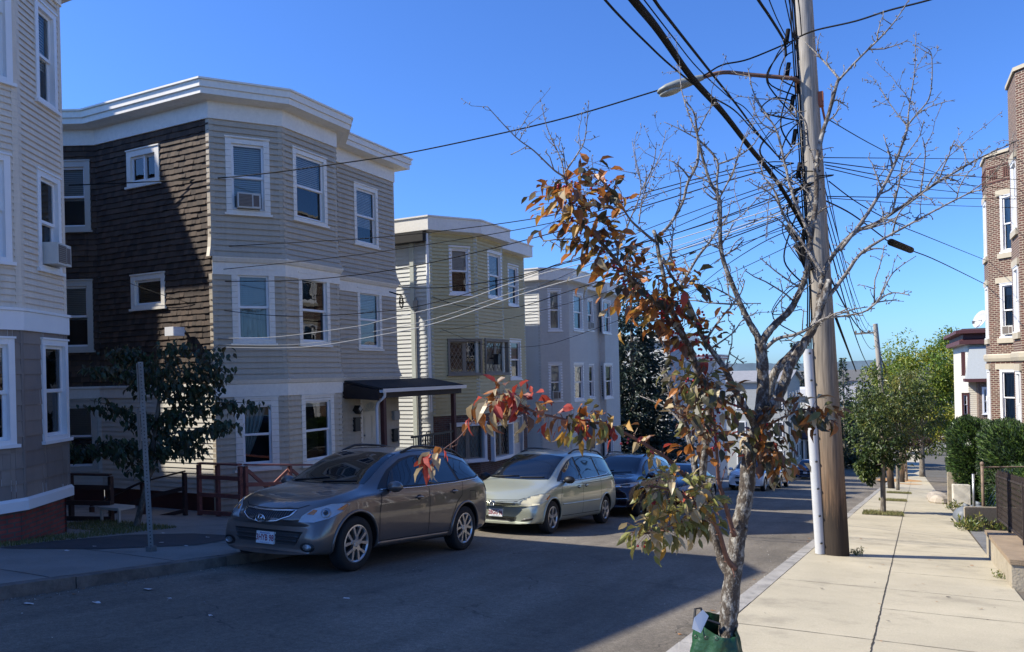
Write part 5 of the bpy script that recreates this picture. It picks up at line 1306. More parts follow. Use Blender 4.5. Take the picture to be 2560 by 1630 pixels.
SED = shift_car(SUV, L=4.62, bump_z=.45, nose_h=.3, bow=.28, lean=.24, rbow=.2, rlean=.05,
    top=[(0, .55), (.05, .65), (.2, .74), (.6, .83), (1.1, .915), (1.3, .96), (1.6, 1.12), (2.0, 1.31), (2.4, 1.41), (2.8, 1.43), (3.2, 1.39), (3.6, 1.25), (3.92, 1.09), (4.1, 1.055), (4.4, 1.02), (4.55, .9), (4.62, .7)],
    w=[(0, .7), (.1, .79), (.3, .85), (.6, .88), (1.0, .895), (2.4, .905), (3.8, .89), (4.3, .85), (4.62, .74)],
    wr=[(0, .58), (.2, .66), (.6, .72), (1.2, .72), (1.4, .68), (1.8, .61), (2.2, .56), (3, .56), (3.6, .6), (4.0, .7), (4.62, .62)],
    belt=[(0, .5), (.2, .66), (.6, .76), (1.2, .85), (2.4, .9), (3.4, .94), (4.2, .94), (4.62, .62)], bot=[(0, .22), (.5, .2), (1.4, .19), (3.6, .19), (4.4, .25), (4.62, .34)],
    wheels=(.9, 3.6), tyre=.32, rim=.21, arch=.37, style='star',
    windshield=[[(-.64, .985), (-.3, .97), (.3, .97), (.64, .985), (.52, 1.33), (.3, 1.345), (-.3, 1.345), (-.52, 1.33)]],
    dlo=[(1.5, .92), (2.4, .94), (3.6, .98), (3.9, 1.0), (3.6, 1.17), (3.2, 1.29), (2.8, 1.325), (2.4, 1.31), (2.05, 1.22), (1.75, 1.08)],
    side_glass=[[(1.66, .945), (2.55, .965), (2.52, 1.29), (2.4, 1.285), (2.08, 1.2), (1.8, 1.07)], [(2.63, .965), (3.4, .99), (3.62, 1.02), (3.5, 1.16), (3.2, 1.255), (2.8, 1.295), (2.6, 1.295)]],
    rear_glass=[(-.5, 1.12), (.5, 1.12), (.42, 1.33), (-.42, 1.33)],
    seams=[[(1.36, .3), (1.34, .6), (1.46, .9)], [(2.56, .3), (2.58, .93)], [(3.2, .32), (3.3, .62), (3.5, .96)]], handles=[(2.32, .8), (3.3, .83)], mirror=(1.68, .95),
    wipers=[((-.5, 1.0), (.0, 1.03))],
    front={'headlight#a': [(LENS, 35, [(.42, .52), (.45, .60), (.8, .68), (1.05, .72), (1.1, .70), (.95, .58), (.7, .52)], .007, True)], 'grille#a': [(PLAST, 0, [(-.34, .52), (.34, .52), (.38, .61), (-.38, .61)], .005, False)], 'air_intake#a': [(PLAST, 0, [(-.4, .36), (.4, .36), (.36, .27), (-.36, .27)], .004, False)]},
    front_tubes={}, plate=('6DK 41', 0, .42), emblem=('bar', 0, .565, .05), tail=dict(tail_light=[(180, [(.4, .95), (.72, .93), (.72, .8), (.42, .8)], .008)]))
SED['plate'] = (None, 0, .42)
for k in ('bars', 'hood_seams', 'rails', 'chrome_belt'): SED.pop(k, None)
CUV = shift_car(PIL, L=4.5, wheels=(.88, 3.52), tyre=.345,
    top=[(x * 4.5 / 4.94, z * .955) for x, z in PIL['top']], wr=[(x * 4.5 / 4.84, y * .95) for x, y in SUV['wr']], w=[(x * 4.5 / 4.94, y * .93) for x, y in PIL['w']], belt=[(x * 4.5 / 4.84, z * .955) for x, z in SUV['belt']], bot=[(x * 4.5 / 4.84, z) for x, z in SUV['bot']],
    windshield=[[(x * .94, z * .962) for x, z in PIL['windshield'][0]]], dlo=[(x * .93, z * .955) for x, z in SUV['dlo']], side_glass=[[(x * .93, z * .955) for x, z in q] for q in SUV['side_glass']], chrome_belt=[(x * .93, z * .955) for x, z in SUV['chrome_belt']],
    seams=[[(x * .93, z * .955) for x, z in q] for q in SUV['seams'][:4]], handles=[(2.2, .89), (3.1, .93)], mirror=(1.54, 1.03), rails=(2.2, 3.8, .55), rear_glass=[(-.5, 1.15), (.5, 1.15), (.44, 1.42), (-.44, 1.42)], wipers=[],
    front={'headlight#a': [(LENS, 35, [(.5, .72), (.52, .8), (.85, .86), (1.1, .9), (1.12, .86), (.95, .75), (.8, .72)], .007, True)], 'grille#a': [(PLAST, 0, [(-.5, .62), (.5, .62), (.52, .76), (-.52, .76)], .005, False)], 'air_intake#a': [(PLAST, 0, [(-.52, .46), (.52, .46), (.44, .3), (-.44, .3)], .004, False)]},
    front_tubes={'grille_bar#a': (CHROME, 0, [(-.5, .7), (.5, .7)], .016, .006, False)}, plate=(None, 0, .53), emblem=('bar', 0, .70, .06), style='star', rimmat=ALLOY,
    tail=dict(tail_light=[(180, [(.6, 1.0), (.78, .96), (.78, .78), (.6, .82)], .008)]))
GUNM = paint('gunmetal_paint', (.14, .118, .106), .5, .3)
VERA['cladmat'] = GUNM
SAGE = paint('pale_green_paint', (.44, .46, .36), .45, .3)
VAN['bars'] = (-.44, .44, .575, .65, 2, False, SAGE)
PURP = paint('dark_purple_paint', (.014, .007, .015), .1, .2)
DGRN = paint('dark_green_paint', (.01, .015, .013), .1, .2)
DBLU = paint('dark_blue_paint', (.012, .022, .06), .4, .22)
WHT = paint('white_car_paint', (.68, .68, .67), .0, .3)
SILV = paint('silver_paint', (.42, .43, .44), .7, .3)
build_car(VERA, 'brown grey SUV parked nose uphill with a white and red number plate', 'car', GUNM, 7.2, -6.6)
build_car(VAN, 'pale green minivan with clouded headlights parked behind the brown grey SUV', 'car', SAGE, 13.3, -6.52)
build_car(PIL, 'dark purple SUV parked behind the pale green minivan', 'car', PURP, 18.95, -6.5)
build_car(SED, 'dark green saloon parked behind the dark purple SUV', 'car', DGRN, 24.6, -6.45)
build_car(CUV, 'white crossover parked just right of the tree trunk', 'car', WHT, 39.4, -6.6, detail=1)
build_car(CUV, 'silver crossover parked beyond the white one', 'car', SILV, 44.6, -6.6, detail=1)
build_car(PIL, 'dark blue SUV coming up the far end of the street', 'car', DBLU, 67.8, -7.0, detail=1, group='cars at the far end of the street')
build_car(CUV, 'black crossover parked far down the right kerb behind the street trees', 'car', PURP, 92, -2.6, detail=1, group='cars at the far end of the street')
# ------------------------------------------------------------------ foliage kit
def leaf(mb, p, d, n, l, w, m=0, fold=.35, droop=.25):
    d = d.normalized(); s = d.cross(n)
    if s.length < .05: s = d.cross(Vector((1, .3, 0)))
    s.normalize(); n = s.cross(d)
    a = p + d * l * .33 - n * droop * l * .05; b = p + d * l * .68 - n * droop * l * .22; c = p + d * l - n * droop * l * .55
    up = n * (w * fold)
    i = len(mb.v)
    mb.v += [tuple(q) for q in (p, a, b, c, a + s * w * .5 + up * .5, b + s * w * .42 + up * .42, a - s * w * .5 + up * .5, b - s * w * .42 + up * .42)]
    for f in ((0, 4, 1), (1, 4, 5, 2), (2, 5, 3), (0, 1, 6), (1, 2, 7, 6), (2, 3, 7)): mb.f.append(tuple(i + k for k in f)); mb.m.append(m)
def quadleaf(mb, p, d, n, l, w, m=0):
    d = d.normalized(); s = d.cross(n)
    if s.length < .05: s = d.cross(Vector((1, .3, 0)))
    s.normalize(); n = s.cross(d); i = len(mb.v)
    mb.v += [tuple(q) for q in (p, p + d * l * .5 + s * w * .5 + n * w * .15, p + d * l - n * l * .15, p + d * l * .5 - s * w * .5 + n * w * .15)]
    mb.f.append((i, i + 1, i + 2)); mb.m.append(m); mb.f.append((i, i + 2, i + 3)); mb.m.append(m)
def rv(r_): 
    while 1:
        v = Vector((r_.uniform(-1, 1), r_.uniform(-1, 1), r_.uniform(-1, 1)))
        if .05 < v.length < 1: return v.normalized()
def smooth_pts(pts, k=3):
    """Catmull-Rom through the points"""
    P = [Vector(p) for p in pts]; out = []
    for i in range(len(P) - 1):
        p0 = P[max(i - 1, 0)]; p1 = P[i]; p2 = P[i + 1]; p3 = P[min(i + 2, len(P) - 1)]
        for j in range(k):
            t = j / k; out.append(.5 * ((2 * p1) + (p2 - p0) * t + (2 * p0 - 5 * p1 + 4 * p2 - p3) * t * t + (3 * p1 - p0 - 3 * p2 + p3) * t ** 3))
    out.append(P[-1]); return out
def bark(name, dark, pale, s=14., lo=.42, hi=.6, stretch=(1, 1, .35)):
    if name in MATS: return MATS[name]
    m, N, L, b = nodes(name); b.inputs['Roughness'].default_value = .9
    tc = N.new('ShaderNodeTexCoord'); mp = N.new('ShaderNodeMapping'); mp.inputs['Scale'].default_value = stretch; L.new(tc.outputs['Object'], mp.inputs[0])
    n = N.new('ShaderNodeTexNoise'); n.inputs['Scale'].default_value = s; n.inputs['Detail'].default_value = 7; n.inputs['Roughness'].default_value = .7; L.new(mp.outputs[0], n.inputs['Vector'])
    r = N.new('ShaderNodeMapRange'); L.new(n.outputs['Fac'], r.inputs[0]); r.inputs[1].default_value = lo; r.inputs[2].default_value = hi
    mx = N.new('ShaderNodeMix'); mx.data_type = 'RGBA'; L.new(r.outputs[0], mx.inputs[0]); mx.inputs[6].default_value = tuple(dark) + (1,); mx.inputs[7].default_value = tuple(pale) + (1,); L.new(mx.outputs[2], b.inputs['Base Color'])
    n2 = N.new('ShaderNodeTexNoise'); n2.inputs['Scale'].default_value = s * 3; n2.inputs['Detail'].default_value = 8; L.new(mp.outputs[0], n2.inputs['Vector'])
    bp = N.new('ShaderNodeBump'); bp.inputs['Strength'].default_value = .9; bp.inputs['Distance'].default_value = .012; L.new(n2.outputs['Fac'], bp.inputs['Height']); L.new(bp.outputs[0], b.inputs['Normal'])
    MATS[name] = m; return m

# ------------------------------------------------------------------ the crab apple tree at the kerb
r_ = random.Random(11)
BARK = bark('crab_bark', (.07, .054, .042), (.33, .315, .285), 30, .48, .62, (1, 1, .6))
TWIG = bark('pale_twig', (.13, .11, .095), (.32, .295, .265), 30, .42, .62, (1, 1, 1))
REDTW = M('red_twig', (.13, .06, .045), .7, .25, 20)
tx, ty = at_depth(1815, 1700, 4.66).x, at_depth(1815, 1700, 4.66).y
T = thing('crab_apple_tree', 'half bare crab apple tree with rust red leaves and grey lichened trunk beside the kerb', 'tree', (tx, ty, prof(ty) + .13))
D0 = 4.66
B = []   # name, points, r0, r1, depth0, depth1, material
def br(pts, r0, r1, d0=D0, d1=D0, m=0, spur=True): B.append((pts, r0, r1, d0, d1, m, spur)); return len(B) - 1
br([(1812, 1790), (1815, 1680), (1820, 1590), (1824, 1516), (1833, 1433), (1842, 1360), (1848, 1320), (1858, 1270), (1867, 1222), (1872, 1154), (1880, 1110), (1886, 1085)], .060, .042, D0, D0, 0, False)
br([(1886, 1100), (1900, 1040), (1906, 999), (1908, 950), (1905, 900), (1901, 858)], .042, .033, D0, D0, 0, False)
br([(1901, 862), (1892, 840), (1876, 811), (1858, 770), (1834, 719), (1810, 658), (1800, 600), (1797, 499), (1776, 458), (1756, 390), (1742, 335), (1738, 282), (1711, 250)], .024, .004, D0, D0 + .1)
br([(1901, 862), (1920, 830), (1942, 808), (1973, 780), (1995, 740), (2015, 680), (2028, 594), (2037, 506), (2041, 418), (2055, 343), (2072, 282), (2090, 211), (2099, 198)], .026, .010, D0, D0 + .25)
br([(2099, 198), (2151, 145), (2204, 92), (2240, 53), (2275, -5)], .009, .003, D0 + .25, D0 + .1)
br([(2099, 198), (2063, 158), (2040, 128), (2012, 104)], .008, .003, D0 + .25, D0 + .5)
br([(2041, 418), (2020, 360), (2010, 300), (1960, 250), (1900, 245), (1840, 240)], .007, .002, D0 + .2, D0 + .5)
br([(1882, 1095), (1905, 1050), (1920, 1034), (1942, 999), (1961, 955), (1976, 911), (2004, 868), (2029, 827), (2042, 800), (2055, 755), (2075, 700)], .038, .021, D0 - .05, D0 - .15)
br([(1890, 1080), (1915, 1020), (1925, 970), (1942, 925), (1975, 890), (2000, 860)], .034, .024, D0 + .08, D0 + .1, 0, False)
br([(2042, 800), (2060, 690), (2090, 634), (2138, 581), (2204, 550), (2319, 475), (2424, 409), (2460, 392), (2548, 350)], .019, .003, D0 - .12, D0 + .35)
br([(2050, 770), (2110, 690), (2150, 640), (2187, 607), (2257, 572), (2336, 524), (2424, 484), (2458, 474)], .015, .003, D0 - .12, D0 - .4)
br([(2100, 626), (2160, 546), (2204, 475), (2240, 409), (2262, 343), (2270, 312)], .012, .007, D0, D0 + .3)
br([(2270, 312), (2275, 273), (2288, 176), (2290, 79)], .006, .002, D0 + .3, D0 + .35)
br([(2270, 312), (2292, 282), (2323, 238), (2332, 141), (2310, 117)], .006, .002, D0 + .3, D0 + .1)
br([(2268, 314), (2257, 304), (2226, 260), (2202, 222)], .005, .002, D0 + .3, D0 + .5)
br([(2300, 490), (2314, 387), (2306, 343)], .006, .002, D0 + .1, D0 - .1)
br([(2310, 480), (2336, 436), (2372, 396), (2407, 365)], .006, .002, D0 + .1, D0 + .1)
br([(2230, 535), (2252, 450), (2262, 400), (2300, 340), (2310, 300)], .006, .002, D0 + .05, D0 - .2)
br([(2230, 590), (2245, 530), (2300, 490), (2360, 440), (2440, 440)], .006, .002, D0 - .2, D0 - .5)
br([(1905, 880), (1942, 849), (1989, 836), (2020, 818), (2061, 799), (2110, 788), (2168, 776), (2222, 733), (2275, 738)], .014, .003, D0, D0 - .45)
br([(2168, 776), (2200, 740), (2232, 680), (2290, 640)], .007, .002, D0 - .3, D0 - .2)
br([(2060, 690), (2000, 600), (1960, 540), (1930, 470), (1905, 440), (1905, 400)], .011, .003, D0 - .1, D0 + .3)
br([(2028, 594), (1985, 500), (1965, 420), (1940, 330), (1920, 290), (1885, 230), (1870, 170)], .012, .003, D0 + .1, D0 + .5)
br([(1940, 330), (1900, 300), (1870, 240)], .005, .002, D0 + .3, D0 + .3)
br([(2037, 506), (2010, 470), (1960, 445), (1925, 480), (1915, 600)], .006, .002, D0 + .2, D0 + .6)
br([(2000, 620), (1960, 560), (1920, 545), (1860, 555)], .006, .002, D0 + .1, D0 + .1)
br([(1895, 1070), (1860, 1021), (1835, 974), (1810, 915), (1763, 852), (1732, 789), (1709, 740), (1671, 680), (1658, 644)], .026, .006, D0 - .05, D0 - .3)
br([(1763, 852), (1802, 800), (1850, 740), (1862, 700)], .008, .003, D0 - .2, D0)
br([(1780, 870), (1830, 835), (1855, 800), (1892, 780)], .006, .002, D0 - .2, D0)
br([(1803, 1394), (1789, 1350), (1771, 1290), (1758, 1250), (1745, 1218), (1735, 1154), (1722, 1095), (1719, 1077), (1701, 1030), (1679, 968), (1660, 925)], .028, .014, D0 + .05, D0 + .2)
br([(1830, 1440), (1812, 1415), (1800, 1392)], .038, .03, D0, D0 + .05, 0, False)
br([(1660, 925), (1672, 880), (1655, 820), (1625, 780)], .012, .004, D0 + .2, D0 + .4)
br([(1719, 1077), (1690, 1040), (1650, 1010), (1600, 990)], .010, .003, D0 + .2, D0 + .5)
br([(1750, 1240), (1765, 1100), (1775, 1000), (1748, 937), (1716, 858), (1690, 800), (1670, 762)], .026, .019, D0 + .12, D0 - .05)
L2 = br([(1736, 889), (1702, 838), (1671, 794), (1654, 770), (1607, 726), (1566, 685), (1532, 638), (1498, 597), (1458, 560), (1431, 516), (1420, 472), (1410, 441)], .017, .007, D0 - .05, D0 - .5)
br([(1410, 441), (1383, 427), (1336, 380), (1286, 340), (1217, 265)], .006, .002, D0 - .5, D0 - .7)
br([(1410, 441), (1400, 400), (1371, 319), (1355, 262)], .005, .002, D0 - .5, D0 - .4)
br([(1413, 430), (1444, 380), (1462, 351), (1472, 252)], .005, .002, D0 - .5, D0 - .6)
L3 = br([(1670, 770), (1658, 685), (1648, 644), (1641, 597), (1634, 577)], .016, .012, D0 - .05, D0 + .1)
br([(1640, 592), (1675, 563), (1702, 509), (1722, 458), (1742, 407), (1745, 350), (1742, 335)], .011, .007, D0 + .1, D0 + .15)
br([(1742, 335), (1720, 280), (1706, 220), (1700, 190), (1690, 165)], .005, .002, D0 + .15, D0 + .4)
br([(1742, 335), (1770, 280), (1790, 255)], .005, .002, D0 + .15, D0)
br([(1740, 345), (1700, 320), (1660, 305)], .005, .002, D0 + .15, D0 + .2)
L3b = br([(1637, 604), (1600, 573), (1570, 543), (1539, 488), (1505, 455), (1464, 417)], .009, .003, D0 + .05, D0 - .3)
br([(1553, 607), (1576, 553), (1604, 475), (1590, 410), (1581, 356)], .006, .002, D0, D0 + .2)
br([(1604, 475), (1631, 414), (1641, 355)], .005, .002, D0 + .1, D0)
br([(1597, 560), (1607, 482), (1651, 390), (1665, 325)], .005, .002, D0 + .1, D0 + .3)
br([(1665, 763), (1702, 712), (1742, 648), (1776, 600), (1797, 565)], .011, .006, D0, D0 + .3)
br([(1797, 565), (1850, 540), (1900, 490), (1960, 450)], .005, .002, D0 + .3, D0 + .4)
br([(1797, 499), (1830, 430), (1850, 370), (1890, 300)], .006, .002, D0 + .05, D0 - .2)
br([(1776, 458), (1740, 440), (1700, 430), (1650, 440)], .005, .002, D0, D0 + .2)
br([(1742, 345), (1790, 400), (1793, 462), (1799, 560)], .007, .008, D0 + .1, D0)
LW = br([(1798, 1262), (1770, 1240), (1740, 1218), (1700, 1183), (1666, 1149), (1617, 1115), (1554, 1076), (1505, 1061), (1456, 1056), (1402, 1049), (1343, 1032)], .014, .006, D0 - .05, D0 - .55, 1)
LW2 = br([(1343, 1032), (1304, 1012), (1275, 990), (1240, 985)], .005, .002, D0 - .55, D0 - .65, 1)
LW3 = br([(1343, 1032), (1290, 1012), (1236, 1007), (1187, 1046), (1148, 1090), (1099, 1134), (1069, 1174)], .005, .002, D0 - .55, D0 - .8, 1)
LG_ = br([(1836, 1420), (1815, 1390), (1795, 1330), (1764, 1280), (1730, 1250), (1680, 1225), (1620, 1215)], .02, .006, D0 - .05, D0 - .5, 1)
LG2 = br([(1764, 1290), (1720, 1300), (1660, 1320), (1610, 1335)], .009, .003, D0 - .2, D0 - .55, 1)
LS2 = br([(1836, 1340), (1813, 1271), (1798, 1198), (1789, 1140), (1790, 1060), (1770, 985), (1760, 940)], .016, .005, D0 - .08, D0 - .35, 1)
LR = br([(1888, 1085), (1930, 1060), (1970, 1035), (2010, 1020), (2060, 1040), (2095, 1060)], .010, .003, D0 - .05, D0 - .45, 1)
LR2 = br([(1876, 1120), (1915, 1110), (1945, 1140), (1962, 1180)], .008, .003, D0 + .05, D0 - .2, 1)
LC = br([(1860, 1021), (1800, 1000), (1740, 960), (1700, 950)], .008, .003, D0 - .1, D0 - .4, 1)
LC2 = br([(1770, 1100), (1730, 1060), (1690, 1030)], .006, .003, D0 - .1, D0 - .4, 1)
lim = MB(); tw = MB(); CURVE = []
def grow_spurs(mb, P, rad, mat, dens, lenr):
    for i in range(len(P) - 1):
        a, b = P[i], P[i + 1]; L_ = (b - a).length
        if rad[i] > .022: continue
        for _ in range(int(L_ * dens + r_.random())):
            p = a.lerp(b, r_.random()); t = (b - a).normalized(); s = (rv(r_) + t * .5).normalized(); l = r_.uniform(*lenr) * (1 if r_.random() < .8 else 3.2)
            q = p + s * l * .55 + rv(r_) * l * .12; e = q + (s + rv(r_) * .5 + Vector((0, 0, .2))).normalized() * l * .45
            rr = min(.0037, rad[i] * .7); mb.tube([p, q, e], [rr, rr * .8, rr * .75], 4, mat, True)
            if l > .09:
                for k in range(3):
                    w_ = q.lerp(e, r_.random()); s2 = (rv(r_) + s * .3).normalized(); mb.tube([w_, w_ + s2 * r_.uniform(.012, .035)], [.0022, .002], 4, mat)
            if r_.random() < .5: mb.ellipsoid(e, (.0042, .0042, .0055), 5, 4, mat)
for pts, r0, r1, d0, d1, m, spur in B:
    n = len(pts); P = [at_depth(x, y, d0 + (d1 - d0) * i / (n - 1)) for i, (x, y) in enumerate(pts)]
    if spur and r1 < .011: P = [P[0]] + [p + rv(r_) * .008 for p in P[1:-1]] + [P[-1]]
    S = smooth_pts(P, 5); rad = [r0 + (r1 - r0) * (i / (len(S) - 1)) ** .8 for i in range(len(S))]
    lim.tube(S, rad, 10 if r0 > .02 else 6, 2 if m else (0 if r0 > .015 else 1), True, .09 if r0 > .02 else .04)
    CURVE.append((S, rad))
    if spur: grow_spurs(lim, S, rad, 2 if m else 1, 30 if r1 < .009 else 14, (.016, .05))
    if spur and not m and r1 < .012:
        for _ in range(int(sum((b_ - a_).length for a_, b_ in zip(S, S[1:])) * 4.2)):      # side shoots
            i = r_.randrange(len(S) // 5, len(S) - 1); t_ = (S[i + 1] - S[i]).normalized(); d_ = (rv(r_) * .9 + t_ * .7 + Vector((0, 0, .35))).normalized(); l_ = r_.uniform(.12, .42); q_ = [S[i]]
            for k_ in range(5): d_ = (d_ + rv(r_) * .28).normalized(); q_.append(q_[-1] + d_ * l_ / 5)
            r2_ = [min(.006, rad[i] * .8) * (1 - .1 * k_) for k_ in range(6)]; lim.tube(q_, r2_, 4, 1); grow_spurs(lim, q_, r2_, 1, 34, (.012, .04))
for (x, y, l) in ((1868, 1180, .05), (1850, 1330, .06), (1880, 1090, .05)):
    p = at_depth(x, y, D0); lim.tube([p, p + Vector((.03, -.02, .02)) * 1.5], [.012, .009], 6, 0)
lim.build('trunk', [BARK, TWIG, REDTW], T, smooth=True)
LM = [leaf_mat('leaf_orange', (.40, .145, .03), .35), leaf_mat('leaf_dark', (.055, .05, .022), .2), leaf_mat('leaf_brown', (.17, .075, .03), .3), leaf_mat('leaf_olive', (.15, .14, .04), .35), leaf_mat('leaf_red', (.36, .05, .03), .35), leaf_mat('leaf_tan', (.42, .33, .19), .3), leaf_mat('leaf_yellow_green', (.25, .25, .075), .35), leaf_mat('leaf_gold', (.42, .24, .05), .4)]
fol = MB(); ber = MB()
def leaves_on(ci, t0, t1, n, pal, spread=.09, size=(.06, .105), down=.5, berries=0):
    n = int(n * 1.2); size = (.034, size[1] * .94)
    S, rad = CURVE[ci]; N_ = len(S) - 1
    for _ in range(n):
        t = t0 + (t1 - t0) * r_.random(); i = min(int(t * N_), N_ - 1); p = S[i].lerp(S[i + 1], t * N_ - i); tdir = (S[i + 1] - S[i]).normalized()
        o = rv(r_); o = (o - tdir * o.dot(tdir)); o.normalize(); q = p + o * spread * r_.uniform(.1, 1.) ** .8
        d = (o * .8 + rv(r_) * .6 + tdir * .3 + Vector((0, 0, -down))).normalized(); l = size[0] + (size[1] - size[0]) * r_.random() ** .6
        leaf(fol, q, d, (Vector((0, 0, 1)) + rv(r_) * .8).normalized(), l, l * r_.uniform(.42, .6), r_.choice(pal), r_.uniform(.1, .9), r_.uniform(-.3, 1.3))
        if r_.random() < .5: fol.tube([p, q], .0012, 3, 2, False)
    for _ in range(berries):
        t = t0 + (t1 - t0) * r_.random(); i = min(int(t * N_), N_ - 1); p = S[i] + rv(r_) * .05
        for k in range(r_.randint(1, 4)):
            c = p + rv(r_) * .022 - Vector((0, 0, .03)); ber.ellipsoid(c, (.0075, .0075, .008), 7, 5)
UP = [0, 0, 0, 0, 1, 1, 2, 2, 5, 7, 7]
leaves_on(L2, .12, 1., 225, UP, .15, (.055, .105), .45, 26); leaves_on(L2, .3, .98, 105, UP, .28, (.055, .1), .55, 12)
leaves_on(L2, .0, .3, 60, [0, 2, 2, 4, 1, 7], .15, (.06, .1), .5, 10)
leaves_on(L3b, .5, 1, 22, UP, .06, (.06, .1), .5, 5)
leaves_on(26, .45, .95, 70, [0, 2, 4, 7, 1, 1], .17, (.06, .1), .6, 24)
leaves_on(LW, .45, 1., 60, [0, 4, 4, 5, 3, 2, 7], .09, (.06, .105), .7, 8); leaves_on(LW, .1, .45, 14, [0, 5, 4], .08, (.06, .1), .5, 3)
leaves_on(LW, .72, .86, 34, [3, 3, 1, 7, 6], .13, (.06, .1), .9)
leaves_on(LW2, .0, 1., 44, [4, 4, 0, 0, 2, 5], .10, (.065, .11), .8); leaves_on(LW3, .1, .55, 34, [4, 0, 0, 5], .09, (.065, .11), .9); leaves_on(LW3, .8, 1., 16, [4, 0, 4, 5], .05, (.06, .1), .9)
YG = [6, 6, 6, 3, 3, 5, 5, 7]
leaves_on(LG_, .45, 1., 140, YG, .15, (.06, .1), .45, 4); leaves_on(LG2, .15, 1., 130, YG, .13, (.06, .1), .6, 2)
leaves_on(LS2, .5, 1., 75, [3, 3, 1, 2, 2, 5, 0], .17, (.06, .1), .7, 14); leaves_on(LC, .1, 1., 85, [3, 3, 1, 2, 5], .15, (.06, .1), .7, 8); leaves_on(LC2, 0, 1, 40, [3, 1, 2, 0, 5], .13, (.06, .1), .8)
leaves_on(LR, .1, 1., 95, [2, 2, 0, 3, 5, 1], .1, (.06, .1), .75, 4); leaves_on(LR2, .0, 1., 85, [2, 0, 2, 1, 3, 5], .12, (.06, .1), .8)
leaves_on(0, .84, .98, 26, [0, 2, 3, 4], .13, (.05, .085), .7)
fol.build('foliage', LM, T, smooth=False); tag(ber.build('berries', M('red_berry', (.3, .015, .03), .25, .2, 40), T, smooth=True), kind='stuff')
# ---- watering bag round its foot
bx0 = at_depth(1786, 1620, 4.62); gz = prof(bx0.y) + .13
t = thing('watering_bag', 'dark green tree watering bag with a white tag strapped round the crab apple trunk', 'bag', (bx0.x, bx0.y, gz))
mb = MB(); n = 40; hgt = (at_depth(1786, 1560, 4.62).z - gz); rows = 16; base = len(mb.v); br_ = random.Random(3)
for j in range(rows + 1):
    v = j / rows
    for k in range(n):
        a = 2 * math.pi * k / n; rr = (.185 - .075 * v ** 1.6) * (1 + .08 * math.sin(3 * a + 5 * v) + .06 * math.sin(7 * a - 9 * v) + .035 * math.sin(13 * a + 11 * v)) + br_.uniform(-.005, .005)
        tilt = .05 * v; mb.v.append((bx0.x + rr * math.cos(a) * 1.05 + tilt * .5, bx0.y + rr * math.sin(a) * .9, gz + hgt * v + (.05 * math.cos(a - 2.6) if j == rows else .02 * v * math.cos(a - 2.6))))
for j in range(rows):
    for k in range(n): mb.f.append((base + j * n + k, base + j * n + (k + 1) % n, base + (j + 1) * n + (k + 1) % n, base + (j + 1) * n + k)); mb.m.append(0)
mb.build('bag_body', M('bag_green', (.012, .055, .024), .42, .3, 9, bump=.55, bscale=22), t, smooth=True)
mb = MB(); zt_ = gz + hgt
for k in range(3): mb = MB(); mb.lathe([(.008, -.003), (.012, .0), (.008, .003)], at_depth(1740 + k * 26, 1592 + k * 3, 4.45), (.3, -1, .2), 10); mb.build('grommet', BLACKM, t)
mb = MB(); A = [at_depth(x, y, d) for x, y, d in ((1730, 1572, 4.55), (1752, 1583, 4.55), (1772, 1540, 4.6), (1757, 1524, 4.6), (1735, 1545, 4.57))]
nrm = Vector((.2, -.9, .3)).normalized() * .004; mb.face(A); mb.face([p - nrm for p in A][::-1])
for i in range(5): mb.face([A[i], A[(i + 1) % 5], A[(i + 1) % 5] - nrm, A[i] - nrm])
mb.build('white_tag', M('tag_white', (.75, .76, .76), .5, .03), t)
mb = MB(); mb.tube([at_depth(1735, 1560, 4.62), at_depth(1738, 1522, 4.66), at_depth(1752, 1520, 4.66), at_depth(1762, 1548, 4.64), at_depth(1800, 1560, 4.62)], .008, 6); mb.build('strap', BLACKM, t)

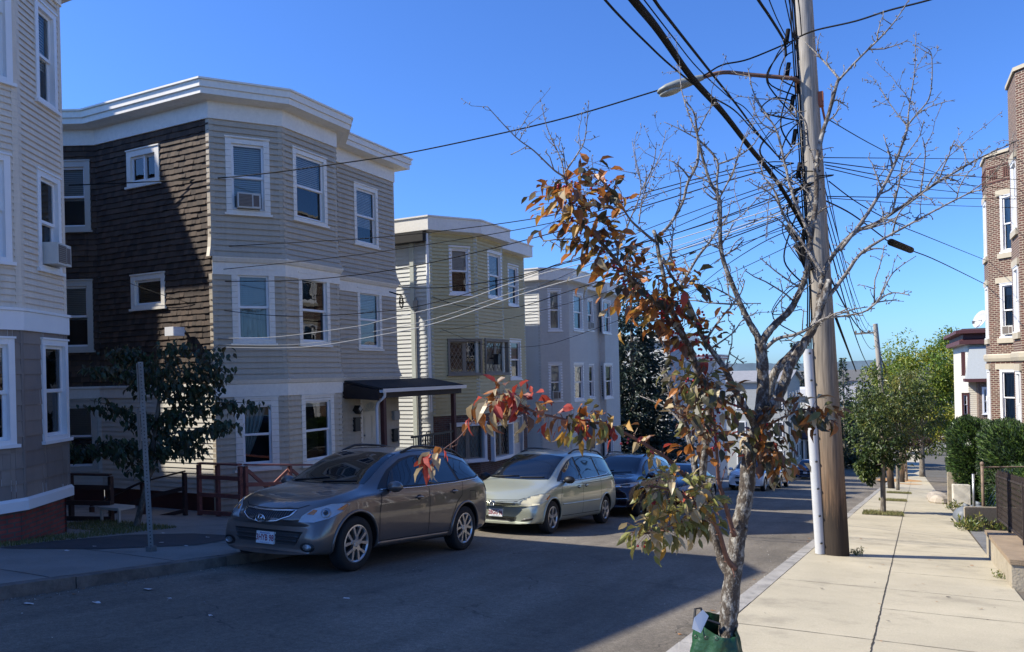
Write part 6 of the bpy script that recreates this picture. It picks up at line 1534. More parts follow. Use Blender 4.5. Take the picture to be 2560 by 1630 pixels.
# ------------------------------------------------------------------ generic leafy trees
def crown_tree(label, base, hgt, crowns, cols, nleaf, ls, trunk_r=.1, seed=1, name='street_tree', group=None, lean=(0, 0), trunkm=None, droop=.4, nlimb=9, cat='tree', kind='leaf', clump=.34):
    """crowns: list of (centre offset from base, radii)"""
    q = random.Random(seed); b = Vector(base); t = thing(name, label, cat, base, group)
    tm = MB(); top = b + Vector((lean[0], lean[1], hgt * .62)); tp = smooth_pts([b - Vector((0, 0, .1)), b + Vector((lean[0] * .2 + q.uniform(-.03, .03), lean[1] * .2, hgt * .25)), b + Vector((lean[0] * .6 + q.uniform(-.06, .06), lean[1] * .6, hgt * .45)), top], 4)
    tm.tube(tp, [trunk_r * (1 - .6 * i / (len(tp) - 1)) for i in range(len(tp))], 9, 0, True, .06)
    fm = MB(); clumps = []
    for (c, r) in crowns:
        c = b + Vector(c); vol = r[0] * r[1] * r[2]
        for k in range(max(10, int(34 * clump / .34))):
            d = rv(q) * q.uniform(.45, 1.0); clumps.append((c + Vector((d.x * r[0], d.y * r[1], d.z * r[2])), q.uniform(.22, .42) * (vol ** (1 / 3)), d))
    for k in range(min(nlimb, len(clumps))):
        cc = clumps[q.randrange(len(clumps))][0]; st = tp[q.randrange(len(tp) // 2, len(tp))]; mid = st.lerp(cc, .5) + rv(q) * .1 * hgt * .3
        tm.tube(smooth_pts([st, mid, cc], 3), [trunk_r * .4, trunk_r * .32, trunk_r * .26, trunk_r * .2, trunk_r * .16, trunk_r * .12, trunk_r * .08], 5, 0)
    tm.build('trunk', trunkm or BARKG, t, smooth=True)
    per = max(1, nleaf // len(clumps)); nm = len(cols)
    for (c, r, d) in clumps:
        mi0 = q.randrange(nm)
        for _ in range(per):
            p = c + rv(q) * r * q.random() ** .45; dd = (rv(q) + Vector((0, 0, -droop)) + d * .4).normalized(); l = ls * q.uniform(.6, 1.3)
            m = mi0 if q.random() < .6 else q.randrange(nm)
            quadleaf(fm, p, dd, (Vector((0, 0, 1)) + rv(q) * .7).normalized(), l, l * (.5 if kind == 'leaf' else .3), m)
    fm.build('foliage', cols, t); return t
BARKG = bark('grey_bark', (.12, .10, .08), (.27, .235, .19), 12)
GDK = [leaf_mat('foliage_dark', (.03, .055, .016), .2), leaf_mat('foliage_mid', (.05, .085, .022), .25), leaf_mat('foliage_light', (.14, .18, .045), .3)]
GOL = [leaf_mat('foliage_olive', (.15, .185, .045), .3, .3, .3), leaf_mat('foliage_mid', (.05, .085, .022), .25), leaf_mat('foliage_straw', (.27, .25, .07), .35, .3, .3), leaf_mat('foliage_light', (.10, .13, .035), .3)]
GYE = [leaf_mat('foliage_lime', (.235, .3, .04), .4), leaf_mat('foliage_gold', (.35, .34, .045), .4), leaf_mat('foliage_fresh', (.14, .22, .035), .35)]
GPU = [leaf_mat('foliage_purple', (.02, .012, .014), .15), leaf_mat('foliage_purple2', (.035, .02, .02), .15)]
def gb_(x, y): return (x, y, prof(y) + .12)
crown_tree('nearest green street tree on the right pavement, its trunk ringed by grass', gb_(-.34, 25.4), 4.2, [((-.15, 0, 2.9), (1.0, 1.0, 1.15)), ((.15, .3, 1.9), (.85, .8, .6)), ((-.35, 0, 1.35), (.35, .4, .5))], GDK, 5200, .13, .085, 5, group='street trees on the right pavement')
crown_tree('olive street tree with long drooping leaves just right of the second pole', gb_(.12, 46.7), 7.4, [((-.1, 0, 5.4), (1.9, 1.9, 1.7)), ((.6, .5, 4.2), (2.1, 2, 1.2)), ((-.9, 0, 4.2), (1.2, 1.4, 1.2))], GOL, 8200, .24, .1, 6, group='street trees on the right pavement', kind='long')
crown_tree('dark purple leaved street tree farthest down the right pavement', gb_(.85, 71.5), 5.2, [((.5, 0, 3.9), (2.1, 2, 1.1)), ((-.6, 0, 3.4), (1.6, 1.6, .9))], GPU, 3000, .24, .11, 7, group='street trees on the right pavement')
crown_tree('tall yellow green tree rising behind the street trees beside the white house', gb_(2.6, 92), 15, [((.6, 0, 11.2), (4.2, 4.4, 4.6)), ((-2.4, 0, 9.6), (3.6, 3.6, 3.9)), ((2.9, 0, 12.0), (3.2, 3.4, 3.6)), ((.6, 0, 6.0), (4.6, 4, 3.4))], GYE, 17000, .36, .3, 9, name='broadleaf_tree')
crown_tree('golden topped tree showing above the roof of the white house', gb_(9.5, 112), 17.5, [((0, 0, 12.8), (4, 4, 4)), ((-2.4, 0, 11), (3, 3, 3))], GYE, 5200, .4, .3, 10, name='broadleaf_tree')
crown_tree('mid green tree behind the white storefront and the awning', (-3.5, 122, -16), 10.5, [((0, 0, 7), (4.5, 4, 3.4)), ((-5, 4, 6), (4, 4, 3))], GOL, 5200, .4, .25, 12, name='broadleaf_tree')
crown_tree('dark green tree at the far end of the right pavement', (7, 128, -15.5), 12, [((0, 0, 7), (5, 4, 4.5)), ((-4, 0, 5.6), (4, 4, 3.5))], GDK, 5200, .42, .25, 13, name='broadleaf_tree')
for i, (x, y, h, r, lb) in enumerate([(-34, 150, 11, 6, 'round dark tree low in the valley left of the grey roof'), (-20, 165, 10, 6, 'broad green tree in the valley behind the storefront'), (-4, 180, 10.5, 7, 'broad dark tree far down the valley below the hills'), (12, 190, 11, 7, 'leafy tree far down the valley behind the second pole'), (22, 160, 13, 7, 'big dark tree far right behind the white house'), (-50, 175, 11, 7, 'wide tree far off beyond the pale houses')]):
    crown_tree(lb, (x, y, -19 if y > 140 else -16), h, [((0, 0, h * .6), (r, r, h * .36)), ((r * .5, 0, h * .45), (r * .8, r, h * .3))], GDK if i % 2 else GOL, 2600, .6, .3, 20 + i, name='broadleaf_tree', group='trees of the valley')
rt = random.Random(23)
for i in range(46):
    d = rt.uniform(140, 480); a = R(rt.uniform(-24, 13)); r1 = rt.uniform(4, 7); h1 = rt.uniform(8.5, 13)
    crown_tree('tree in the green mass filling the valley far below', (d * math.sin(a), d * math.cos(a), -20.5), h1, [((0, 0, h1 * .6), (r1, r1, h1 * .36)), ((r1 * .6, 0, h1 * .45), (r1 * .8, r1, h1 * .3))], rt.choice((GDK, GOL, GDK)), 900, .9, .3, 60 + i, name='broadleaf_tree', group='trees filling the valley', nlimb=3)
# ---- conifers
def spruce(label, base, h, rad, n, cols, seed, group=None, ls=.3):
    q = random.Random(seed); b = Vector(base); t = thing('conifer_tree', label, 'tree', base, group)
    tm = MB(); tm.tube([b, b + Vector((0, 0, h * .98))], [h * .016, .03], 8); fm = MB(); lev = int(h * 3.2)
    for i in range(lev):
        v = (i + .5) / lev; z = h * (.04 + .95 * v); rr = rad * (1 - v) ** .85 * q.uniform(.85, 1.1) + .12
        for k in range(max(5, int(rr * 6.5))):
            a = q.uniform(0, 6.283); ln = rr * q.uniform(.65, 1.08); tip = b + Vector((math.cos(a) * ln, math.sin(a) * ln, z - ln * .22 + .12 * ln * ln)); st = b + Vector((0, 0, z))
            if q.random() < .3: tm.tube([st, tip], [.02, .006], 4)
            m = max(5, int(ln / rad * n / 14))
            for _ in range(m):
                s = q.uniform(.25, 1.); p = st.lerp(tip, s) + rv(q) * .12 * rr; d = (tip - st).normalized() + rv(q) * .7 + Vector((0, 0, -.35)); l = ls * q.uniform(.6, 1.2); quadleaf(fm, p, d, rv(q), l, l * .42, q.randrange(len(cols)))
    tm.build('trunk', BARKG, t); fm.build('foliage', cols, t); return t
SPR = [leaf_mat('spruce_a', (.014, .03, .018), .1), leaf_mat('spruce_b', (.03, .05, .035), .12), leaf_mat('spruce_c', (.05, .075, .06), .12)]
spruce('tall dark spruce filling the gap behind the pale grey house', (-14.1, 44.5, prof(44.5)), 14.6, 3.5, 620, SPR, 3, ls=.36)
SP2 = SPR[:2] + [GDK[1]]
spruce('dark conifer rising above the low white storefront', (-12.9, 118, -16), 19.8, 3.2, 320, SP2, 5, 'conifers down the hill', .5)
spruce('second dark conifer, just left of the utility pole', (-11.1, 121, -16), 18.4, 3.0, 300, SP2, 6, 'conifers down the hill', .5)
spruce('slim dark conifer just right of the utility pole', (-6.3, 118, -15), 16.4, 2.8, 260, SP2, 8, 'conifers down the hill', .45)
# ---- the dark dogwood by the near house
q = random.Random(21)
TB = [([(335, 1338), (352, 1270), (370, 1200), (383, 1120), (390, 1060), (398, 1000)], .06, .03), ([(383, 1140), (300, 1105), (200, 1122), (120, 1105)], .02, .005), ([(386, 1080), (330, 1030), (225, 1000)], .018, .005), ([(396, 1000), (330, 930), (225, 915)], .016, .004), ([(398, 1000), (420, 900), (445, 848)], .018, .004), ([(398, 1010), (470, 930), (548, 862)], .016, .004),
      ([(392, 1060), (520, 1010), (636, 1008)], .016, .004), ([(390, 1090), (490, 1075), (575, 1052)], .014, .004), ([(380, 1140), (450, 1105), (480, 1125)], .012, .004), ([(360, 1230), (400, 1130), (410, 1050), (470, 1000), (530, 960)], .022, .005), ([(372, 1190), (330, 1130), (270, 1090)], .014, .004), ([(398, 1000), (380, 930), (330, 880), (290, 872)], .014, .004), ([(400, 990), (500, 960), (560, 905)], .012, .004)]
base = at_depth(335, 1338, 13.75); t = thing('dogwood_tree', 'small dark leafed tree leaning beside the brick foundation, in shade behind the metal post', 'tree', (base.x, base.y, prof(base.y) + .1))
tm = MB(); fm = MB()
DGW = [leaf_mat('dogwood_dark', (.03, .052, .027), .3), leaf_mat('dogwood_mid', (.05, .078, .035), .35), leaf_mat('dogwood_bronze', (.075, .06, .025), .25)]
for i, (pts, r0, r1) in enumerate(TB):
    dv = q.uniform(-1.0, .7) if i else 0; n = len(pts); P = smooth_pts([at_depth(x, y, 13.75 + dv * k / (n - 1)) for k, (x, y) in enumerate(pts)], 4)
    tm.tube(P, [r0 + (r1 - r0) * k / (len(P) - 1) for k in range(len(P))], 7, 0, True, .05)
    if i:
        for _ in range(int(235 * len(P) / 9)):
            f = q.uniform(.25, 1.0); k = min(int(f * (len(P) - 1)), len(P) - 2); v_ = rv(q) * q.random() ** .5; p = P[k] + Vector((v_.x * .36, v_.y * .36, v_.z * .15 - .05))
            l = q.uniform(.09, .15); leaf(fm, p, (rv(q) * .7 + Vector((0, 0, -.75))).normalized(), (Vector((0, -.3, 1)) + rv(q) * .5).normalized(), l, l * .55, q.choice((0, 0, 0, 1, 1, 2) if P[k].z < 0 else (0, 0, 1, 1, 2, 2)), .3, .6)
tm.build('trunk', bark('dogwood_bark', (.08, .065, .05), (.2, .17, .135), 10), t, smooth=True); fm.build('foliage', DGW, t)
# ---- hedges on the right
def hedge(label, lo, hi, n, ls, seed, cols, rnd_=.5, name='clipped_hedge', group=None):
    q = random.Random(seed); lo = Vector(lo); hi = Vector(hi); c = (lo + hi) / 2; h = (hi - lo) / 2; t = thing(name, label, 'hedge', (c.x, c.y, lo.z), group)
    sm = MB()
    for k in range(26):
        a = Vector((c.x + q.uniform(-.7, .7) * h.x, c.y + q.uniform(-.7, .7) * h.y, lo.z)); sm.tube([a, a + Vector((q.uniform(-.2, .2), q.uniform(-.2, .2), h.z * 1.3))], [.03, .012], 5)
    sm.build('stem', BARKG, t); fm = MB()
    for _ in range(n):
        d = rv(q); e = 5; k = (abs(d.x) ** e + abs(d.y) ** e + abs(d.z) ** e) ** (-1 / e); s = k * (1 - .22 * q.random() ** 2.2)
        bump = 1 + .035 * math.sin(7 * d.x * k + 3) * math.sin(6 * d.y * k) + .04 * math.sin(9 * d.z * k + d.x * 5)
        p = c + Vector((d.x * h.x, d.y * h.y, d.z * h.z)) * s * bump
        if p.z < lo.z + .02: continue
        quadleaf(fm, p, (d + rv(q) * .8 + Vector((0, 0, .35))).normalized(), rv(q), ls * q.uniform(.6, 1.3), ls * .32, q.choice((0, 0, 1, 1, 2)))
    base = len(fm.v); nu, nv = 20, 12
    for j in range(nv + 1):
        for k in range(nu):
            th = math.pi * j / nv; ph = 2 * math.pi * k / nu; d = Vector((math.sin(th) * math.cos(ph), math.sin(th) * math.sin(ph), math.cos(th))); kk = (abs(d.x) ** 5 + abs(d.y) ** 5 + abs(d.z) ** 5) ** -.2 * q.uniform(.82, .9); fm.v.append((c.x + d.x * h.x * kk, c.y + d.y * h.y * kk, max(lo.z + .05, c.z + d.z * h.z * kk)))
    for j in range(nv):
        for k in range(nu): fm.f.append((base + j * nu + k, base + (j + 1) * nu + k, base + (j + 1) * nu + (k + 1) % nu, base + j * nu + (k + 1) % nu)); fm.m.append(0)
    fm.build('foliage', cols, t); return t
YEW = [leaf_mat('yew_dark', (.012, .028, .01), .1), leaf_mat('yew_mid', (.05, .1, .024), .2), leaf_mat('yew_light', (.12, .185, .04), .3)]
g0 = prof(27) + .1
hedge('tall clipped yew hedge behind the white stub wall', (1.95, 31.3, prof(34)), (3.5, 35.8, -2.25), 26000, .16, 31, YEW)
hedge('clipped yew hedge between the rusty fence post and the brick apartment house', (2.55, 24.8, g0 - .1), (4.35, 31.0, -2.02), 34000, .15, 35, YEW)
hedge('smaller bright yew bush behind the iron fence at the right edge', (2.42, 21.4, prof(22) + .1), (5, 24.0, -2.7), 22000, .12, 32, YEW)
hedge('low leafy shrub beyond the hedge beside the far steps', (2.4, 36, prof(37)), (3.6, 40, prof(37) + 1.5), 3500, .2, 33, [GDK[1], GDK[2], GOL[2]], name='garden_shrub')
def tuft(label, x, y, n, h, seed, cols, rad=.25):
    q = random.Random(seed); t = MB(); z = prof(y) + .12
    for _ in range(n):
        a = q.uniform(0, 6.283); rr = rad * q.random() ** .6; p = Vector((x + rr * math.cos(a), y + rr * math.sin(a), z)); d = (Vector((q.uniform(-.6, .6), q.uniform(-.6, .6), 1))).normalized(); l = h * q.uniform(.4, 1.1)
        t.tube([p, p + d * l], [.003, .002], 3, 0, False)
        for k in range(4): quadleaf(t, p + d * l * q.uniform(.3, 1), (rv(q) + d).normalized(), rv(q), h * .3, h * .12, q.randrange(len(cols)))
    return tag(t.build('weed_tuft', cols), label, 'weed')
WD = [GOL[0], GOL[2], GDK[1]]
tuft('weeds sprouting at the corner of the concrete block by the driveway', 1.55, 20.3, 60, .35, 1, WD, .3); tuft('dry weeds along the front of the concrete block', 2.0, 21.0, 60, .3, 2, WD, .35)
tuft('small weed growing in the crack by the low wall', 1.24, 12.1, 16, .12, 3, WD, .1); tuft('grass tuft at the foot of the near utility pole', -.58, 13.5, 26, .13, 4, WD, .1)
tuft('weeds by the white gate post', 1.75, 29.2, 40, .3, 5, WD, .3); tuft('ivy and weeds at the foot of the red wooden fence', -12.4, 12.3, 80, .28, 6, [GDK[1], GDK[2], GOL[0]], .45)
# ------------------------------------------------------------------ utility poles, lamp, cables
def pole_mat():
    m, N, L, b = nodes('pole_wood'); b.inputs['Roughness'].default_value = .85
    tc = N.new('ShaderNodeTexCoord'); sp = N.new('ShaderNodeSeparateXYZ'); L.new(tc.outputs['Object'], sp.inputs[0])
    mp = N.new('ShaderNodeMapping'); mp.inputs['Scale'].default_value = (14, 14, .8); L.new(tc.outputs['Object'], mp.inputs[0])
    n = N.new('ShaderNodeTexNoise'); n.inputs['Scale'].default_value = 1.5; n.inputs['Detail'].default_value = 8; n.inputs['Roughness'].default_value = .7; L.new(mp.outputs[0], n.inputs['Vector'])
    a = N.new('ShaderNodeMath'); a.operation = 'MULTIPLY_ADD'; L.new(n.outputs['Fac'], a.inputs[0]); a.inputs[1].default_value = 1.6; L.new(sp.outputs['Z'], a.inputs[2])
    r = N.new('ShaderNodeMapRange'); L.new(a.outputs[0], r.inputs[0]); r.inputs[1].default_value = .4; r.inputs[2].default_value = 9
    cr = N.new('ShaderNodeValToRGB'); e = cr.color_ramp.elements; e[0].position = 0; e[0].color = (.022, .015, .01, 1); e[1].position = 1; e[1].color = (.38, .345, .3, 1)
    for p, c in ((.12, (.035, .023, .015, 1)), (.165, (.15, .09, .05, 1)), (.32, (.2, .155, .112, 1)), (.55, (.26, .23, .19, 1))): x = e.new(p); x.color = c
    L.new(r.outputs[0], cr.inputs[0])
    n2 = N.new('ShaderNodeTexNoise'); n2.inputs['Scale'].default_value = 2.5; n2.inputs['Detail'].default_value = 6; L.new(mp.outputs[0], n2.inputs['Vector'])
    r2 = N.new('ShaderNodeMapRange'); L.new(n2.outputs['Fac'], r2.inputs[0]); r2.inputs[1].default_value = .3; r2.inputs[2].default_value = .7; r2.inputs[3].default_value = .6; r2.inputs[4].default_value = 1.25
    sm = N.new('ShaderNodeVectorMath'); sm.operation = 'SCALE'; L.new(cr.outputs[0], sm.inputs[0]); L.new(r2.outputs[0], sm.inputs['Scale']); L.new(sm.outputs[0], b.inputs['Base Color'])
    bp = N.new('ShaderNodeBump'); bp.inputs['Strength'].default_value = .6; bp.inputs['Distance'].default_value = .01; L.new(n2.outputs['Fac'], bp.inputs['Height']); L.new(bp.outputs[0], b.inputs['Normal'])
    return m
PW = pole_mat()
def upole(label, base, top, r0, r1):
    b = Vector(base); t = Vector(top); P = thing('utility_pole', label, 'pole', base)
    mb = MB(); n = 14; mb.tube([b.lerp(t, i / n) - Vector((0, 0, .2 if i == 0 else 0)) for i in range(n + 1)], [r0 + (r1 - r0) * i / n for i in range(n + 1)], 28); mb.build('shaft', PW, P, autosmooth=60); return P, b, t
PB = Vector((-.87, 13.35, prof(13.35) + .13)); PT = Vector((-1.27, 13.35, 8.4)); pole1, _, _ = upole('tall weathered wooden utility pole with a white cable guard, nearest on the right pavement', PB, PT, .195, .135)
pax = lambda z: PB.lerp(PT, (z - PB.z) / (PT.z - PB.z))
mb = MB()
cg = [pax(z) + Vector((-.245, -.06, 0)) for z in (PB.z + .02, PB.z + 1.2, PB.z + 2.4, PB.z + 3.35)]
prof2 = [(math.cos(a), math.sin(a)) for a in [math.pi * 2 * k / 16 for k in range(16)]]
mb.tube(cg, .08, 14); mb.build('cable_guard', M('white_cable_guard', (.52, .525, .53), .35, .06, 3), pole1, autosmooth=40)
for k in range(8):
    mb = MB(); p = pax(PB.z + .2 + k * .44) + Vector((-.21, -.14, 0)); mb.lathe([(0, -.02), (.016, -.02), (.016, .01)], p, (.3, 1, 0), 8); mb.build('guard_bolt', BLACKM, pole1)
mb = MB(); p = pax(4.35); mb.box((p.x + .14, p.y - .07, p.z - .13), (p.x + .22, p.y + .05, p.z + .1)); mb.tube([p + Vector((.2, -.02, -.15)), p + Vector((.24, 0, -.4)), p + Vector((.17, 0, -.6))], .018, 6); mb.build('junction_box', M('rust_orange', (.32, .09, .04), .7, .2, 9), pole1)
rs = random.Random(5)
def pl(name, *tubes):
    mb = MB()
    for tb in tubes: mb.tube(*tb)
    mb.build(name, RUBBER, pole1, smooth=True)
for k in range(13):         # drip loops and splices lashed to the pole
    z0 = rs.uniform(1.4, 5.6); z1 = z0 - rs.uniform(.3, 1.3); a = pax(z0) + Vector((-.16 - rs.random() * .1, -.12, 0)); c = pax(z1) + Vector((-.15 - rs.random() * .15, -.14, 0)); m_ = (a + c) / 2 + Vector((-rs.uniform(.15, .6), -rs.uniform(.1, .3), -rs.uniform(0, .4)))
    pl('drip_loop', (smooth_pts([a, a.lerp(m_, .6) + Vector((0, 0, .15)), m_, c], 6), rs.uniform(.007, .013), 6))
for k in range(7):
    z = 5.4 - k * .55; p = pax(z) + Vector((-.2 - .1 * rs.random(), -.16, 0)); pl('splice', ([p + Vector((.02, 0, .12)), p - Vector((.02, 0, .12))], .035, 8))
for dx in (-.26, -.23, -.2): pl('riser_cable', ([pax(z) + Vector((dx + .07 * (z > 1), -.1, 0)) for z in (7.5, 5, 3, 1.2, .2)], .012, 6))
for k in range(14):
    a = pax(2.9 + rs.uniform(-.25, .3)) + Vector((rs.uniform(-.5, .05), -.15, 0)); pl('wire_knot', (smooth_pts([a, a + Vector((rs.uniform(-.3, .3), rs.uniform(-.2, .1), rs.uniform(-.2, .2))), a + Vector((rs.uniform(-.4, .4), rs.uniform(-.1, .1), rs.uniform(-.35, .1)))], 4), .01, 5))
p = pax(1.75); pl('splice_case', ([p + Vector((-.3, -.2, .25)), p + Vector((-.12, -.24, -.2))], .07, 10)); pl('splice_case', ([p + Vector((-.45, -.2, .55)), p + Vector((-.3, -.2, .3))], .05, 10))
P2B = Vector((-.2, 49.2, prof(49.2) + .1)); P2T = Vector((-.85, 49.2, 2.4)); pole2, _, _ = upole('second wooden utility pole farther down the right pavement', P2B, P2T, .19, .13)
mb = MB(); mb.beam(P2T + Vector((-1.1, 0, -.55)), P2T + Vector((0, 0, -.5)), .09, .1)
for k in range(3): mb.lathe([(.05, 0), (.06, .08), (.03, .16)], P2T + Vector((-1.05 + k * .35, 0, -.5)), (0, 0, 1), 8)
mb.build('crossarm', M('old_wood', (.2, .17, .14), .9, .2, 6), pole2)
upole('distant thin utility pole behind the yellow green tree', (.9, 84, prof(84)), (.6, 84, -1.3), .17, .12)
upole('wooden pole standing just behind the crowns of the far street trees', (.5, 66, prof(66)), (.3, 66, -2.6), .18, .13)
# lamp
lamp = thing('street_lamp', 'grey cobra head street lamp on a rusty arm over the road', 'lamp', pax(4.8))
ap = [pax(4.65) + Vector((-.14, -.02, 0)), at_depth(1988, 198, 12.32), at_depth(1958, 194, 12.35), at_depth(1879, 187, 12.45), at_depth(1808, 181, 12.55), at_depth(1752, 195, 12.62)]
mb = MB(); mb.tube(smooth_pts(ap, 5), .034, 10); mb.tube([ap[0] + Vector((0, 0, .12)), ap[0] - Vector((0, 0, .15))], .05, 8); mb.build('arm', M('rusty_steel', (.16, .085, .06), .7, .3, 14), lamp, smooth=True)
h0 = at_depth(1758, 194, 12.6); h1 = at_depth(1643, 232, 12.75); ax = (h1 - h0); LN = ax.length; ax.normalize()
mb = MB(); sd_ = ax.cross(Vector((0, 0, 1))).normalized(); up_ = sd_.cross(ax); base = len(mb.v); secs = [(0, .05, .05), (.12, .07, .065), (.3, .1, .085), (.55, .15, .095), (.8, .16, .08), (.95, .1, .05), (1.0, .02, .02)]
for s, wv, hv in secs:
    for k in range(16):
        a = 2 * math.pi * k / 16; q_ = h0 + ax * LN * s + sd_ * wv * math.cos(a) + up_ * hv * (math.sin(a) if math.sin(a) > 0 else math.sin(a) * .75); mb.v.append(tuple(q_))
for i in range(len(secs) - 1):
    for k in range(16): mb.f.append((base + i * 16 + k, base + i * 16 + (k + 1) % 16, base + (i + 1) * 16 + (k + 1) % 16, base + (i + 1) * 16 + k)); mb.m.append(0)
mb.build('lamp_head', M('lamp_grey', (.22, .23, .21), .5, .1, 5), lamp, smooth=True)
mb = MB(); mb.ellipsoid(h0 + ax * LN * .72 - up_ * .06, (.13, .2, .05), 14, 6, 0, Matrix((sd_, ax, up_)).transposed()); mb.build('lamp_lens', M('lamp_lens_glass', (.35, .36, .33), .2, .05), lamp, smooth=True)
# cables
def cable(label, pts, r, group=None, mat=RUBBER, sag=0., twist=False, extra=None):
    P = [at_depth(*p) if not isinstance(p, Vector) else p for p in pts]
    if len(P) == 2 and sag: a, b = P; P = [a.lerp(b, i / 8) - Vector((0, 0, sag * 4 * (i / 8) * (1 - i / 8))) for i in range(9)]
    S = smooth_pts(P, 6); mb = MB(); mb.tube(S, r, 6)
    if twist:
        for ph in (0, 2.1, 4.2): mb.tube([p + Vector((math.cos(i * .8 + ph), 0, math.sin(i * .8 + ph))) * r * .8 for i, p in enumerate(S)], r * .75, 5)
    if extra: extra(mb)
    return tag(mb.build('overhead_cable', mat, smooth=True), label, 'cable', group)
G1 = 'cables along the street overhead'; G2 = 'service wires to the left houses'; G3 = 'service wires to the brick building'; G4 = 'cables running down to the second pole'
cable('thickest black cable bundle coming overhead down to the near utility pole', [(1440, -180, 4.4), (1584, 0, 5.4), (1645, 75, 6.1), (1729, 194, 7.2), (1808, 282, 8.4), (1879, 374, 9.7), (1923, 427, 10.6), (1962, 484, 11.5), (2010, 570, 12.25)], .033, G1)
cable('thin lashing wire hanging just above the thick cable bundle', [(1580, -40, 5.4), (1680, 90, 6.6), (1746, 172, 7.6), (1826, 246, 9), (1874, 282, 10), (1940, 380, 12)], .006, G1)
cable('medium black cable right of the thick bundle, meeting the pole at the wire knot', [(1560, -120, 4.9), (1636, 0, 5.6), (1676, 53, 6.2), (1773, 176, 8), (1843, 264, 9.6), (1896, 335, 10.8), (1950, 396, 12.1)], .0135, G1)
cable('slack black cable left of the thick bundle at the top of the sky', [(1440, -90, 4.6), (1513, 0, 5.5), (1557, 48, 6.1), (1610, 101, 6.9), (1676, 163, 7.9), (1764, 233, 9.2), (1835, 275, 10.5), (1887, 330, 11.4), (1955, 400, 12.2)], .01, G1)
cable('heavy black cable dropping steeply to the insulators on the pole', [(1860, -60, 8.5), (1896, 0, 9.4), (1923, 40, 10.2), (1953, 88, 11.4), (1962, 108, 12.1), (1965, 140, 12.15)], .02, G1)
for i, (xa, xb, yb) in enumerate(((1900, 1975, 110), (1950, 1992, 130), (1962, 1990, 105), (1975, 1998, 150), (1988, 2004, 90))):
    cable('thin power wire dropping steeply beside the pole top', [(xa, -60, 9.2), ((xa + xb) / 2 + 4, yb / 2 - 10, 10.8), (xb, yb, 12.15)], .008, 'power wires above the pole')
cable('twisted wire leaving the pole for the top right corner of the sky', [(1998, 92, 12.3), (2041, 75, 12.1), (2138, 53, 11.6), (2222, 26, 11.1), (2323, 0, 10.6), (2470, -45, 10)], .013, None)
cable('long black wire crossing the whole sky from the lamp arm to the shingled house', [(1998, 95, 12.25), (1874, 147, 12.4), (1804, 163, 12.5), (1747, 194, 12.6), (1641, 227, 13), (1382, 303, 14), (1063, 374, 15.2), (882, 404, 15.9), (595, 441, 16.9), (319, 457, 17.6), (172, 463, 18.0)], .013, G2)
PK = (1985, 408, 12.25)
LW_ = M('pale_cable', (.4, .4, .39), .6, 0)
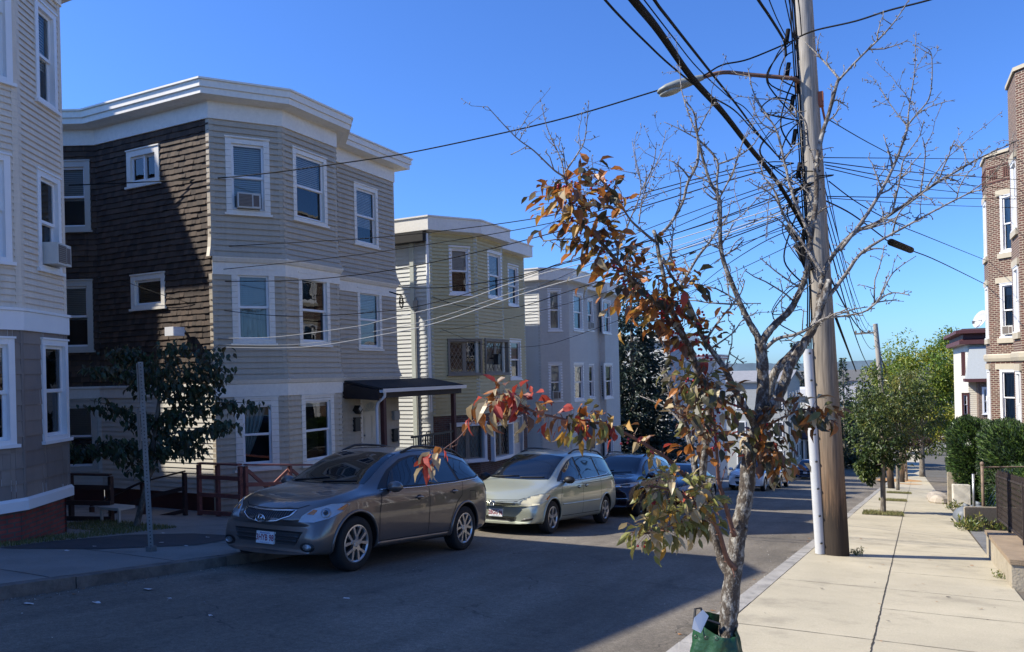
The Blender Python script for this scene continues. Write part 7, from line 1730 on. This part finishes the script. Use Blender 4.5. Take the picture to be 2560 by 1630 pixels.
for i, (lb, pts, r, mt) in enumerate([
    ('black wire reaching the taupe house just below its third floor windows', [PK, (1878, 412, 12.6), (1573, 492, 13.8), (1326, 548, 14.9), (986, 590, 16.2), (740, 606, 16.8), (522, 618, 17.2)], .009, RUBBER),
    ('black wire reaching the upper white band of the taupe house', [PK, (1800, 440, 12.9), (1560, 510, 13.9), (1326, 568, 14.9), (986, 624, 16.2), (800, 648, 16.6), (559, 673, 17.0)], .008, RUBBER),
    ('black wire crossing the upper white band toward the shingled wall', [PK, (1820, 452, 12.8), (1390, 580, 14.6), (1060, 660, 16), (850, 692, 16.4), (696, 702, 16.8), (520, 703, 17.2)], .010, RUBBER),
    ('black wire ending in a coil at the corner of the taupe house', [(1995, 470, 12.25), (1700, 580, 13.8), (1390, 664, 16), (1261, 698, 17.2), (1102, 719, 18.6), (996, 718, 19.9)], .010, RUBBER),
    ('drooping black wire ending on the brown shingles by the small window', [(1995, 480, 12.25), (1700, 580, 13.6), (1412, 655, 15), (1326, 686, 15.4), (1102, 752, 16.2), (960, 778, 16.5), (715, 790, 16.9), (500, 764, 17.2), (300, 700, 17.9)], .008, RUBBER),
    ('highest pale wire sagging across the second floor windows of the taupe house', [(2000, 500, 12.25), (1650, 610, 13.8), (1326, 692, 15), (1154, 752, 15.7), (960, 800, 16.3), (892, 816, 16.4), (696, 842, 16.8), (545, 846, 17.0)], .008, LW_),
    ('lowest pale wire sagging across the taupe house below its second floor windows', [(2000, 520, 12.25), (1650, 640, 13.8), (1347, 722, 15), (1102, 804, 15.9), (960, 836, 16.3), (761, 868, 16.7), (545, 868, 17.0)], .009, LW_),
    ('pale wire just above the lowest sagging wire of the taupe house', [(2000, 515, 12.25), (1650, 628, 13.8), (1347, 710, 15), (1102, 792, 15.9), (960, 824, 16.3), (761, 860, 16.7), (545, 862, 17.0)], .006, LW_),
    ('black wire drooping to the conduit head on the yellow house', [(1998, 530, 12.25), (1700, 640, 14.5), (1440, 722, 18), (1326, 760, 20), (1270, 770, 21), (1158, 766, 23), (1075, 740, 25.2)], .010, RUBBER),
    ('thin wire ending at the side wall of the yellow house below its leaded windows', [(2000, 560, 12.3), (1700, 660, 15), (1500, 735, 17.5), (1270, 797, 21), (1100, 828, 24.5)], .006, RUBBER),
    ('thin wire looping low across the leaded windows of the yellow house', [(2005, 600, 12.3), (1700, 740, 16), (1455, 834, 20), (1347, 864, 22), (1218, 864, 23.5), (1102, 822, 25)], .006, RUBBER),
    ('black wire running to the roof of the pale grey house', [(1995, 440, 12.25), (1800, 505, 14.5), (1600, 580, 18.5), (1420, 655, 24), (1330, 690, 32)], .008, RUBBER),
    ('second black wire running to the pale grey house, at its top windows', [(1998, 450, 12.25), (1850, 500, 14), (1650, 585, 18), (1450, 672, 25), (1345, 718, 32)], .008, RUBBER),
    ('wire from the pole vanishing behind the dark spruce near its top', [(2010, 500, 12.3), (1900, 549, 15), (1760, 600, 21), (1617, 650, 33), (1560, 672, 42)], .009, RUBBER),
    ('wire from the pole crossing the middle of the dark spruce', [(2012, 515, 12.3), (1900, 563, 15), (1760, 608, 21), (1675, 634, 33), (1590, 672, 45)], .009, RUBBER),
    ('lower wire from the pole to the whitish house behind the spruce', [(2015, 545, 12.3), (1900, 592, 15), (1780, 660, 22), (1720, 712, 36), (1665, 750, 48)], .009, RUBBER),
    ('lowest wire from the pole to the whitish house behind the spruce', [(2018, 560, 12.3), (1900, 610, 15), (1780, 690, 22), (1722, 744, 36), (1690, 790, 50)], .009, RUBBER)]):
    cable(lb, pts, r, G2, mt)
mb = MB(); rs = random.Random(8); c = at_depth(1003, 738, 19.8)
for k in range(5): a = rs.uniform(.08, .16); mb.tube([c + Vector((rs.uniform(-.02, .02), a * .7 * math.cos(2 * math.pi * i / 14), -.1 - k * .04 + a * math.sin(2 * math.pi * i / 14))) for i in range(15)], .01, 5)
mb.tube([c, c + Vector((-.3, -.1, .1))], .02, 6); tag(mb.build('wire_coil', RUBBER), 'coil of black wire hanging at the corner of the taupe house', 'coil')
for i, (lb, pts, r) in enumerate([
    ('highest level wire from the pole to the brick apartment house', [(2055, 394, 12.3), (2300, 396, 17), (2590, 399, 26)], .008),
    ('second highest wire from the pole to the brick apartment house', [(2060, 405, 12.3), (2300, 432, 17), (2590, 452, 26)], .009),
    ('middle wire of the five to the brick apartment house', [(2062, 412, 12.3), (2300, 452, 17), (2590, 476, 26)], .009),
    ('fourth wire down from the pole to the brick apartment house', [(2064, 420, 12.3), (2330, 474, 18), (2590, 494, 26)], .008),
    ('straight low wire from the pole to the brick bay window', [(2070, 491, 12.3), (2330, 495, 18), (2590, 498, 26)], .009),
    ('lowest near level wire from the pole to the brick bay', [(2070, 495, 12.3), (2330, 512, 18), (2590, 521, 26)], .007),
    ('diagonal wire from the rusty box on the pole down to the brick bay', [(2070, 298, 12.3), (2187, 365, 15), (2292, 414, 19), (2470, 479, 30)], .008),
    ('diagonal black wire passing just below the bare right branches to the brick bay', [(2072, 453, 12.3), (2151, 511, 14), (2248, 563, 17), (2314, 590, 20), (2438, 640, 28), (2560, 688, 40)], .010)]):
    cable(lb, pts, r, G3)
s0, s1 = at_depth(2222, 603, 16), at_depth(2281, 627, 18)
cable('cable with a fat black splice case to the right of the pole', [(2060, 500, 12.3), (2129, 535, 13.5), (2204, 590, 15.4), (2222, 603, 16), (2281, 627, 18), (2350, 655, 21), (2466, 712, 32)], .013, G3, extra=lambda mb: mb.tube([s0, s0.lerp(s1, .08), s0.lerp(s1, .92), s1], [.03, .075, .075, .03], 12))
for i, (x0, y0, x1, y1, r) in enumerate(((2030, 590, 2178, 826, .02), (2062, 470, 2186, 812, .009), (2066, 520, 2190, 822, .009), (2068, 560, 2196, 850, .009), (2064, 430, 2172, 806, .007), (2070, 600, 2204, 884, .012))):
    a = at_depth(x0, y0, 12.3); b = at_depth(x1, y1, 44); lb = ['thick cable sagging from the near pole to the second pole', 'thin wire between the two utility poles'][i > 0]
    cable(lb, [a.lerp(b, k / 8) - Vector((0, 0, 1.1 * 4 * (k / 8) * (1 - k / 8) * (.6 + .15 * i))) for k in range(9)], r, G4)
for i in range(5):
    a = at_depth(2178 + i * 5, 818 + i * 16, 44); b = Vector((.3 + i * .12, 84, -1.6 - i * .4)); cable('wire running on down the hill beyond the second pole', [a.lerp(b, k / 6) - Vector((0, 0, .8 * 4 * (k / 6) * (1 - k / 6))) for k in range(7)], .012, 'wires beyond the second pole')
cable('taut dark guy wire slanting down behind the near pole', [(2088, 790, 16), (2140, 928, 40)], .03, None)

# ------------------------------------------------------------------ right-hand frontage
t = thing('low_concrete_wall', 'low weathered concrete wall carrying an iron mesh fence beside the near right pavement', 'wall', (1.6, 13, prof(13)))
mb = MB(); z0, z1 = prof(11.2), prof(15.1)
mb.hexa([(1.27, 11.2, z0 - .2), (2.3, 11.2, z0 - .2), (2.3, 15.1, z1 - .2), (1.36, 15.1, z1 - .2), (1.27, 11.2, z0 + .44), (2.3, 11.2, z0 + .44), (2.3, 15.1, z1 + .5), (1.36, 15.1, z1 + .5)])
mb.build('wall', CONCW, t)
mb = MB(); mb.hexa([(1.25, 11.18, z0 + .43), (2.3, 11.18, z0 + .43), (2.3, 15.12, z1 + .49), (1.34, 15.12, z1 + .49), (1.25, 11.18, z0 + .49), (2.3, 11.18, z0 + .49), (2.3, 15.12, z1 + .55), (1.34, 15.12, z1 + .55)]); mb.build('coping', M('coping_brown', (.27, .2, .13), .9, .3, 3, bump=.4, bscale=50), t)
IRON = M('rusty_iron', (.03, .02, .016), .75, .3, 12)
f = thing('iron_fence', 'dark rusty iron fence with diamond mesh standing on the low concrete wall', 'fence', (1.75, 13, prof(13) + .5))
A0 = Vector((1.62, 11.25, prof(11.25) + .48)); A1 = Vector((1.68, 16.6, prof(16.6) + .6)); H_ = .86
for k in range(4):
    p = A0.lerp(A1, k / 3 * .98); mb = MB(); mb.beam(p, p + Vector((0, 0, H_ + .05)), .045, .045); mb.build('post', IRON, f)
for zz in (.08, H_): mb = MB(); mb.beam(A0 + Vector((0, 0, zz)), A1 + Vector((0, 0, zz)), .03, .03); mb.build('rail', IRON, f)
mb = MB(); L_ = (A1 - A0).length; dv = (A1 - A0) / L_
for k in range(int(L_ / .1)):
    u = k * .1
    for s in (1, -1):
        a = A0 + dv * u + Vector((0, 0, .1 if s > 0 else H_ - .02)); uu = min(L_, u + .4); fr_ = (uu - u) / .4; b = A0 + dv * uu + Vector((0, 0, (.1 + (H_ - .12) * fr_) if s > 0 else (H_ - .02 - (H_ - .12) * fr_))); mb.tube([a, b], .0035, 4)
mb.build('mesh_panel', IRON, f)
mb = MB()
for k in range(int(L_ / .11)): p = A0 + dv * (k * .11 + .05) + Vector((0, 0, H_)); mb.tube([p, p + Vector((0, 0, .09)), p + Vector((0, 0, .12))], [.008, .008, .001], 5)
mb.build('finial', IRON, f)
def blockwall(label, quad, h0, h1, mat, name='concrete_block'):
    mb = MB(); b = [(x, y, prof(y) - .1) for x, y in quad]; tp = [(x, y, prof(y) + h0 + (h1 - h0) * (i in (1, 2))) for i, (x, y) in enumerate(quad)]
    mb.hexa(b + tp); o = mb.build(name, mat); 
    bm = bmesh.new(); bm.from_mesh(o.data); bmesh.ops.bevel(bm, geom=list(bm.edges), offset=.018, segments=2, affect='EDGES'); bm.to_mesh(o.data); bm.free()
    return tag(o, label, 'wall')
blockwall('grey concrete block wall beside the driveway, in front of the hedge', [(1.43, 20.5), (3.4, 21.9), (3.4, 22.2), (1.43, 20.85)], .66, .66, CONCW)
blockwall('white painted stub wall at the pavement, before the hedge', [(1.78, 30.2), (2.3, 30.2), (2.3, 31), (1.78, 31)], .95, .95, M('whitewash', (.62, .58, .5), .9, .2, 4, bump=.4, bscale=30), 'whitewashed_pillar')
blockwall('taller grey gate pier behind the white painted stub wall', [(1.72, 32.0), (2.2, 32.0), (2.2, 32.5), (1.72, 32.5)], 1.35, 1.35, CONCW, 'gate_pier')
rs = random.Random(4)
for k in range(5):
    y = 33.4 + k * .85; x = 1.75 + .012 * y - .55 + rs.uniform(-.1, .1); mb = MB(); mb.ellipsoid((x, y, prof(y) + .22), (.42, .45, .26), 9, 6)
    o = mb.build('boulder', M('fieldstone', (.36, .31, .25), .9, .3, 3, bump=.5, bscale=20)); tag(o, 'rough fieldstone edging the pavement before the far steps', 'stone', 'fieldstones edging the pavement')
t = thing('chain_link_fence', 'rusty chain link fence post and rail in front of the hedge', 'fence', (1.9, 21.6, prof(21.6)))
p0 = at_depth(2459, 1275, 19.0); p1 = at_depth(2455, 1160, 19.0)
mb = MB(); mb.tube([p0 - Vector((0, 0, .3)), p1], .036, 10); mb.ellipsoid(p1, (.05, .05, .06), 10, 6); mb.build('post', M('rust_pipe', (.2, .14, .1), .7, .25, 12), t, smooth=True)
mb = MB(); mb.tube([p1 - Vector((0, 0, .08)), p1 + Vector((2.2, 1.1, -.12))], .02, 8); mb.build('rail', M('rust_pipe', (.2, .14, .1), .7, .25, 12), t)
mb = MB()
for k in range(34):
    for s in (1, -1):
        u = k * .075; a = p1 + Vector((.89, .45, -.05)) * u + Vector((0, 0, -.1 if s > 0 else -1.2)); b = a + Vector((.89, .45, -.05)) * .55 + Vector((0, 0, -1.1 if s > 0 else 1.1)); mb.tube([a, b], .0035, 3, 0, False)
mb.build('wire_mesh', ALU, t)
mb = MB(); q0 = at_depth(2435, 1282, 19.6); mb.tube([q0 - Vector((0, 0, .2)), at_depth(2433, 1185, 19.6)], .034, 10); tag(mb.build('steel_post', ALU, smooth=True), 'plain grey steel post left of the rusty fence post', 'post')
mb = MB()
for k in range(6): mb.tube([(2.15 + .1 * k, 34 + .3 * k, prof(34)), (2.15 + .1 * k, 34 + .3 * k, prof(34) + 1.1)], .018, 6)
mb.tube([(2.15, 34, prof(34) + 1.1), (2.65, 35.5, prof(34) + 1.1)], .022, 6); tag(mb.build('hand_railing', BLACKM), 'black iron railing beyond the gate pier', 'railing')
t = thing('rubbish_bags', 'pale grey rubbish bags slumped against the concrete block beside the pavement', 'rubbish bag', (1.5, 22.5, prof(22.5))) if False else None
for k, (dx, dy, s) in enumerate(((0, 0, .26), (.32, .5, .3))):
    mb = MB(); c = Vector((1.62 + dx, 23.0 + dy, prof(23 + dy) + .3)); mb.ellipsoid(c, (s * 1.1, s, s * .95), 14, 9)
    mb.v = [tuple(Vector(v) + rv(rs) * .022) for v in mb.v]; mb.tube([c + Vector((0, 0, s * .8)), c + Vector((.03, 0, s * 1.2))], [.05, .08], 8)
    tag(mb.build('rubbish_bag', M('bag_plastic', (.13, .145, .165), .55, .2, 9), smooth=True), ['smaller blue grey rubbish bag beside the concrete block', 'larger blue grey rubbish bag behind the first one'][k], 'rubbish bag')
mb = MB(); mb.box((2.5, 45, prof(45)), (3.1, 45.6, prof(45) + 1.0)); mb.box((2.46, 44.96, prof(45) + 1.0), (3.14, 45.64, prof(45) + 1.08)); tag(mb.build('waste_bin', M('green_bin', (.012, .05, .03), .5, .05)), 'dark green wheeled bin beyond the fieldstones', 'bin')

# ------------------------------------------------------------------ left-hand frontage
STEEL = M('galvanised_steel', (.2, .2, .195), .6, .15, 8, metal=.5)
t = thing('sign_post', 'perforated steel sign post with two edge-on plates on the near left pavement', 'sign', (-9.3, 7.2, prof(7.2) + .13))
b = Vector((-9.3, 7.2, prof(7.2) + .13)); tp = Vector((-9.43, 7.2, .29)); vd = Vector((b.x, b.y, 0)).normalized(); sd_ = Vector((-vd.y, vd.x, 0))
mb = MB(); mb.beam(b, tp, .062, .006, 0, up=(vd.x, vd.y, 0)); e = sd_ * .031
for s in (-1, 1): mb.beam(b + e * s + vd * .014, tp + e * s + vd * .014, .006, .034, 0, up=(vd.x, vd.y, 0))
mb.build('post', STEEL, t)
mb = MB(); n = int((tp - b).length / .05)
for k in range(n): c = b.lerp(tp, (k + .5) / n) - vd * .0045; mb.lathe([(0, 0), (.0095, 0)], c, vd, 8)
mb.build('punched_holes', BLACKM, t)
for k, (za, zb_) in enumerate(((.27, -.26), (-.36, -.94))):
    mb = MB(); c = b.lerp(tp, (za - b.z) / (tp.z - b.z)); d = b.lerp(tp, (zb_ - b.z) / (tp.z - b.z)); o = vd * .03 + sd_ * (.035 + .03 * k); wv = (vd + sd_ * -.12).normalized()
    mb.hexa([tuple(d + o - wv * .12), tuple(d + o + wv * .18), tuple(d + o + wv * .18 + sd_ * .004), tuple(d + o - wv * .12 + sd_ * .004), tuple(c + o - wv * .12), tuple(c + o + wv * .18), tuple(c + o + wv * .18 + sd_ * .004), tuple(c + o - wv * .12 + sd_ * .004)]); mb.build('sign_plate', STEEL, t)
mb = MB(); mb.box((b.x - .05, b.y - .05, b.z - .02), (b.x + .05, b.y + .05, b.z + .07)); mb.build('base_sleeve', STEEL, t)
t = thing('sign_post', 'dark backed street sign on a thin post beside the pale grey house', 'sign', (-8.9, 23.6, prof(23.6)))
a = at_depth(1478, 1180, 25.1); mb = MB(); mb.tube([(a.x, a.y, prof(a.y)), tuple(at_depth(1475, 1055, 25.1))], .03, 8); mb.build('post', STEEL, t)
mb = MB(); q0 = at_depth(1466, 1121, 25.05); q1 = at_depth(1488, 1121, 25.05); q2 = at_depth(1487, 1060, 25.05); q3 = at_depth(1465, 1060, 25.05); off = Vector((.1, -.2, 0)).normalized() * .01
mb.hexa([q0, q1, q1 - off, q0 - off, q3, q2, q2 - off, q3 - off]); mb.build('sign_plate', M('sign_back', (.12, .13, .15), .5, .1), t)
RED = M('red_brown_paint', (.2, .068, .058), .65, .25, 6, dirt=((.09, .05, .04), 4, .55, .8))
DKW = M('dark_brown_wood', (.05, .025, .02), .75, .3, 6)  # darker brown than the red fence
def rail_fence(label, P, H_, nr, brace=False, name='wooden_fence', zs=None, w=.075, RED=RED):
    """P plan posts; rails run post to post"""
    g0 = [Vector((x, y, z if zs else prof(y) + .1)) for (x, y), z in zip(P, zs or [0] * len(P))]; t = thing(name, label, 'fence', g0[0])
    for p in g0: mb = MB(); mb.box((p.x - w / 2, p.y - w / 2, p.z - .2), (p.x + w / 2, p.y + w / 2, p.z + H_ - .03)); mb.build('post', RED, t)
    for a, b in zip(g0, g0[1:]):
        for k in range(nr):
            z = H_ * (k + .35) / nr - .04; o = Vector((.05, -.05, z)); mb = MB(); mb.beam(a + o, b + o, .035, .085); mb.build('rail', RED, t)
        mb = MB(); mb.beam(a + Vector((0, 0, H_)), b + Vector((0, 0, H_)), .13, .035); mb.build('top_rail', RED, t)
        if brace:
            for s in (0, 1): mb = MB(); mb.beam(a.lerp(b, .05) + Vector((.0, 0, .2 if s else H_ - .12)), a.lerp(b, .95) + Vector((0, 0, H_ - .12 if s else .2)), .035, .07); mb.build('brace', RED, t)
    return t
rail_fence('red brown wooden fence with crossed braces in front of the taupe house', [(-13.35, 11.55), (-12.85, 11.6), (-12.25, 11.65)], 1.13, 3)
rail_fence('red brown cross braced fence running behind the brown grey SUV', [(-12.2, 11.75), (-12.05, 12.9), (-11.95, 14.2), (-11.9, 15.6)], 1.13, 2, True)
rail_fence('dark wooden handrail sloping down to the side door of the taupe house', [(-13.5, 11.3), (-14.3, 10.9), (-15.4, 10.5)], .95, 2, zs=[prof(11.3) + .1, prof(11.3) - .1, prof(11.3) - .6], RED=DKW)
rail_fence('dark wooden railing around the stairwell beside the brick foundation', [(-13.5, 9.6), (-14.1, 9.2), (-14.6, 8.6)], .9, 3, RED=DKW)
t = thing('step_stool', 'small white bench beside the leaning dark tree', 'bench', (-13.3, 9.6, prof(9.6)))
z = prof(9.6) + .12; mb = MB(); mb.box((-13.55, 9.35, z + .26), (-12.95, 9.7, z + .31)); mb.build('seat', CREAMTRIM, t)
for x in (-13.52, -13.02): mb = MB(); mb.box((x, 9.38, z), (x + .04, 9.42, z + .26)); mb.build('leg', CREAMTRIM, t)
# litter
PAPER = M('paper_litter', (.6, .58, .54), .8, .1, 9); LEAFL = M('fallen_leaf', (.3, .14, .05), .8, .3, 9)
rs = random.Random(12)
def litter(label, x, y, s, mat, name, cat, group, dz=.004):
    mb = MB(); n = 7; pts = []
    a0 = rs.uniform(0, 6.28)
    for k in range(n): a = a0 + 2 * math.pi * k / n; r = s * rs.uniform(.55, 1.1); pts.append(Vector((x + r * math.cos(a), y + r * .7 * math.sin(a), 0)))
    for p in pts: p.z = prof(p.y) + dz + rs.uniform(.0, .25) * s
    c = Vector((x, y, prof(y) + dz + s * .12))
    for k in range(n): mb.face([c, pts[k], pts[(k + 1) % n]])
    tag(mb.build(name, mat), label, cat, group)
for (x, y, s) in ((-7.75, 4.6, .07), (-7.3, 5.0, .06), (-6.9, 5.55, .04), (-7.5, 5.75, .07), (-5.4, 6.6, .05), (-5.9, 5.2, .04)): litter('scrap of white paper lying on the shaded road by the left kerb', x, y, s, PAPER, 'paper_scrap', 'litter', 'paper scraps on the road')
for k in range(7): litter('crumpled wrapper on the left pavement and grass', -10.8 + rs.uniform(-.6, 1.6), 6.0 + rs.uniform(-.8, 3), .05, PAPER, 'crumpled_wrapper', 'litter', 'wrappers on the left pavement', .14)
for k in range(46):
    y = rs.uniform(3.2, 18); litter('dead leaf fallen on the right pavement', rs.uniform(-1.2, 1.0), y, rs.uniform(.012, .035), LEAFL if k % 3 else J, 'dead_leaf', 'leaf', 'dead leaves on the right pavement', .14)
for k in range(60):
    y = rs.uniform(3, 24); litter('dead leaf lying in the road along the kerbs', rs.choice((xr(-1.85, y), xr(-8.1, y))) + rs.uniform(-.15, .15), y, rs.uniform(.02, .04), LEAFL, 'dead_leaf', 'leaf', 'dead leaves along the kerbs')
